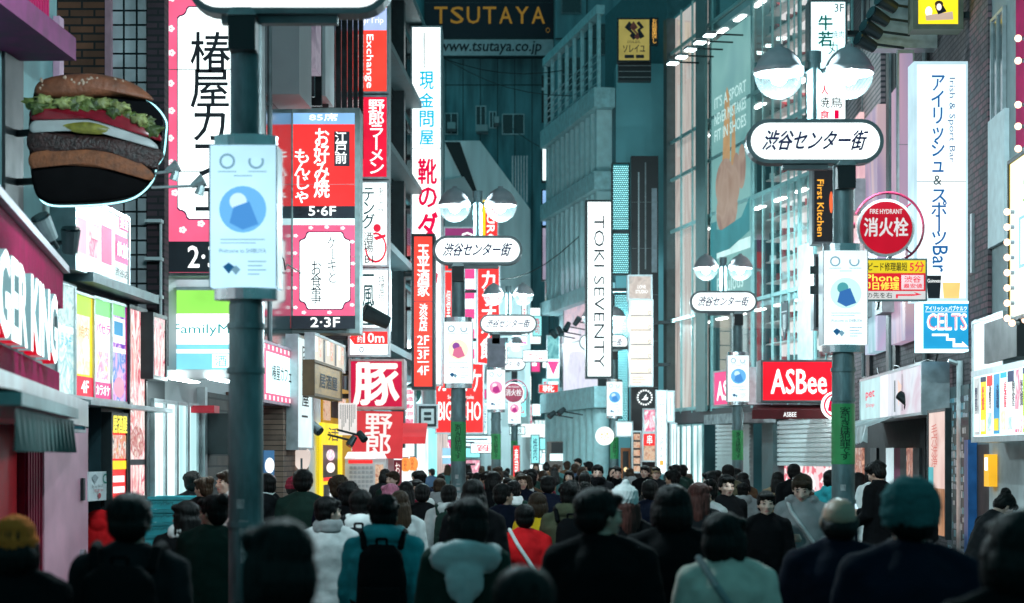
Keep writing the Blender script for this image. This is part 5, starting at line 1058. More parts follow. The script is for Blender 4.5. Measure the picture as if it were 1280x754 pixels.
o = thing('round_restaurant_sign', 'white round sign with a red ring half hidden by the lamp post sticker', 'sign', P(1045, 507, 36.4)); MB().lathe([(0, 0), (.27, 0), (.27, .12), (0, .12)], n=32, axis='y').build('disc', WLIT, o)
b = MB(); b.lathe([(.2, -.004), (.235, -.004)], n=32, axis='y'); b.build('ring', REDLET, o)
MB().add([(-.16, -.006, -.1), (.0, -.006, -.16), (.14, -.006, -.05), (.05, -.006, .14), (-.12, -.006, .1)], [tuple(range(5))]).build('printed_graphic', REDLET, o)
AMB = E('amber lettering', (1., .45, .05), .95, False)
sign('kitchen_sign', 'black vertical sign with orange rotated letters high on the shoe shop', 'sign', (1017, 212, 1042, 303), 34.8, [('t', 'First Kitchen', .18, .14, .5, .92, AMB, dict(rot=True, bold=.03)), ('e', .78, .3, .98, .6, E('orange red print', (.9, .15, .05), .85))], BLACK, depth=.35, fm=GREY, br='R')
sign('kitchen_sign', 'black vertical sign with orange rotated letters, lower and partly behind the banner', 'sign', (1019, 320, 1044, 410), 34.6, [('t', 'First Kitchen', .18, .12, .5, .94, AMB, dict(rot=True, bold=.03))], BLACK, depth=.35, fm=GREY, br='R')
sign('grill_sign', 'white vertical restaurant sign marked 3F with green brush characters', 'sign', (1013, 2, 1057, 150), 34.5, [('t', '3F', .68, .02, .95, .09, INK, dict(bold=.02)), ('t', '牛\n若', .22, .12, .62, .38, E('green brush ink', (.0, .2, .17), .4, False), dict(bold=.04)), ('t', '焼肉', .6, .25, .95, .31, TEALB), ('t', '丸', .5, .34, .85, .45, E('green brush ink', (.0, .3, .26), .55, False)), ('r', 0, .62, 1, 1, WLIT), ('t', '巨人', .1, .71, .5, .79, REDLET, dict(bold=.04)), ('t', '焼鳥', .2, .81, .9, .9, INK, dict(bold=.02)), ('t', '食', .25, .92, .55, .99, REDLET, dict(bold=.03)), ('t', '1', .68, .92, .8, .99, REDLET, dict(bold=.03))], WLIT2, depth=.4, fm=GREY, br='R')
# rack of floodlights over the shop
for i, (px, py) in enumerate(((841, 79), (852, 71), (863, 62), (875, 53), (887, 44))):
    Y = RG.hit(px, .8)[0].y; o = thing('floodlight', ['lowest', 'second', 'middle', 'fourth', 'highest'][i]+' of five bright strip floodlights on arms over the glass front', 'floodlight', P(px, py, Y), RG.rz, 'strip floodlights over the shoe shop')
    MB().box(-.14, .14, -.12, .12, .0, .06).build('housing', GREY, o); MB().box(-.13, .13, -.11, .11, -.025, -.002).build('lit_face', E('floodlight face', (.8, 1, 1), 6), o)
    MB().bar((0, .1, .03), (0, .9, .03), .02).build('arm', DARK, o)
# ------------------------------------------------------------------ right: brick building
GBR = BRICK('dark grey brick', (.1, .085, .095), (.06, .055, .065), (.02, .02, .025), .24, .075)
rb = Bld('dark_brick_building', 'dark grey brick building with drain pipes, tall pink windows and pet shop sign', RW, 1062, 1216, 15, GBR)
for px in (1087, 1112, 1120, 1158): rb.slab('drain_pipe', px, px+4, -100, 470, BLACK, .06, at=1)
VIOL = PIC('violet window picture', [(.4, .25, .4), (.7, .45, .6), (.5, .4, .6), (.85, .6, .62)], 1., .55, (1, 1, .35), detail=1)
TEALP = PIC('teal violet picture', [(.12, .35, .4), (.4, .55, .65), (.5, .4, .6), (.2, .5, .55)], 1., .85, (1, 1, .4), detail=1, seed=4)
for a, b_, c, d, m in ((1062, 1086, 140, 330, PIC('rose window picture', [(.75, .35, .4), (.9, .6, .6), (.6, .3, .4)], 1, .9)), (1093, 1109, 130, 250, VIOL), (1093, 1109, 262, 438, TEALP), (1127, 1145, 95, 300, VIOL), (1127, 1145, 310, 425, VIOL)):
    rb.slab('lit_window', a, b_, c, d, m, .16, at=1)
rb.slab('corrugated_siding', 1062, 1107, 20, 130, BRICK('pink grey corrugated siding', (.42, .33, .35), (.38, .3, .33), (.08, .08, .1), 8., .09, .5, .02), .08, at=1)
rb.slab('steel_post', 1167, 1172, -60, 60, ALU, .9, at=1)
RW.sign('pet_shop_sign', 'wide pale silver shop sign with pink letters on the dark brick wall', 'sign', 1076, 1153, 455, 516, [('r', .0, .0, .36, 1, E('pale mint face', (.5, .75, .77), .75)), ('r', .37, 0, .5, 1, E('silver face', (.85, .9, .95), .8)), ('t', 'pet', .12, .3, .28, .52, REDLET, dict(bold=.03)), ('t', 'Shop', .12, .6, .28, .72, REDLET), ('r', .6, .2, .62, .9, GREY), ('r', .72, .1, .73, .9, GREY), ('p', [(.66, .2), (.72, .35), (.67, .8)], E('pale orange shape', (.9, .6, .5), .7))], PIC('silver violet print', [(.6, .65, .75), (.85, .88, .95), (.75, .6, .7)], 1.2, .7), off=.4, depth=.35, at=1, fm=ALU)
RW.sign('beauty_banner', 'tall peach banner with a close picture of hair beside the sticker wall', 'banner', 1161, 1183, 513, 672, [('r', 0, .62, 1, 1, PIC('auburn hair photo', [(.25, .08, .03), (.55, .25, .12), (.75, .42, .25)], 2, .6, (6, 1, .5))), ('t', '毛穴洗浄', .2, .1, .55, .45, E('faded red lettering', (.7, .15, .12), .6, False), dict(vertical=True)), ('r', 0, .45, .3, .62, E('teal print', (.1, .5, .55), .6))], PIC('peach skin photo', [(.75, .45, .4), (.9, .65, .58), (.95, .75, .68)], 1.2, .75), off=.35, depth=.05, at=1, fm=DARK)
rb.slab('interior_shade', 1076, 1158, 522, 760, D('painted interior shade', (.02, .025, .028), .7), .02, at=1)  # dark sheet over the brick, painted in for the gloom of the shop
aw2 = thing('awning', 'torn translucent awning sheet under the wide silver shop sign', 'awning', P(1105, 535, 30.5), RW.rz)
random.seed(9); b = MB(); n = 26; W_ = 4.2
vs = []
for i in range(n+1):
    x = -W_/2+W_*i/n; vs += [(x, .0, .2), (x, -.55, .0+.02*math.sin(i*1.9)), (x, -.58+.03*math.sin(i*2.7), -.2-.08*random.random())]
b.add(vs, [(3*i, 3*i+3, 3*i+4, 3*i+1) for i in range(n)]+[(3*i+1, 3*i+4, 3*i+5, 3*i+2) for i in range(n)])
b.build('canopy_sheet', D('pale plastic sheet', (.4, .52, .53), .35, var=.5, scale=5), aw2)
for px, m, c in ((1078, PIC('warm shop strip', [(.9, .5, .35), (.3, .1, .08), (.95, .8, .7)], 6, .7), 1), (1096, DARK, 0), (1116, E('pale shop door', (.62, .8, .85), .7), 1), (1126, D('magenta curtain', (.3, .02, .12), .6), 0), (1134, BLACK, 0), (1142, PIC('warm shop strip', [(.9, .5, .35), (.3, .1, .08), (.95, .8, .7)], 6, .7), 1), (1150, BLACK, 0)):
    rb.slab('shop_door' if c else 'door_post', px-8 if px == 1078 else px-4, px+4, 560, 760, m, .06, at=1)
for i, (px, py) in enumerate(((1133, 500), (1143, 503))): spot(px, py, 27.5, .09, .28, ((.6, -.5, -.5), (-.6, -.5, -.6))[i], ['black floodlight under the silver shop sign, tipped outward', 'black floodlight under the silver shop sign, nearer the banner'][i], DARK, rod=(.25, .3, .1))
# sticker covered wall
rb.slab('plaster_panel', 1188, 1215, 480, 700, D('dark teal plaster', (.05, .1, .11), .6), .04, at=1)
random.seed(14); x0, x1, z0, z1 = rb.r(1189, 1214, 500, 695, 1); bs_ = [MB(), MB(), MB(), MB()]
z = z0
for z in np.arange(max(z0, .3), z1, .105):
    x = x0
    while x < x1-.1:
        w_ = random.uniform(.07, .16)
        if random.random() < .8:
            h_ = random.uniform(.05, .09); bs_[random.randrange(4)].add([(x, -.044, z), (x+w_, -.044, z), (x+w_, -.044, z+h_), (x, -.044, z+h_)], [(0, 1, 2, 3)])
        x += w_+.02
for b, c in zip(bs_, ((.4, .55, .6), (.1, .35, .45), (.03, .05, .08), (.3, .42, .5))): b.build('sticker', D('sticker %s' % (c,), c, .5, var=.4, scale=20), rb.o, kind='stuff')
o = thing('steel_post', 'slim pale steel post with a small bracket before the sticker wall', 'post', (P(1200, 570, 25.2).x, 25.2, 0))
MB().bar((0, 0, 0), (0, 0, 3.2), .045, n=14).build('shaft', D('pale post paint', (.55, .65, .67), .4), o); MB().bar((0, 0, 3.1), (.25, 0, 2.85), .02).bar((0, 0, 2.8), (.25, 0, 2.85), .02).bar((0, 0, 3.15), (-.15, .0, 3.2), .03).build('bracket', ALU, o)
# vertical pub sign
BLG = E('pub blue lettering', (.008, .17, .5), .5, False)
sign('pub_sign', 'tall white pub lightbox with blue vertical katakana and two beer glasses', 'sign', (1145, 80, 1208, 374), 24.9, [('t', 'アイリッシュ', .3, .05, .56, .46, BLG, dict(vertical=True, bold=.03)), ('t', '&', .34, .475, .5, .515, GREY, dict(bold=.02)), ('t', 'スポ丨ツ', .3, .535, .6, .77, BLG, dict(vertical=True, bold=.03)), ('t', 'Bar', .32, .775, .62, .885, BLG, dict(rot=True, bold=.03)), ('t', 'Irish & Sport Bar', .62, .06, .77, .42, E('pub pale blue lettering', (.02, .16, .36), .5, False), dict(rot=True)),
      ('p', [(.2, .9), (.5, .9), (.47, 1), (.24, 1)], BLACKB), ('t', 'Guinness', .22, .915, .48, .93, WLET), ('p', [(.52, .925), (.88, .925), (.85, 1), (.55, 1)], E('amber ale', (1, .6, .2), .9)), ('r', .52, .92, .88, .93, WLET)], PIC('white pub face', [(.78, .93, 1.), (.95, 1., 1.)], .6, 1.2, detail=0), depth=.35, fm=E('lit edge', (.6, .85, .95), .7), fw=.03, br='R')
sign('pub_arrow_sign', 'blue pub sign with outlined capitals and a white stepped arrow', 'sign', (1153, 379, 1212, 437), 24.85, [('t', 'アイリッシュパブケルツ', .06, .06, .94, .17, WLET, dict(bold=.02)), ('r', .06, .185, .94, .195, WLET), ('t', 'CELTS', .1, .23, .93, .58, WLET, dict(bold=.09)), ('t', 'CELTS', .12, .25, .91, .56, E('rose lettering', (.8, .25, .35), .75, False), dict(bold=.02)),
      ('p', [(.2, .66), (.55, .66), (.55, .76), (.69, .76), (.69, .87), (.84, .87), (.84, .82), (.98, .95), (.64, .95), (.64, .81), (.5, .81), (.5, .71), (.2, .71)], WLET)], E('pub blue face', (.02, .36, .68), .85), depth=.35, fm=WLIT2, fw=.025, br='R')
sign('massage_sign', 'yellow lightbox with a picture of a person lying under a masseur', 'sign', (1146, -30, 1199, 32), 24.6, [('e', .2, .62, .36, .82, WLIT), ('p', [(.2, .8), (.84, .72), (.86, .88), (.22, .9)], E('tan print', (.6, .45, .35), .8)), ('e', .42, .5, .62, .64, D('dark brown print', (.1, .05, .02), .5)), ('p', [(.42, .62), (.62, .6), (.7, .72), (.5, .78)], BLACKB), ('e', .46, .56, .58, .7, PALEPINK)], E('bright yellow lightbox', (1., .76, .02), .95), depth=.3, fm=D('olive frame', (.12, .14, .1), .5), fw=.05, br='R')
for i, (px, py) in enumerate(((1109, 5), (1099, 22), (1090, 38), (1083, 54))): spot(px, py, 25.2, .1, .26, (-.8, -.35, .35), ['highest', 'second', 'third', 'lowest'][i]+' black cone floodlight in the row below the yellow massage sign', DARK, rod=(.55, .3, .0))
sign('door_light', 'thin slanted steel framed lavender panel beside the pub sign', 'panel', (1122, 62, 1143, 300), 27, [('r', .1, .02, .9, .98, VIOL)], ALU, depth=.1, frame=False)
sign('small_notice', 'small pale notice with dark figures on the brick beyond the pub sign', 'notice', (1217, 270, 1235, 338), 24.2, [('r', .15, .1, .85, .45, E('teal print', (.1, .5, .55), .6))]+[('e', .2+.2*i, .55, .35+.2*i, .75, NAVY) for i in range(3)], WLIT2, depth=.05)
# ------------------------------------------------------------------ right: nearest building
nb = Bld('bar_building', 'nearest bar building with bulb lined yellow sign, window and poster row', RW, 1216.5, 1420, 13, D('teal grey render', (.2, .26, .27), .65, var=.2))
nb.slab('plum_brick_pier', 1217, 1240, -60, 470, BRICK('plum brick', (.17, .08, .1), (.07, .08, .09), (.03, .03, .035), .24, .08), .05, at=1)
nb.win(1243, 1258, 10, 140, DGLASS, 2, 1, at=1)
nb.slab('pale_panel', 1241, 1262, 135, 300, D('white render', (.6, .7, .72), .6, var=.15), .06, at=1)
RW.sign('blank_sign', 'blank white lit panel over the poster row', 'sign', 1217, 1255, 405, 466, [], E('white soft panel', (.8, .97, 1.), 1.), off=.2, depth=.2, at=0)
nb.slab('black_box', 1257, 1300, 405, 455, BLACK, .25, at=0)
pr_ = []
for i in range(11):
    u = .015+.09*i; m1, m2, m3 = [(PIC('grey photo', [(.3, .35, .38), (.7, .75, .75), (.5, .5, .52)], 5, .8), WHP, GREY), (YEL, WHP, NAVY), (WHP, PNKP, REDL), (E('blue print', (.05, .4, .75), .7), YEL, REDL), (WHP, WHP, CYANLET), (WHP, REDL, NAVY), (P5, WHP, INK), (LIME, WHP, NAVY)][i % 8]
    pr_ += [('r', u, .05, u+.074, .95, m1), ('r', u, .05, u+.074, .05+.08*(i % 3), m3), ('r', u+.01, .62+.1*(i % 2), u+.064, .9, [m2, P2, P1][i % 3]), ('t', ['居酒屋', '個室宴会', '炭火焼鳥', '海鮮寿司', '大衆酒場'][i % 5], u+.022, .22, u+.054, .58, [INK, NAVY, REDLET][i % 3], dict(vertical=True, bold=.03))]
RW.sign('poster_row', 'long lit row of colourful upright posters in a pale frame', 'sign', 1217, 1330, 470, 548, pr_, WLIT2, off=.45, depth=.3, at=0, fm=ALU, fw=.05)
BULBM = E('warm sign bulb', (1., .62, .42), 2.2)
ys = RW.sign('bulb_sign', 'yellow edged sign lined with round glowing bulbs', 'sign', 1262, 1330, 205, 400, [('r', .025, .01, 1, .99, PIC('pale mint menu', [(.75, .95, .9), (.95, 1, .95), (.8, .95, .95)], 4, .85)), ('r', .2, .38, .9, .7, E('blue outline', (.2, .5, .9), .7)), ('r', .24, .4, .9, .68, WHP), ('t', '生ビール', .3, .1, .9, .3, E('lime lettering', (.3, .6, .1), .7, False)), ('t', '飲み放題', .3, .45, .9, .6, REDLET)], E('yellow print', (1., .72, .02), .85), off=.5, depth=.3, at=0, fm=BLACK)
a, _ = RW.hit(1259, .62)
def bulb(x, y, z, label, m=BULBM): 
    o = thing('sign_bulb', label, 'bulb', (x, y, z), 0, 'round glowing bulbs lining the yellow sign'); MB().ell((0, 0, 0), (.036, .036, .036), n=12).build('globe', m, o, smooth=True); MB().bar((.03, 0, 0), (.07, .0, 0), .02, n=8).build('socket', STEEL, o)
for i in range(8): bulb(a.x, a.y, Z(265+19*i, a.y), 'round glowing bulb on the edge of the yellow sign')
for i in range(3): bulb(a.x+.1*i+.05, a.y-.12*i, Z(404-i*3, a.y), 'round glowing bulb under the foot of the yellow sign')
for i, py in enumerate((48, 76, 131, 158, 186)): bulb(a.x-.02, a.y-.5, Z(py, a.y-.5), 'round glowing bulb on the string above the yellow sign')
nb.slab('neon_edge', 1281, 1400, -60, 190, CRIM, .1, at=0)
nb.slab('blue_column', 1217, 1222, 550, 760, D('blue column paint', (.02, .14, .4), .45), .12, at=0)
nb.slab('doorway', 1224, 1241, 556, 760, BLACK, .03, at=0)
nb.slab('concrete_wall', 1247, 1420, 552, 760, D('pale rough concrete', (.5, .54, .54), .8, var=.3, scale=2.5, bump=.2), .1, at=0)
RW.sign('yellow_tube_sign', 'glowing yellow tube sign in the dark doorway', 'sign', 1230, 1236, 568, 608, [('r', .2, .1, .8, .5, WLIT)], E('amber panel', (.95, .5, .03), .8), off=.2, depth=.1, frame=False)
# wires across the street
for i, (p0, p1) in enumerate(((P(520, 60, 60), P(740, 82, 58)), (P(540, 64, 66), P(745, 120, 56)), (P(600, 350, 60), P(735, 285, 56)), (P(640, 160, 70), P(745, 178, 56)))):
    o = MB(); pts = [p0.lerp(p1, t/8)-Vector((0, 0, .5*math.sin(math.pi*t/8))) for t in range(9)]; o.tube(pts, .014, n=5)
    tag(o.build('overhead_wire', BLACK), ['upper thin black wire across the far billboard', 'second thin black wire below the billboard', 'thin black wire crossing the pale concrete building', 'lowest thin black wire before the panel building'][i], 'wire', 'overhead wires')

ACM = D('off white casing', (.5, .53, .53), .5, var=.3, scale=6)
def ac(b, x, z, off=-.05):
    m = MB().box(x, x+.75, off-.3, off, z, z+.55); o = m.build('air_unit', ACM, b.o)
    MB().lathe([(0, 0), (.2, 0), (.21, .01), (.2, .02)], (x+.3, off-.325, z+.27), n=20, axis='y').build('fan_grille', DARK, o)
for z in (5.4, 7.5, 9.6, 11.7): ac(DB, .4, z); ac(DB, 2.1, z)
for x, z in ((.6, 4.4), (2.2, 4.3), (4.6, 4.2), (1.4, 6.2)): ac(rb, x+1.2, z, -.05)
for k, (b_, xs_) in enumerate(((DB, (.15, 1.6, 3.2)), (RB, (.1, 8.9)), (cf, (6.4,)), (rb, (2.4, 5.6, 8.8)))):
    for x in xs_:
        m = MB(); m.bar((x, -.07, 2.8), (x, -.07, 12), .035, n=8)
        for z in range(3, 12, 2): m.box(x-.06, x+.06, -.08, -.004, z, z+.05)
        m.build('conduit', GREY, b_.o)
random.seed(8)
for b_, x0, x1, z in ((RB, .5, 8, 4.9), (cf, .5, 6, 4.4), (rb, .5, 10, 3.4), (DB, .2, 6, 3.6)):
    m = MB(); pts = [(x0+(x1-x0)*i/24, -.1-.05*math.sin(i*1.3), z-.12*abs(math.sin(i*.65))+.05*math.sin(i*2.1)) for i in range(25)]; m.tube(pts, .012, n=5); m.build('cable', BLACK, b_.o)
# ------------------------------------------------------------------ people
HB = 1.49                                            # height of the head joint on a 1.7 m figure
def remesh(mb, voxel, smooth=2, disp=None, cut=None):
    me = mb.mesh('m', []); ob = bpy.data.objects.new('m', me); COL.objects.link(ob)
    md = ob.modifiers.new('r', 'REMESH'); md.mode = 'VOXEL'; md.voxel_size = voxel
    dg = bpy.context.evaluated_depsgraph_get(); dg.update()
    ev = ob.evaluated_get(dg); em = ev.to_mesh()
    n = len(em.vertices); v = np.empty(n*3, np.float64); em.vertices.foreach_get('co', v); v = v.reshape(-1, 3)
    f = [tuple(p.vertices) for p in em.polygons]
    e = np.empty(len(em.edges)*2, np.int32); em.edges.foreach_get('vertices', e); e = e.reshape(-1, 2)
    ev.to_mesh_clear(); bpy.data.objects.remove(ob); bpy.data.meshes.remove(me)
    deg = np.bincount(e.ravel(), minlength=n)[:, None].clip(1)
    for i in range(smooth*2):
        s = np.zeros_like(v); np.add.at(s, e[:, 0], v[e[:, 1]]); np.add.at(s, e[:, 1], v[e[:, 0]])
        v = v+(.5 if i % 2 == 0 else -.45)*(s/deg-v)
    if disp:
        s = np.zeros_like(v); np.add.at(s, e[:, 0], v[e[:, 1]]); np.add.at(s, e[:, 1], v[e[:, 0]])
        nm = np.zeros_like(v)
        for q in f:
            a, b, c = v[q[0]], v[q[1]], v[q[2]]; nm[list(q)] += np.cross(b-a, c-a)
        nm /= np.linalg.norm(nm, axis=1)[:, None].clip(1e-9)
        v = v+nm*np.array([disp(Vector(p)) for p in v])[:, None]
    return v, f
def tomesh(name, v, f, mats=1):
    me = bpy.data.meshes.new(name); me.from_pydata([tuple(p) for p in v], [], f)
    for i in range(mats): me.materials.append(SKINS[0])
    me.polygons.foreach_set('use_smooth', [True]*len(f)); me.update(); return me
def SKIN(name, c):
    m = D(name, c, .45, var=.08, scale=20); p = m.node_tree.nodes['Principled BSDF']
    p.inputs['Subsurface Weight'].default_value = .12; p.inputs['Subsurface Radius'].default_value = (.01, .004, .002); return m
SKINS = [SKIN('warm skin', (.55, .33, .25)), SKIN('light skin', (.62, .41, .33)), SKIN('tan skin', (.46, .27, .19))]
BROW = D('dark brow', (.05, .035, .028), .7); LIPS = D('lip', (.42, .16, .14), .45); EYE = D('dark eye', (.012, .01, .01), .15)
S_ = (.168, -.01, 1.385)
A = lambda *a: a
POSES = {   # elbows, wrists, knees, ankles (left, right), head pitch, head yaw, lean
 'walk': dict(e=((-.212, .03, 1.13), (.212, -.09, 1.13)), w=((-.212, .15, .9), (.212, -.08, .87)), k=((-.1, -.02, .49), (.1, .13, .5)), a=((-.1, -.3, .15), (.1, .2, .09))),
 'stride': dict(e=((-.212, -.09, 1.13), (.212, .04, 1.13)), w=((-.212, -.09, .87), (.212, .17, .92)), k=((-.1, .13, .5), (.1, -.03, .49)), a=((-.1, .2, .09), (.1, -.28, .14))),
 'stand': dict(e=((-.212, -.03, 1.12), (.212, -.03, 1.12)), w=((-.22, .1, .92), (.22, .1, .92)), k=((-.1, .02, .5), (.1, .02, .5)), a=((-.11, -.02, .09), (.11, .03, .09))),
 'phone': dict(e=((-.212, .0, 1.13), (.212, .0, 1.13)), w=((-.2, .2, 1.02), (.08, .27, 1.15)), k=((-.1, .02, .5), (.1, .02, .5)), a=((-.11, -.05, .09), (.11, .08, .09)), pitch=.38),
 'raise': dict(e=((-.212, -.03, 1.12), (.212, .14, 1.3)), w=((-.212, .1, .9), (.2, .3, 1.52)), k=((-.1, .02, .5), (.1, .02, .5)), a=((-.11, -.02, .09), (.11, .03, .09))),
 'lean': dict(e=((-.212, .1, 1.15), (.212, .1, 1.15)), w=((-.1, .3, 1.1), (.1, .3, 1.1)), k=((-.1, .06, .5), (.1, .06, .5)), a=((-.11, -.02, .09), (.11, .03, .09)), pitch=.5, lean=.42),
 'turn': dict(e=((-.212, .03, 1.13), (.212, -.09, 1.13)), w=((-.212, .15, .9), (.212, -.08, .87)), k=((-.1, -.02, .49), (.1, .13, .5)), a=((-.1, -.3, .15), (.1, .2, .09)), yaw=.95),
 'glance': dict(e=((-.212, .03, 1.13), (.212, -.09, 1.13)), w=((-.212, .15, .9), (.212, -.08, .87)), k=((-.1, -.02, .49), (.1, .13, .5)), a=((-.1, -.3, .15), (.1, .2, .09)), yaw=-.95),
}
def headM(p):
    P_ = POSES[p]; return Matrix.Translation((0, -.005, HB)) @ Matrix.Rotation(P_.get('yaw', 0), 4, 'Z') @ Matrix.Rotation(-P_.get('pitch', 0), 4, 'X')
def leanM(p):
    return Matrix.Translation((0, 0, .95)) @ Matrix.Rotation(-POSES[p].get('lean', 0), 4, 'X') @ Matrix.Translation((0, 0, -.95))
def arms(p):
    P_ = POSES[p]; out = []
    for s, e, w in zip((-1, 1), P_['e'], P_['w']): out.append((Vector((s*S_[0], S_[1], S_[2])), Vector(e), Vector(w)))
    return out
def hand(mb, w, d, side, curl):
    d = d.normalized(); nrm = Vector((-side, 0, 0)); nrm = (nrm-d*nrm.dot(d)).normalized(); t = d.cross(nrm)*(1)
    if t.y < 0: t = -t                                # thumb side
    c = w+d*.05; R = Matrix((t, nrm, d)).transposed()
    mb.ell(c, (.042, .016, .055), n=12, rot=R)
    for i, (o, L) in enumerate(((.03, .068), (.011, .078), (-.01, .072), (-.029, .056))):
        a = w+d*.088+t*o; b = a+(d*math.cos(curl*.5)+nrm*math.sin(curl*.5))*L*.55; e = b+(d*math.cos(curl)+nrm*math.sin(curl))*L*.5
        mb.cap(a, b, .0095, .0088, 8); mb.cap(b, e, .0088, .0072, 8)
    a = w+d*.025+t*.032; b = a+(d*.7+t*.6+nrm*.3).normalized()*.036; e = b+(d*.9+t*.15+nrm*.4).normalized()*.03
    mb.cap(a, b, .012, .0105, 8); mb.cap(b, e, .0105, .0085, 8)
def head_prims(mb, M):
    h = MB()
    h.ell((0, -.014, .118), (.077, .096, .093)); h.ell((0, .02, .075), (.066, .074, .088)); h.ell((0, .04, .022), (.046, .048, .04)); h.ell((0, .074, .005), (.02, .016, .016), n=10)
    h.cap((0, .09, .098), (0, .108, .062), .0085, .0125, 8); h.ell((-.013, .098, .058), (.011, .012, .008), n=8); h.ell((.013, .098, .058), (.011, .012, .008), n=8)
    h.ell((0, .087, .03), (.022, .012, .007), n=10); h.ell((0, .085, .021), (.019, .012, .007), n=10)
    for s in (-1, 1):
        h.ell((s*.031, .080, .115), (.025, .014, .008), n=10); h.ell((s*.031, .077, .096), (.014, .013, .011), n=10)
        h.ell((s*.045, .062, .07), (.022, .022, .018), n=10); h.ell((s*.078, -.008, .085), (.009, .02, .031), n=10, rot=Matrix.Rotation(s*.35, 3, 'Z'))
    h.xf(M @ Matrix.Scale(.95, 4)); mb.add(h.v, h.f)
CACHE = {}
def body_mesh(p, hi=False):
    k = ('body', p)
    if k in CACHE: return CACHE[k]
    P_ = POSES[p]; mb = MB(); LM = leanM(p); HM = LM @ headM(p); u = MB()
    u.loft([(0, .01, .9, .15, .1), (0, .0, 1.05, .135, .095), (0, 0, 1.2, .155, .1), (0, -.01, 1.34, .165, .1), (0, -.015, 1.42, .1, .07)])
    u.cap((0, -.02, 1.4), (0, -.005, HB+.02), .058, .053)
    for (s, e, w), sd in zip(arms(p), (-1, 1)):
        u.cap(s, e, .05, .04); u.cap(e, w, .04, .027); hand(u, w+(w-e).normalized()*.01, w-e, sd, .9 if p in ('phone', 'raise') else .45)
    u.xf(LM); mb.add(u.v, u.f); head_prims(mb, HM)
    mb.ell((0, 0, .92), (.155, .11, .12))
    for s, kk, a in zip((-1, 1), P_['k'], P_['a']):
        mb.cap((s*.085, 0, .9), kk, .08, .055); mb.cap(kk, a, .055, .035); mb.ell((a[0], a[1]+.06, a[2]-.045), (.04, .12, .035), n=12)
    v, f = remesh(mb, .0088, 1)
    me = tomesh('body', v, f, 4); inv = HM.inverted()
    for pl in me.polygons:
        c = inv @ pl.center
        if c.y > .055 and -.02 < c.z < .16:
            x = abs(c.x)
            if ((x-.030)/.0115)**2+((c.z-.095)/.005)**2 < 1: pl.material_index = 3
            elif .012 < x < .05 and abs(c.z-.116+max(0, x-.03)*.25) < .0045 and c.y > .06: pl.material_index = 1
            elif c.y > .075 and (c.x/.024)**2+((c.z-.026)/.0095)**2 < 1: pl.material_index = 2
    CACHE[k] = me; return me
def wr(a, f1, b, f2, ph=0.):
    def d(p): return a*noise.noise(Vector((p.x*f1+ph, p.y*f1, p.z*f1*.7)))+b*noise.noise(Vector((p.x*f2, p.y*f2+ph, p.z*f2)))
    return d
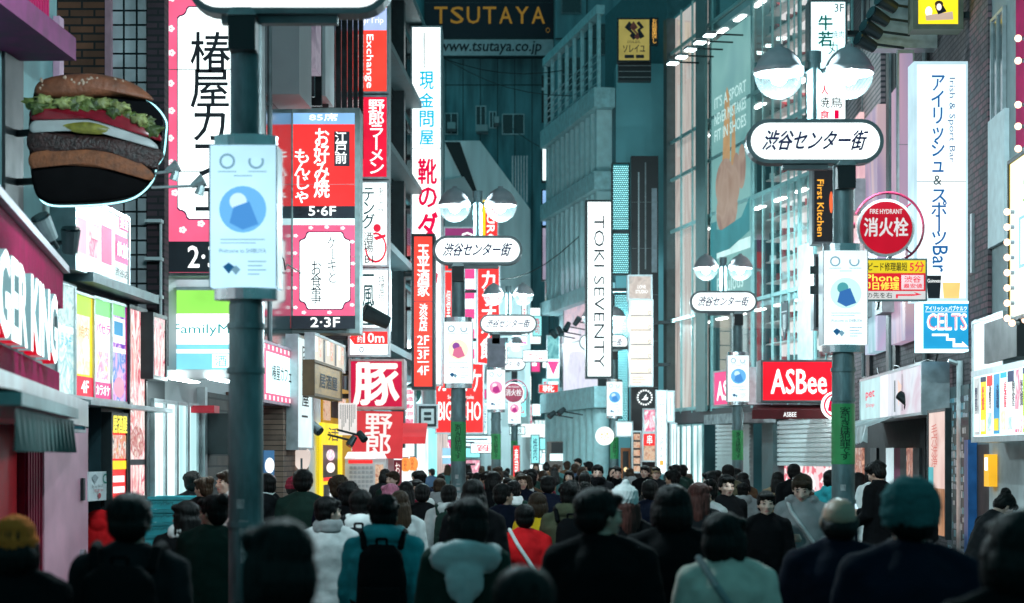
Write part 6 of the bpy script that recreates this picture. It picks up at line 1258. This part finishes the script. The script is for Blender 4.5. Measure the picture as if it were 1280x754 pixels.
def cloth_mesh(kind, p):
    k = (kind, p)
    if k in CACHE: return CACHE[k]
    P_ = POSES[p]; LM = leanM(p); u = MB(); mb = MB(); g = {'jacket': 1., 'hoodie': 1.04, 'coat': 1.05, 'puffer': 1.16, 'suit': .98, 'shawl': 1.1, 'shirt': .95}.get(kind, 1.)
    if kind == 'trousers':
        mb.ell((0, 0, .9), (.168, .122, .13))
        for s, kk, a in zip((-1, 1), P_['k'], P_['a']):
            mb.cap((s*.088, 0, .88), kk, .092, .07); mb.cap(kk, (a[0], a[1], a[2]+.0), .07, .058)
        v, f = remesh(mb, .014, 1, wr(.006, 9, .003, 22)); CACHE[k] = tomesh(kind, v, f); return CACHE[k]
    if kind == 'skirt':
        mb.loft([(0, .0, .35, .27, .24), (0, 0, .6, .23, .19), (0, 0, .95, .165, .12), (0, 0, 1.0, .15, .11)])
        v, f = remesh(mb, .014, 1, lambda q: .012*math.sin(14*math.atan2(q.y, q.x))*max(0, min(1, (.95-q.z)*2))); CACHE[k] = tomesh(kind, v, f); return CACHE[k]
    if kind == 'shoes':
        for a in P_['a']: mb.ell((a[0], a[1]+.065, max(.045, a[2]-.04)), (.05, .135, .045), n=14); mb.cap((a[0], a[1], a[2]+.03), (a[0], a[1], max(.05, a[2]-.03)), .05, .05)
        v, f = remesh(mb, .014, 1); CACHE[k] = tomesh(kind, v, f); return CACHE[k]
    if kind == 'scarf':
        u.loft([(0, .0, 1.405, .1, .1), (0, .0, 1.44, .125, .12), (0, 0, 1.49, .115, .112), (0, .0, 1.525, .095, .098)])
        u.ell((.05, .12, 1.33), (.05, .025, .15)); u.xf(LM)
        v, f = remesh(u, .011, 1, wr(.012, 14, .005, 35)); CACHE[k] = tomesh(kind, v, f); return CACHE[k]
    low = {'coat': .48, 'shirt': .84}.get(kind, .82)
    rg = [(0, 0, low, .2*g if kind != 'coat' else .235, .14*g if kind != 'coat' else .19), (0, 0, .95, .19*g, .132*g), (0, -.005, 1.1, .182*g, .128*g), (0, -.01, 1.25, .197*g, .136*g), (0, -.015, 1.34, .195*g, .13*g), (0, -.02, 1.41, .14*g, .105*g), (0, -.015, 1.46, .085*g, .085*g)]
    u.loft(rg, 28)
    for sg_ in (-1, 1): u.cap((sg_*.045, -.02, 1.462), (sg_*.165, -.012, 1.392), .048*g, .06*g)
    if kind != 'shirt': u.loft([(0, -.012, 1.43, .088, .085), (0, -.012, 1.49, .079, .08), (0, -.012, 1.505, .07, .07)])
    if kind in ('hoodie',):
        u.ell((0, -.1, 1.435), (.135, .07, .085), rot=Matrix.Rotation(.4, 3, 'X')); u.ell((0, -.135, 1.38), (.09, .05, .075)); u.ell((-.085, -.01, 1.475), (.045, .075, .04)); u.ell((.085, -.01, 1.475), (.045, .075, .04))
    if kind == 'puffer': u.ell((0, -.08, 1.47), (.13, .075, .07)); u.ell((-.09, .0, 1.48), (.045, .08, .045)); u.ell((.09, .0, 1.48), (.045, .08, .045))
    if kind == 'shawl': u.loft([(0, -.02, .75, .29, .2), (0, -.02, 1.1, .27, .18), (0, -.02, 1.38, .21, .14), (0, -.01, 1.48, .1, .1)])
    for s, e, w in arms(p):
        d = (w-e).normalized(); u.cap(s, e, .07*g, .062*g); u.cap(e, w-d*.005, .064*g, .05*g); u.cap(w-d*.03, w+d*.008, .05*g, .047*g)
    u.xf(LM)
    if kind == 'puffer': dp = lambda q: .006*abs(math.sin(q.z*30+2*noise.noise(q*5)))-.004+.012*noise.noise(q*8)+.004*noise.noise(q*25)
    elif kind == 'suit': dp = wr(.006, 7, .003, 20)
    elif kind == 'hoodie': dp = wr(.013, 8, .005, 20, 3)
    else: dp = wr(.012, 7, .006, 18)
    v, f = remesh(u, .0125, 1, dp); CACHE[k] = tomesh(kind, v, f); return CACHE[k]
def strand(a=.007, f=70):
    return lambda q: a*noise.noise(Vector((math.atan2(q.x, -q.y-.02)*f*.2, q.z*2.2, 0)))+a*.8*noise.noise(Vector((math.atan2(q.x, -q.y-.02)*6, q.z*12, 3)))
def hair_mesh(kind, locks=True):
    k = ('hair', kind, locks)
    if k in CACHE: return CACHE[k]
    m = MB(); dp = strand(); vx = .0085
    if kind in ('short', 'bob', 'long', 'bun', 'messy', 'ponytail'):
        m.ell((0, -.022, .135), (.088, .102, .09)); m.ell((0, -.05, .085), (.084, .068, .08))
        for s in (-1, 1): m.ell((s*.074, -.01, .115), (.018, .045, .04), n=10)
        m.ell((-.02, .058, .172), (.06, .04, .03)); m.ell((.03, .056, .172), (.05, .038, .028))
    if kind == 'messy':
        random.seed(4); dp = strand(.013, 60)
        for i in range(30):
            a = random.uniform(0, 6.28); e_ = random.uniform(.1, 1.4); c = Vector((.088*math.cos(a)*math.cos(e_), -.02+.1*math.sin(a)*math.cos(e_), .125+.095*math.sin(e_)))
            if c.y < .05: m.ell(c, (.025, .025, .02), n=8)
    if kind == 'bob':
        m.ell((0, -.045, .06), (.1, .085, .105))
        for s in (-1, 1): m.ell((s*.082, .01, .06), (.024, .05, .09), n=12)
        m.ell((0, .072, .15), (.06, .025, .03), n=12)
    if kind in ('long',):
        m.loft([(0, -.075, -.26, .07, .03), (0, -.085, -.2, .105, .05), (0, -.08, -.05, .115, .065), (0, -.06, .08, .1, .075), (0, -.04, .15, .06, .06)])
        for s in (-1, 1): m.loft([(s*.085, -.03, -.16, .02, .03), (s*.09, -.02, -.02, .028, .045), (s*.078, -.01, .12, .02, .05)], 12)
    if kind == 'bun': m.ell((0, -.1, .19), (.052, .05, .048))
    if kind == 'ponytail': m.ell((0, -.125, .12), (.035, .04, .035)); m.loft([(0, -.15, -.12, .015, .012), (0, -.15, .0, .035, .028), (0, -.13, .11, .03, .028)], 12)
    if kind == 'balding':
        m.ell((0, -.05, .06), (.081, .066, .065)); dp = strand(.003)
        for s in (-1, 1): m.ell((s*.071, -.015, .085), (.014, .05, .04), n=10)
    if kind == 'beanie':
        m.loft([(0, -.012, .09, .094, .111), (0, -.014, .135, .099, .115), (0, -.014, .142, .092, .108), (0, -.018, .19, .084, .098), (0, -.02, .225, .058, .068), (0, -.02, .242, .015, .02)], 40)
        dp = lambda q: .0028*math.sin(42*math.atan2(q.y, q.x))+.004*noise.noise(q*20)
    if kind == 'furhat':
        m.loft([(0, -.012, .07, .094, .11), (0, -.014, .13, .103, .118), (0, -.018, .19, .098, .112), (0, -.02, .235, .075, .088), (0, -.02, .26, .035, .04)], 30)
        dp = lambda q: .007*noise.noise(q*22)+.005*noise.noise(q*60)+.002*math.sin(36*math.atan2(q.y, q.x)); vx = .007
    if kind == 'bobble':
        m.loft([(0, -.012, .085, .095, .112), (0, -.014, .14, .101, .117), (0, -.018, .2, .086, .1), (0, -.02, .24, .04, .05)], 40); m.ell((0, -.03, .255), (.03, .03, .028))
        dp = lambda q: .005*math.sin(26*math.atan2(q.y, q.x))*math.sin(q.z*120)+.004*noise.noise(q*40)
    if kind == 'cap':
        m.ell((0, -.015, .13), (.087, .103, .092)); m.ell((0, .1, .135), (.07, .075, .01)); dp = None
    if kind == 'headscarf':
        m.ell((0, -.03, .12), (.095, .105, .105)); m.loft([(0, -.03, -.14, .15, .12), (0, -.03, -.05, .11, .1), (0, -.03, .07, .095, .095)]); dp = wr(.01, 16, .004, 40)
    v, f = remesh(m, vx, 1, dp)
    if locks and kind in ('short', 'bob', 'long', 'messy', 'bun', 'ponytail'):          # loose locks over the mass of hair
        rg = random.Random(len(kind)*7+3); v = [tuple(p) for p in v]; f = list(f)
        down = {'bob': -.06, 'long': -.27}.get(kind, .02); n = {'long': 230, 'bob': 210}.get(kind, 190)
        for i in range(n):
            az = rg.uniform(-math.pi, math.pi); t = rg.uniform(.05, .9); fr = math.cos(az-math.pi/2)     # fr = 1 towards the face
            tm = 1.05 if fr > .55 else 1.5 if fr > .1 else (2.0 if kind in ('short', 'messy', 'bun') else 1.7)
            L = rg.uniform(.5, 1.0); st = 7; k_ = 1.03+rg.random()*(.10 if kind == 'messy' else .05); dz = rg.uniform(-.35, .35); w_ = rg.uniform(.0035, .008); pts = []; z_ext = 0
            for j in range(st+1):
                tt = t+L*j/st; a = az+dz*j/st
                q = Vector((.088*math.sin(min(tt, tm))*math.cos(a), -.022+.102*math.sin(min(tt, tm))*math.sin(a), .135+.09*math.cos(min(tt, tm))))
                q = Vector((0, -.022, .135))+(q-Vector((0, -.022, .135)))*(k_+.03*(j/st)**2)
                if tt > tm and kind in ('bob', 'long') and fr < .5: q.z = max(down, q.z-(tt-tm)*(.35 if kind == 'long' else .16))
                elif tt > tm: break
                pts.append((q, a))
            if len(pts) < 3: continue
            o_ = len(v)
            for j, (q, a) in enumerate(pts):
                tan = Vector((-math.sin(a), math.cos(a), 0))*w_*(1-.85*(j/(len(pts)-1))**2); v += [tuple(q-tan), tuple(q+tan)]
            f += [(o_+2*j, o_+2*j+1, o_+2*j+3, o_+2*j+2) for j in range(len(pts)-1)]
    CACHE[k] = tomesh('hair', v, f); return CACHE[k]
CL = {}
def cloth(nm):
    if nm in CL: return CL[nm]
    c = {'black': (.0035, .004, .005), 'charcoal': (.013, .014, .016), 'navy': (.005, .0075, .018), 'grey': (.27, .28, .285), 'pale grey': (.55, .56, .56), 'white': (.78, .78, .77), 'cream': (.68, .6, .52), 'teal': (.03, .3, .34),
         'dark green': (.014, .035, .028), 'olive': (.07, .075, .045), 'camouflage': (.09, .085, .05), 'red': (.75, .015, .02), 'maroon': (.15, .012, .025), 'yellow': (.8, .48, .02), 'pink': (.65, .25, .34), 'orange': (.75, .17, .03), 'brown': (.13, .07, .04), 'tan': (.32, .22, .13), 'denim': (.05, .09, .15), 'dusty teal': (.05, .14, .145), 'dark hair': (.004, .0035, .0035), 'brown hair': (.04, .022, .012), 'auburn hair': (.08, .025, .02), 'pink hair': (.5, .16, .25), 'grey hair': (.2, .2, .2)}[nm]
    if nm == 'camouflage': m = PIC('camouflage cloth', [(.03, .035, .02), (.1, .09, .05), (.16, .14, .09), (.05, .06, .03)], 9, 0)
    elif 'hair' in nm: m = D(nm, c, .5, var=.4, scale=60, stretch=(1, 1, .12), spec=.2, bump=.5, bscale=120)
    else: m = D('%s cloth' % nm, c, .85, var=.22, scale=7, bump=.25, bscale=120, spec=.08)
    CL[nm] = m; return m
def setm(o, m, i=0): o.material_slots[i].link = 'OBJECT'; o.material_slots[i].material = m
def child(nm, me, par, m):
    o = bpy.data.objects.new(nm, me); COL.objects.link(o); o.parent = par; setm(o, m); return o
HATS = {'beanie': 'knitted_hat', 'furhat': 'fur_hat', 'bobble': 'bobble_hat', 'cap': 'cap', 'headscarf': 'headscarf'}
def person(label, x, y, top, pose='walk', rz=0., top_=('jacket', 'black'), legs=('trousers', 'charcoal'), hair=('short', 'dark hair'), hat=None, skin=0, extra=(), girth=1., group=None, shoes='black'):
    base = 1.70-(.12 if pose == 'lean' else 0)+(.03 if hat else 0); k = top/base
    o = thing('person', label, 'person', (x, y, 0), rz, group); o.scale = (k*girth, k*girth, k)
    b = bpy.data.objects.new('body', body_mesh(pose)); COL.objects.link(b); b.parent = o
    for i, m in enumerate((SKINS[skin], BROW, LIPS, EYE)): setm(b, m, i)
    child(top_[0] if top_[0] != 'puffer' else 'padded_jacket', cloth_mesh(top_[0], pose), o, cloth(top_[1]))
    child(legs[0], cloth_mesh(legs[0], pose), o, cloth(legs[1])); child('shoes', cloth_mesh('shoes', pose), o, cloth(shoes))
    for kind, col in extra: child(kind, cloth_mesh(kind, pose), o, cloth(col))
    HM = leanM(pose) @ headM(pose)
    for kind, col in ((hair,) if hair else ())+((hat,) if hat else ()):
        h = child(HATS.get(kind, 'hair'), hair_mesh(kind, not hat), o, cloth(col)); h.matrix_local = HM @ Matrix.Scale(.945, 4)
    return o
def backpack(o, label, col='black', w=.3, h=.44):
    k = o.scale.z; t = thing('backpack', label, 'backpack', o.location, o.rotation_euler.z); t.scale = o.scale
    key = ('pack', w)
    if key not in CACHE:
        m = MB().loft([(0, -.215, .98, w*.46, .08), (0, -.225, 1.03, w*.52, .1), (0, -.22, 1.22, w*.5, .095), (0, -.205, .98+h-.06, w*.42, .07), (0, -.2, .98+h, w*.25, .04)], 24)
        v, f = remesh(m, .012, 1, wr(.01, 9, .003, 25)); CACHE[key] = tomesh('pack', v, f)
        m = MB().loft([(0, -.31, 1.0, w*.36, .03), (0, -.325, 1.04, w*.4, .045), (0, -.315, 1.17, w*.38, .035)], 20)
        v, f = remesh(m, .011, 1, wr(.005, 12, .002, 25)); CACHE[key+('p',)] = tomesh('front_pocket', v, f)
    child('pack', CACHE[key], t, cloth(col)); child('front_pocket', CACHE[key+('p',)], t, cloth(col))
    for s in (-1, 1):
        m = MB(); pts = [(s*.11, -.15, 1.4), (s*.12, -.1, 1.475), (s*.125, -.01, 1.49), (s*.13, .09, 1.44), (s*.135, .125, 1.33), (s*.15, .1, 1.2), (s*.19, -.02, 1.08), (s*.15, -.15, 1.03)]
        for a, b in zip(pts, pts[1:]): m.cap(a, b, .02, .02, 8)
        m.build('strap', cloth(col), t, smooth=True)
    m = MB(); m.tube([(-.03, -.2, 1.41), (-.03, -.21, 1.45), (.03, -.21, 1.45), (.03, -.2, 1.41)], .009); m.build('handle', cloth(col), t)
    return t
def shoulder_bag(o, label, col, side=1):
    t = thing('shoulder_bag', label, 'bag', o.location, o.rotation_euler.z); t.scale = o.scale
    m = MB(); pts = [(-side*.13, -.02, 1.485), (-side*.06, -.155, 1.36), (side*.1, -.17, 1.12), (side*.22, -.08, .92)]; q = [(-side*.13, -.02, 1.485), (-side*.08, .12, 1.38), (side*.08, .155, 1.15), (side*.22, .06, .92)]
    for P_ in (pts, q):
        for a, b in zip(P_, P_[1:]): m.cap(a, b, .017, .017, 8)
    m.build('strap', cloth(col), t, smooth=True)
    m = MB().loft([(side*.25, 0, .68, .05, .14), (side*.26, 0, .74, .065, .15), (side*.25, 0, .9, .04, .14)], 16); m.build('pouch', cloth(col), t, smooth=True)
    return t
def phone(o, label, p=(.1, .345, 1.19)):
    t = thing('phone', label, 'phone', o.matrix_basis @ Vector(p), o.rotation_euler.z)
    MB().box(-.036, .036, -.004, .004, -.07, .07).build('case', D('dark phone', (.02, .02, .02), .3), t)
    MB().box(-.032, .032, -.0065, -.0045, -.064, .064).build('screen', E('phone screen', (.6, .85, 1), .9), t); t.rotation_euler.x = -.5; return t
PI = math.pi
def at(px, Y): return (px-CX)/F*Y, Y
def man(label, px, topy, Y, **k):
    x, y = at(px, Y); return person(label, x, y, Z(topy, Y), **k)
# nearest row
man('person in orange knitted hat and black coat at the near edge of the crowd', 20, 640, 8, hat=('beanie', 'orange'), top_=('coat', 'black'), hair=('bob', 'dark hair'))
o = man('broad person in charcoal ribbed jacket, short black hair, in front of the pink door', 163, 617, 8.3, top_=('jacket', 'charcoal'), girth=1.06)
backpack(o, 'dark backpack on the broad person in the charcoal jacket', 'black', .32)
man('person with big black hair in dark coat, close to the nearest lamp post', 345, 652, 5.3, top_=('coat', 'black'), hair=('bob', 'dark hair'), pose='turn', girth=.95)
o = man('person in teal hooded padded jacket walking away in the middle of the crowd', 480, 620, 11.6, top_=('puffer', 'teal'), hair=('messy', 'dark hair'))
backpack(o, 'black backpack on the teal padded jacket', 'black')
man('person in dark olive jacket with wide pale grey hood', 582, 623, 9.8, top_=('jacket', 'dark green'), hair=('bob', 'dark hair'), pose='turn', girth=.97)
x, y = at(582, 9.8); hd = thing('hood_scarf', 'wide pale grey hood lying over the shoulders of the dark olive jacket', 'hood', (x, y, 0)); hd.scale = (1., 1., 1.)
mh = MB().ell((0, -.115, 1.43), (.185, .065, .1), rot=Matrix.Rotation(.35, 3, 'X')).ell((0, -.15, 1.33), (.1, .04, .13)).ell((0, -.165, 1.25), (.045, .03, .09)).ell((-.125, -.02, 1.46), (.06, .1, .045)).ell((.125, -.02, 1.46), (.06, .1, .045)); v_, f_ = remesh(mh, .012, 1, wr(.014, 9, .005, 22)); child('hood_cloth', tomesh('hood_cloth', v_, f_), hd, cloth('pale grey'))
o = man('tall person in black coat with dark cap like hair, largest back in the crowd centre', 750, 611, 9.0, top_=('coat', 'black'), hair=('short', 'dark hair'), girth=1.08, pose='glance')
man('person in black coat with dark bob hair beside the largest black back', 840, 607, 10.2, top_=('coat', 'black'), hair=('bob', 'dark hair'), girth=1.08)
o = man('person with black bob hair in a pale cream jacket', 908, 641, 9.0, top_=('jacket', 'cream'), hair=('bob', 'dark hair'), pose='glance', girth=1.02)
shoulder_bag(o, 'grey shoulder bag on the pale cream jacket', 'grey')
man('broad balding person in dark navy jacket', 1048, 620, 9.3, top_=('jacket', 'navy'), hair=('balding', 'dark hair'), skin=2, girth=1.12)
man('broad person in teal fur hat and navy coat', 1137, 598, 7.6, top_=('coat', 'navy'), hat=('furhat', 'dusty teal'), hair=('short', 'dark hair'), girth=1.12)
man('dark haired person in black coat at the edge by the concrete wall', 1272, 640, 5.6, top_=('coat', 'black'), hair=('bob', 'dark hair'))
man('short person with black hair, only the crown of the head showing in front', 655, 709, 5.2, top_=('jacket', 'black'), hair=('short', 'dark hair'))
# second row
man('person in bright red hooded jacket by the dark storefront', 127, 614, 18.2, top_=('hoodie', 'red'), hair=('short', 'dark hair'), pose='turn')
man('person in black hooded coat with long dark hair by the turquoise crates', 231, 627, 13.6, top_=('coat', 'black'), hair=('long', 'dark hair'), pose='turn', extra=(('scarf', 'white'),))
man('person in long dark green shawl coat with black hair tied behind', 266, 619, 12.8, top_=('shawl', 'dark green'), hair=('bun', 'dark hair'), pose='turn')
man('person with a hair bun in dark top inside the store front', 254, 597, 20.2, top_=('jacket', 'black'), hair=('bun', 'brown hair'), pose='turn')
man('person with curly black hair by the store entrance', 241, 590, 21.0, top_=('jacket', 'charcoal'), hair=('messy', 'dark hair'))
man('person in a white shirt partly behind the nearest lamp post', 282, 588, 19.6, top_=('shirt', 'white'), hair=('short', 'brown hair'), skin=1, rz=PI*.7)
man('person with white hood just beyond the nearest lamp post', 331, 592, 18.6, top_=('hoodie', 'charcoal'), hair=('short', 'dark hair'), pose='turn', extra=(('scarf', 'white'),))
man('person in dark suit jacket with round black hair before the stone wall', 379, 587, 18.5, top_=('suit', 'dark green'), hair=('short', 'dark hair'), girth=1.06)
man('person in maroon knitted hat half hidden by the dark suit jacket', 367, 594, 21.5, hat=('beanie', 'maroon'), top_=('jacket', 'black'))
man('person in grey scarf and pale jacket turning towards the yellow front', 411, 621, 14.2, top_=('jacket', 'pale grey'), hair=('short', 'dark hair'), pose='glance', skin=1, extra=(('scarf', 'grey'),))
man('person with spiky dark hair behind the grey scarf', 424, 595, 18.2, top_=('jacket', 'navy'), hair=('messy', 'brown hair'))
man('person with dark hair and black jacket just before the white hoodie', 436, 603, 16.5, top_=('jacket', 'black'), hair=('messy', 'dark hair'), pose='stride')
o = man('person in white hoodie carrying a black backpack', 451, 612, 14.5, top_=('hoodie', 'white'), hair=('short', 'dark hair'), pose='stride', legs=('trousers', 'pale grey'))
backpack(o, 'black square backpack on the white hoodie', 'charcoal', .32)
man('person with pink hair and pale coat near the ticket machine', 487, 605, 21.5, top_=('coat', 'pink'), hair=('bob', 'pink hair'), pose='turn')
man('person with long brown hair and pale grey knit near the ticket machine', 500, 614, 17.0, top_=('jacket', 'pale grey'), hair=('long', 'brown hair'))
man('person with long black hair beside the pink hair', 508, 602, 22.5, top_=('coat', 'maroon'), hair=('long', 'dark hair'), pose='stride')
man('person in black suit jacket and tan trousers walking away', 528, 605, 20.3, top_=('suit', 'black'), legs=('trousers', 'tan'), hair=('short', 'dark hair'))
o = man('person in pale grey hoodie with dark backpack right of the black suit jacket', 561, 606, 19.5, top_=('hoodie', 'pale grey'), hair=('short', 'dark hair'), pose='stride')
backpack(o, 'dark teal backpack on the pale grey hoodie', 'dark green')
man('person with long wavy black hair in black jacket before the second lamp post', 592, 600, 14.8, top_=('coat', 'black'), hair=('long', 'dark hair'))
o = man('person in bright red jacket with white strap', 656, 631, 15.2, top_=('jacket', 'red'), hair=('short', 'dark hair'))
shoulder_bag(o, 'white strapped bag across the bright red jacket', 'white')
man('person in mustard yellow jacket with brown bob hair', 672, 616, 17.2, top_=('jacket', 'yellow'), hair=('bob', 'brown hair'))
o = man('person in olive parka with black backpack', 713, 602, 15.4, top_=('puffer', 'olive'), hair=('messy', 'dark hair'), girth=.95)
backpack(o, 'small black backpack on the olive parka', 'black', .27)
man('person in white bobble hat and black scarf', 778, 604, 14.0, hat=('bobble', 'white'), top_=('jacket', 'black'), hair=('long', 'auburn hair'), pose='turn', extra=(('scarf', 'charcoal'),))
man('person in navy jacket with a black backpack before the crossing group', 812, 600, 19.5, top_=('jacket', 'navy'), hair=('short', 'dark hair'), pose='stride')
man('person with auburn hair and white collar looking back to the shops', 876, 604, 16.2, top_=('coat', 'charcoal'), hair=('long', 'auburn hair'), pose='glance')
man('person with dark tied hair and white blouse facing sideways', 887, 600, 19.0, top_=('shirt', 'white'), hair=('bun', 'dark hair'), pose='turn', skin=1, rz=-.9)
man('person in camouflage jacket by the shutter', 910, 581, 29, top_=('jacket', 'camouflage'), hair=('short', 'dark hair'), girth=1.05)
man('person in black jacket and striped shirt walking towards the viewer', 958, 614, 17.0, top_=('jacket', 'black'), hair=('short', 'dark hair'), rz=PI, skin=1)
o = man('person in grey cardigan with a crossbody strap looking down at a phone', 1003, 593, 17.6, top_=('hoodie', 'grey'), hair=('short', 'brown hair'), rz=PI-.25, pose='phone', skin=1, girth=1.06)
shoulder_bag(o, 'pale grey crossbody bag over the grey cardigan', 'pale grey', -1); phone(o, 'phone held by the person in grey cardigan')
man('person with black hair in dark jacket behind the grey cardigan', 992, 580, 27, top_=('jacket', 'black'), hair=('short', 'dark hair'), pose='stride')
man('person with black hair and tan coat before the shop display', 972, 590, 28, top_=('coat', 'tan'), hair=('long', 'dark hair'))
man('person in teal hooded jacket beside the lamp post sticker', 1040, 588, 24, top_=('hoodie', 'teal'), hair=('short', 'dark hair'), pose='glance')
o = man('person in long black coat holding a phone at the shop door', 1098, 577, 22.6, top_=('coat', 'black'), hair=('messy', 'dark hair'), pose='phone', rz=.8); phone(o, 'phone held by the person in long black coat')
man('person in pale coat and patterned skirt at the shop door', 1092, 580, 24.2, top_=('coat', 'white'), legs=('skirt', 'charcoal'), hair=('bob', 'dark hair'), rz=.5)
man('person with tied hair in dark jacket bending over a tray by the doorway', 1222, 623, 17.2, top_=('jacket', 'charcoal'), legs=('skirt', 'grey'), hair=('bun', 'dark hair'), pose='lean', rz=-1.2)
# middle distance, placed
o = man('person in black suit holding up a phone to take a picture', 771, 583, 34, top_=('suit', 'black'), hair=('short', 'dark hair'), pose='raise', rz=PI+.2, skin=1); phone(o, 'phone raised above the crowd by the person in black suit', (.2, .34, 1.62))
man('person in dark coat and scarf coming towards the viewer', 747, 581, 29.5, top_=('coat', 'charcoal'), hair=('short', 'dark hair'), rz=PI, extra=(('scarf', 'black'),), skin=1)
man('person in beige cap facing the viewer by the bar sign', 820, 581, 33, hat=('cap', 'tan'), top_=('jacket', 'charcoal'), rz=PI, skin=1)
man('person in dark jacket facing the viewer beside the beige cap', 806, 582, 35, top_=('jacket', 'black'), rz=PI-.3, skin=1)
man('person in teal jacket by the fluted columns', 735, 577, 43, top_=('jacket', 'teal'), pose='turn')
man('person in dark suit highest in the crowd by the fluted columns', 722, 573, 50, top_=('suit', 'navy'), rz=PI*.8, skin=1)
man('person in brown coat low before the kiosk', 709, 577, 50, top_=('coat', 'brown'), hair=('messy', 'brown hair'))
man('person in dark green jacket at the foot of the shutter with face sideways', 843, 581, 34, top_=('jacket', 'dark green'), pose='turn', skin=1)
man('person with round brown hair and white collar in mid crowd', 658, 594, 27, top_=('coat', 'navy'), hair=('bob', 'brown hair'), extra=(('scarf', 'white'),))
man('person with broad neck and dark jacket in mid crowd beyond the yellow jacket', 685, 595, 22.5, top_=('jacket', 'navy'), girth=1.06)
man('person in red hooded jacket facing the second lamp post', 607, 590, 28, top_=('hoodie', 'red'), hair=('short', 'dark hair'), pose='turn')
man('person with black hair and black coat below the second lamp post', 615, 590, 24, top_=('coat', 'black'), hair=('bob', 'dark hair'), pose='turn')
man('person in navy jacket with short hair before the third lamp post', 630, 605, 18.5, top_=('jacket', 'navy'), pose='glance')
man('person in dark green jacket with white collar before the third lamp post', 642, 601, 21.5, top_=('jacket', 'dark green'), extra=(('scarf', 'white'),))
# the far crowd
random.seed(31)
combos = [(h, hc, t, tc) for h, hc in (('short', 'dark hair'), ('bob', 'dark hair'), ('long', 'brown hair'), ('messy', 'dark hair'), ('long', 'dark hair'), ('bob', 'brown hair'), ('bun', 'dark hair'), ('short', 'brown hair'))
          for t, tc in (('jacket', 'black'), ('coat', 'charcoal'), ('jacket', 'navy'), ('hoodie', 'grey'), ('puffer', 'black'), ('coat', 'tan'), ('jacket', 'white'), ('coat', 'dark green'), ('hoodie', 'charcoal'), ('puffer', 'maroon'), ('jacket', 'olive'), ('jacket', 'denim'), ('coat', 'brown'), ('jacket', 'dusty teal'))]
random.shuffle(combos)
taken = [(o.location.x, o.location.y) for o in COL.objects if o.name.startswith('person')]+[((p-CX)/F*y, y) for p, y in ((573, 27.9), (620, 43.3), (922, 37.1), (768, 50.3), (1054, 18.2), (643, 62))]
HN = {'short': 'short', 'bob': 'bob cut', 'long': 'long', 'messy': 'tousled', 'bun': 'tied up'}
def lim(Y):
    l = -4.8+.0445*Y+1.4 if Y < 44 else -3.4+.0-.14*(Y-44)
    r = 4.8+.0445*Y-1.2 if Y < 34 else 6.2-.21*(Y-36)-1.2
    return l, r
n = 0; tries = 0
while n < 104 and tries < 9000:
    tries += 1
    Y = 20+46*random.random()**1.15; l, r = lim(Y); x = random.uniform(l, r)
    if any((x-a)**2+((Y-b)*.8)**2 < .62**2 for a, b in taken): continue
    h, hc, t, tc = combos[n]; back = random.random() < .8
    taken.append((x, Y)); H = random.choice((1.56, 1.6, 1.64, 1.68, 1.72, 1.76))+random.uniform(-.02, .02)
    tn = {'puffer': 'padded jacket'}.get(t, t)
    person('person with %s %s in %s %s, %s' % (HN[h], hc, tc, tn, 'far off, back turned' if back else 'far off, facing the viewer'), x, Y, H, pose=random.choice(('walk', 'stride', 'walk', 'stand', 'phone', 'turn', 'glance')), rz=(0 if back else PI)+random.uniform(-.3, .3),
           top_=(t, tc), legs=('trousers', random.choice(('black', 'charcoal', 'denim', 'navy', 'tan'))), hair=(h, hc), skin=random.randrange(3), girth=random.uniform(.95, 1.06), group='people in the distant crowd')
    n += 1
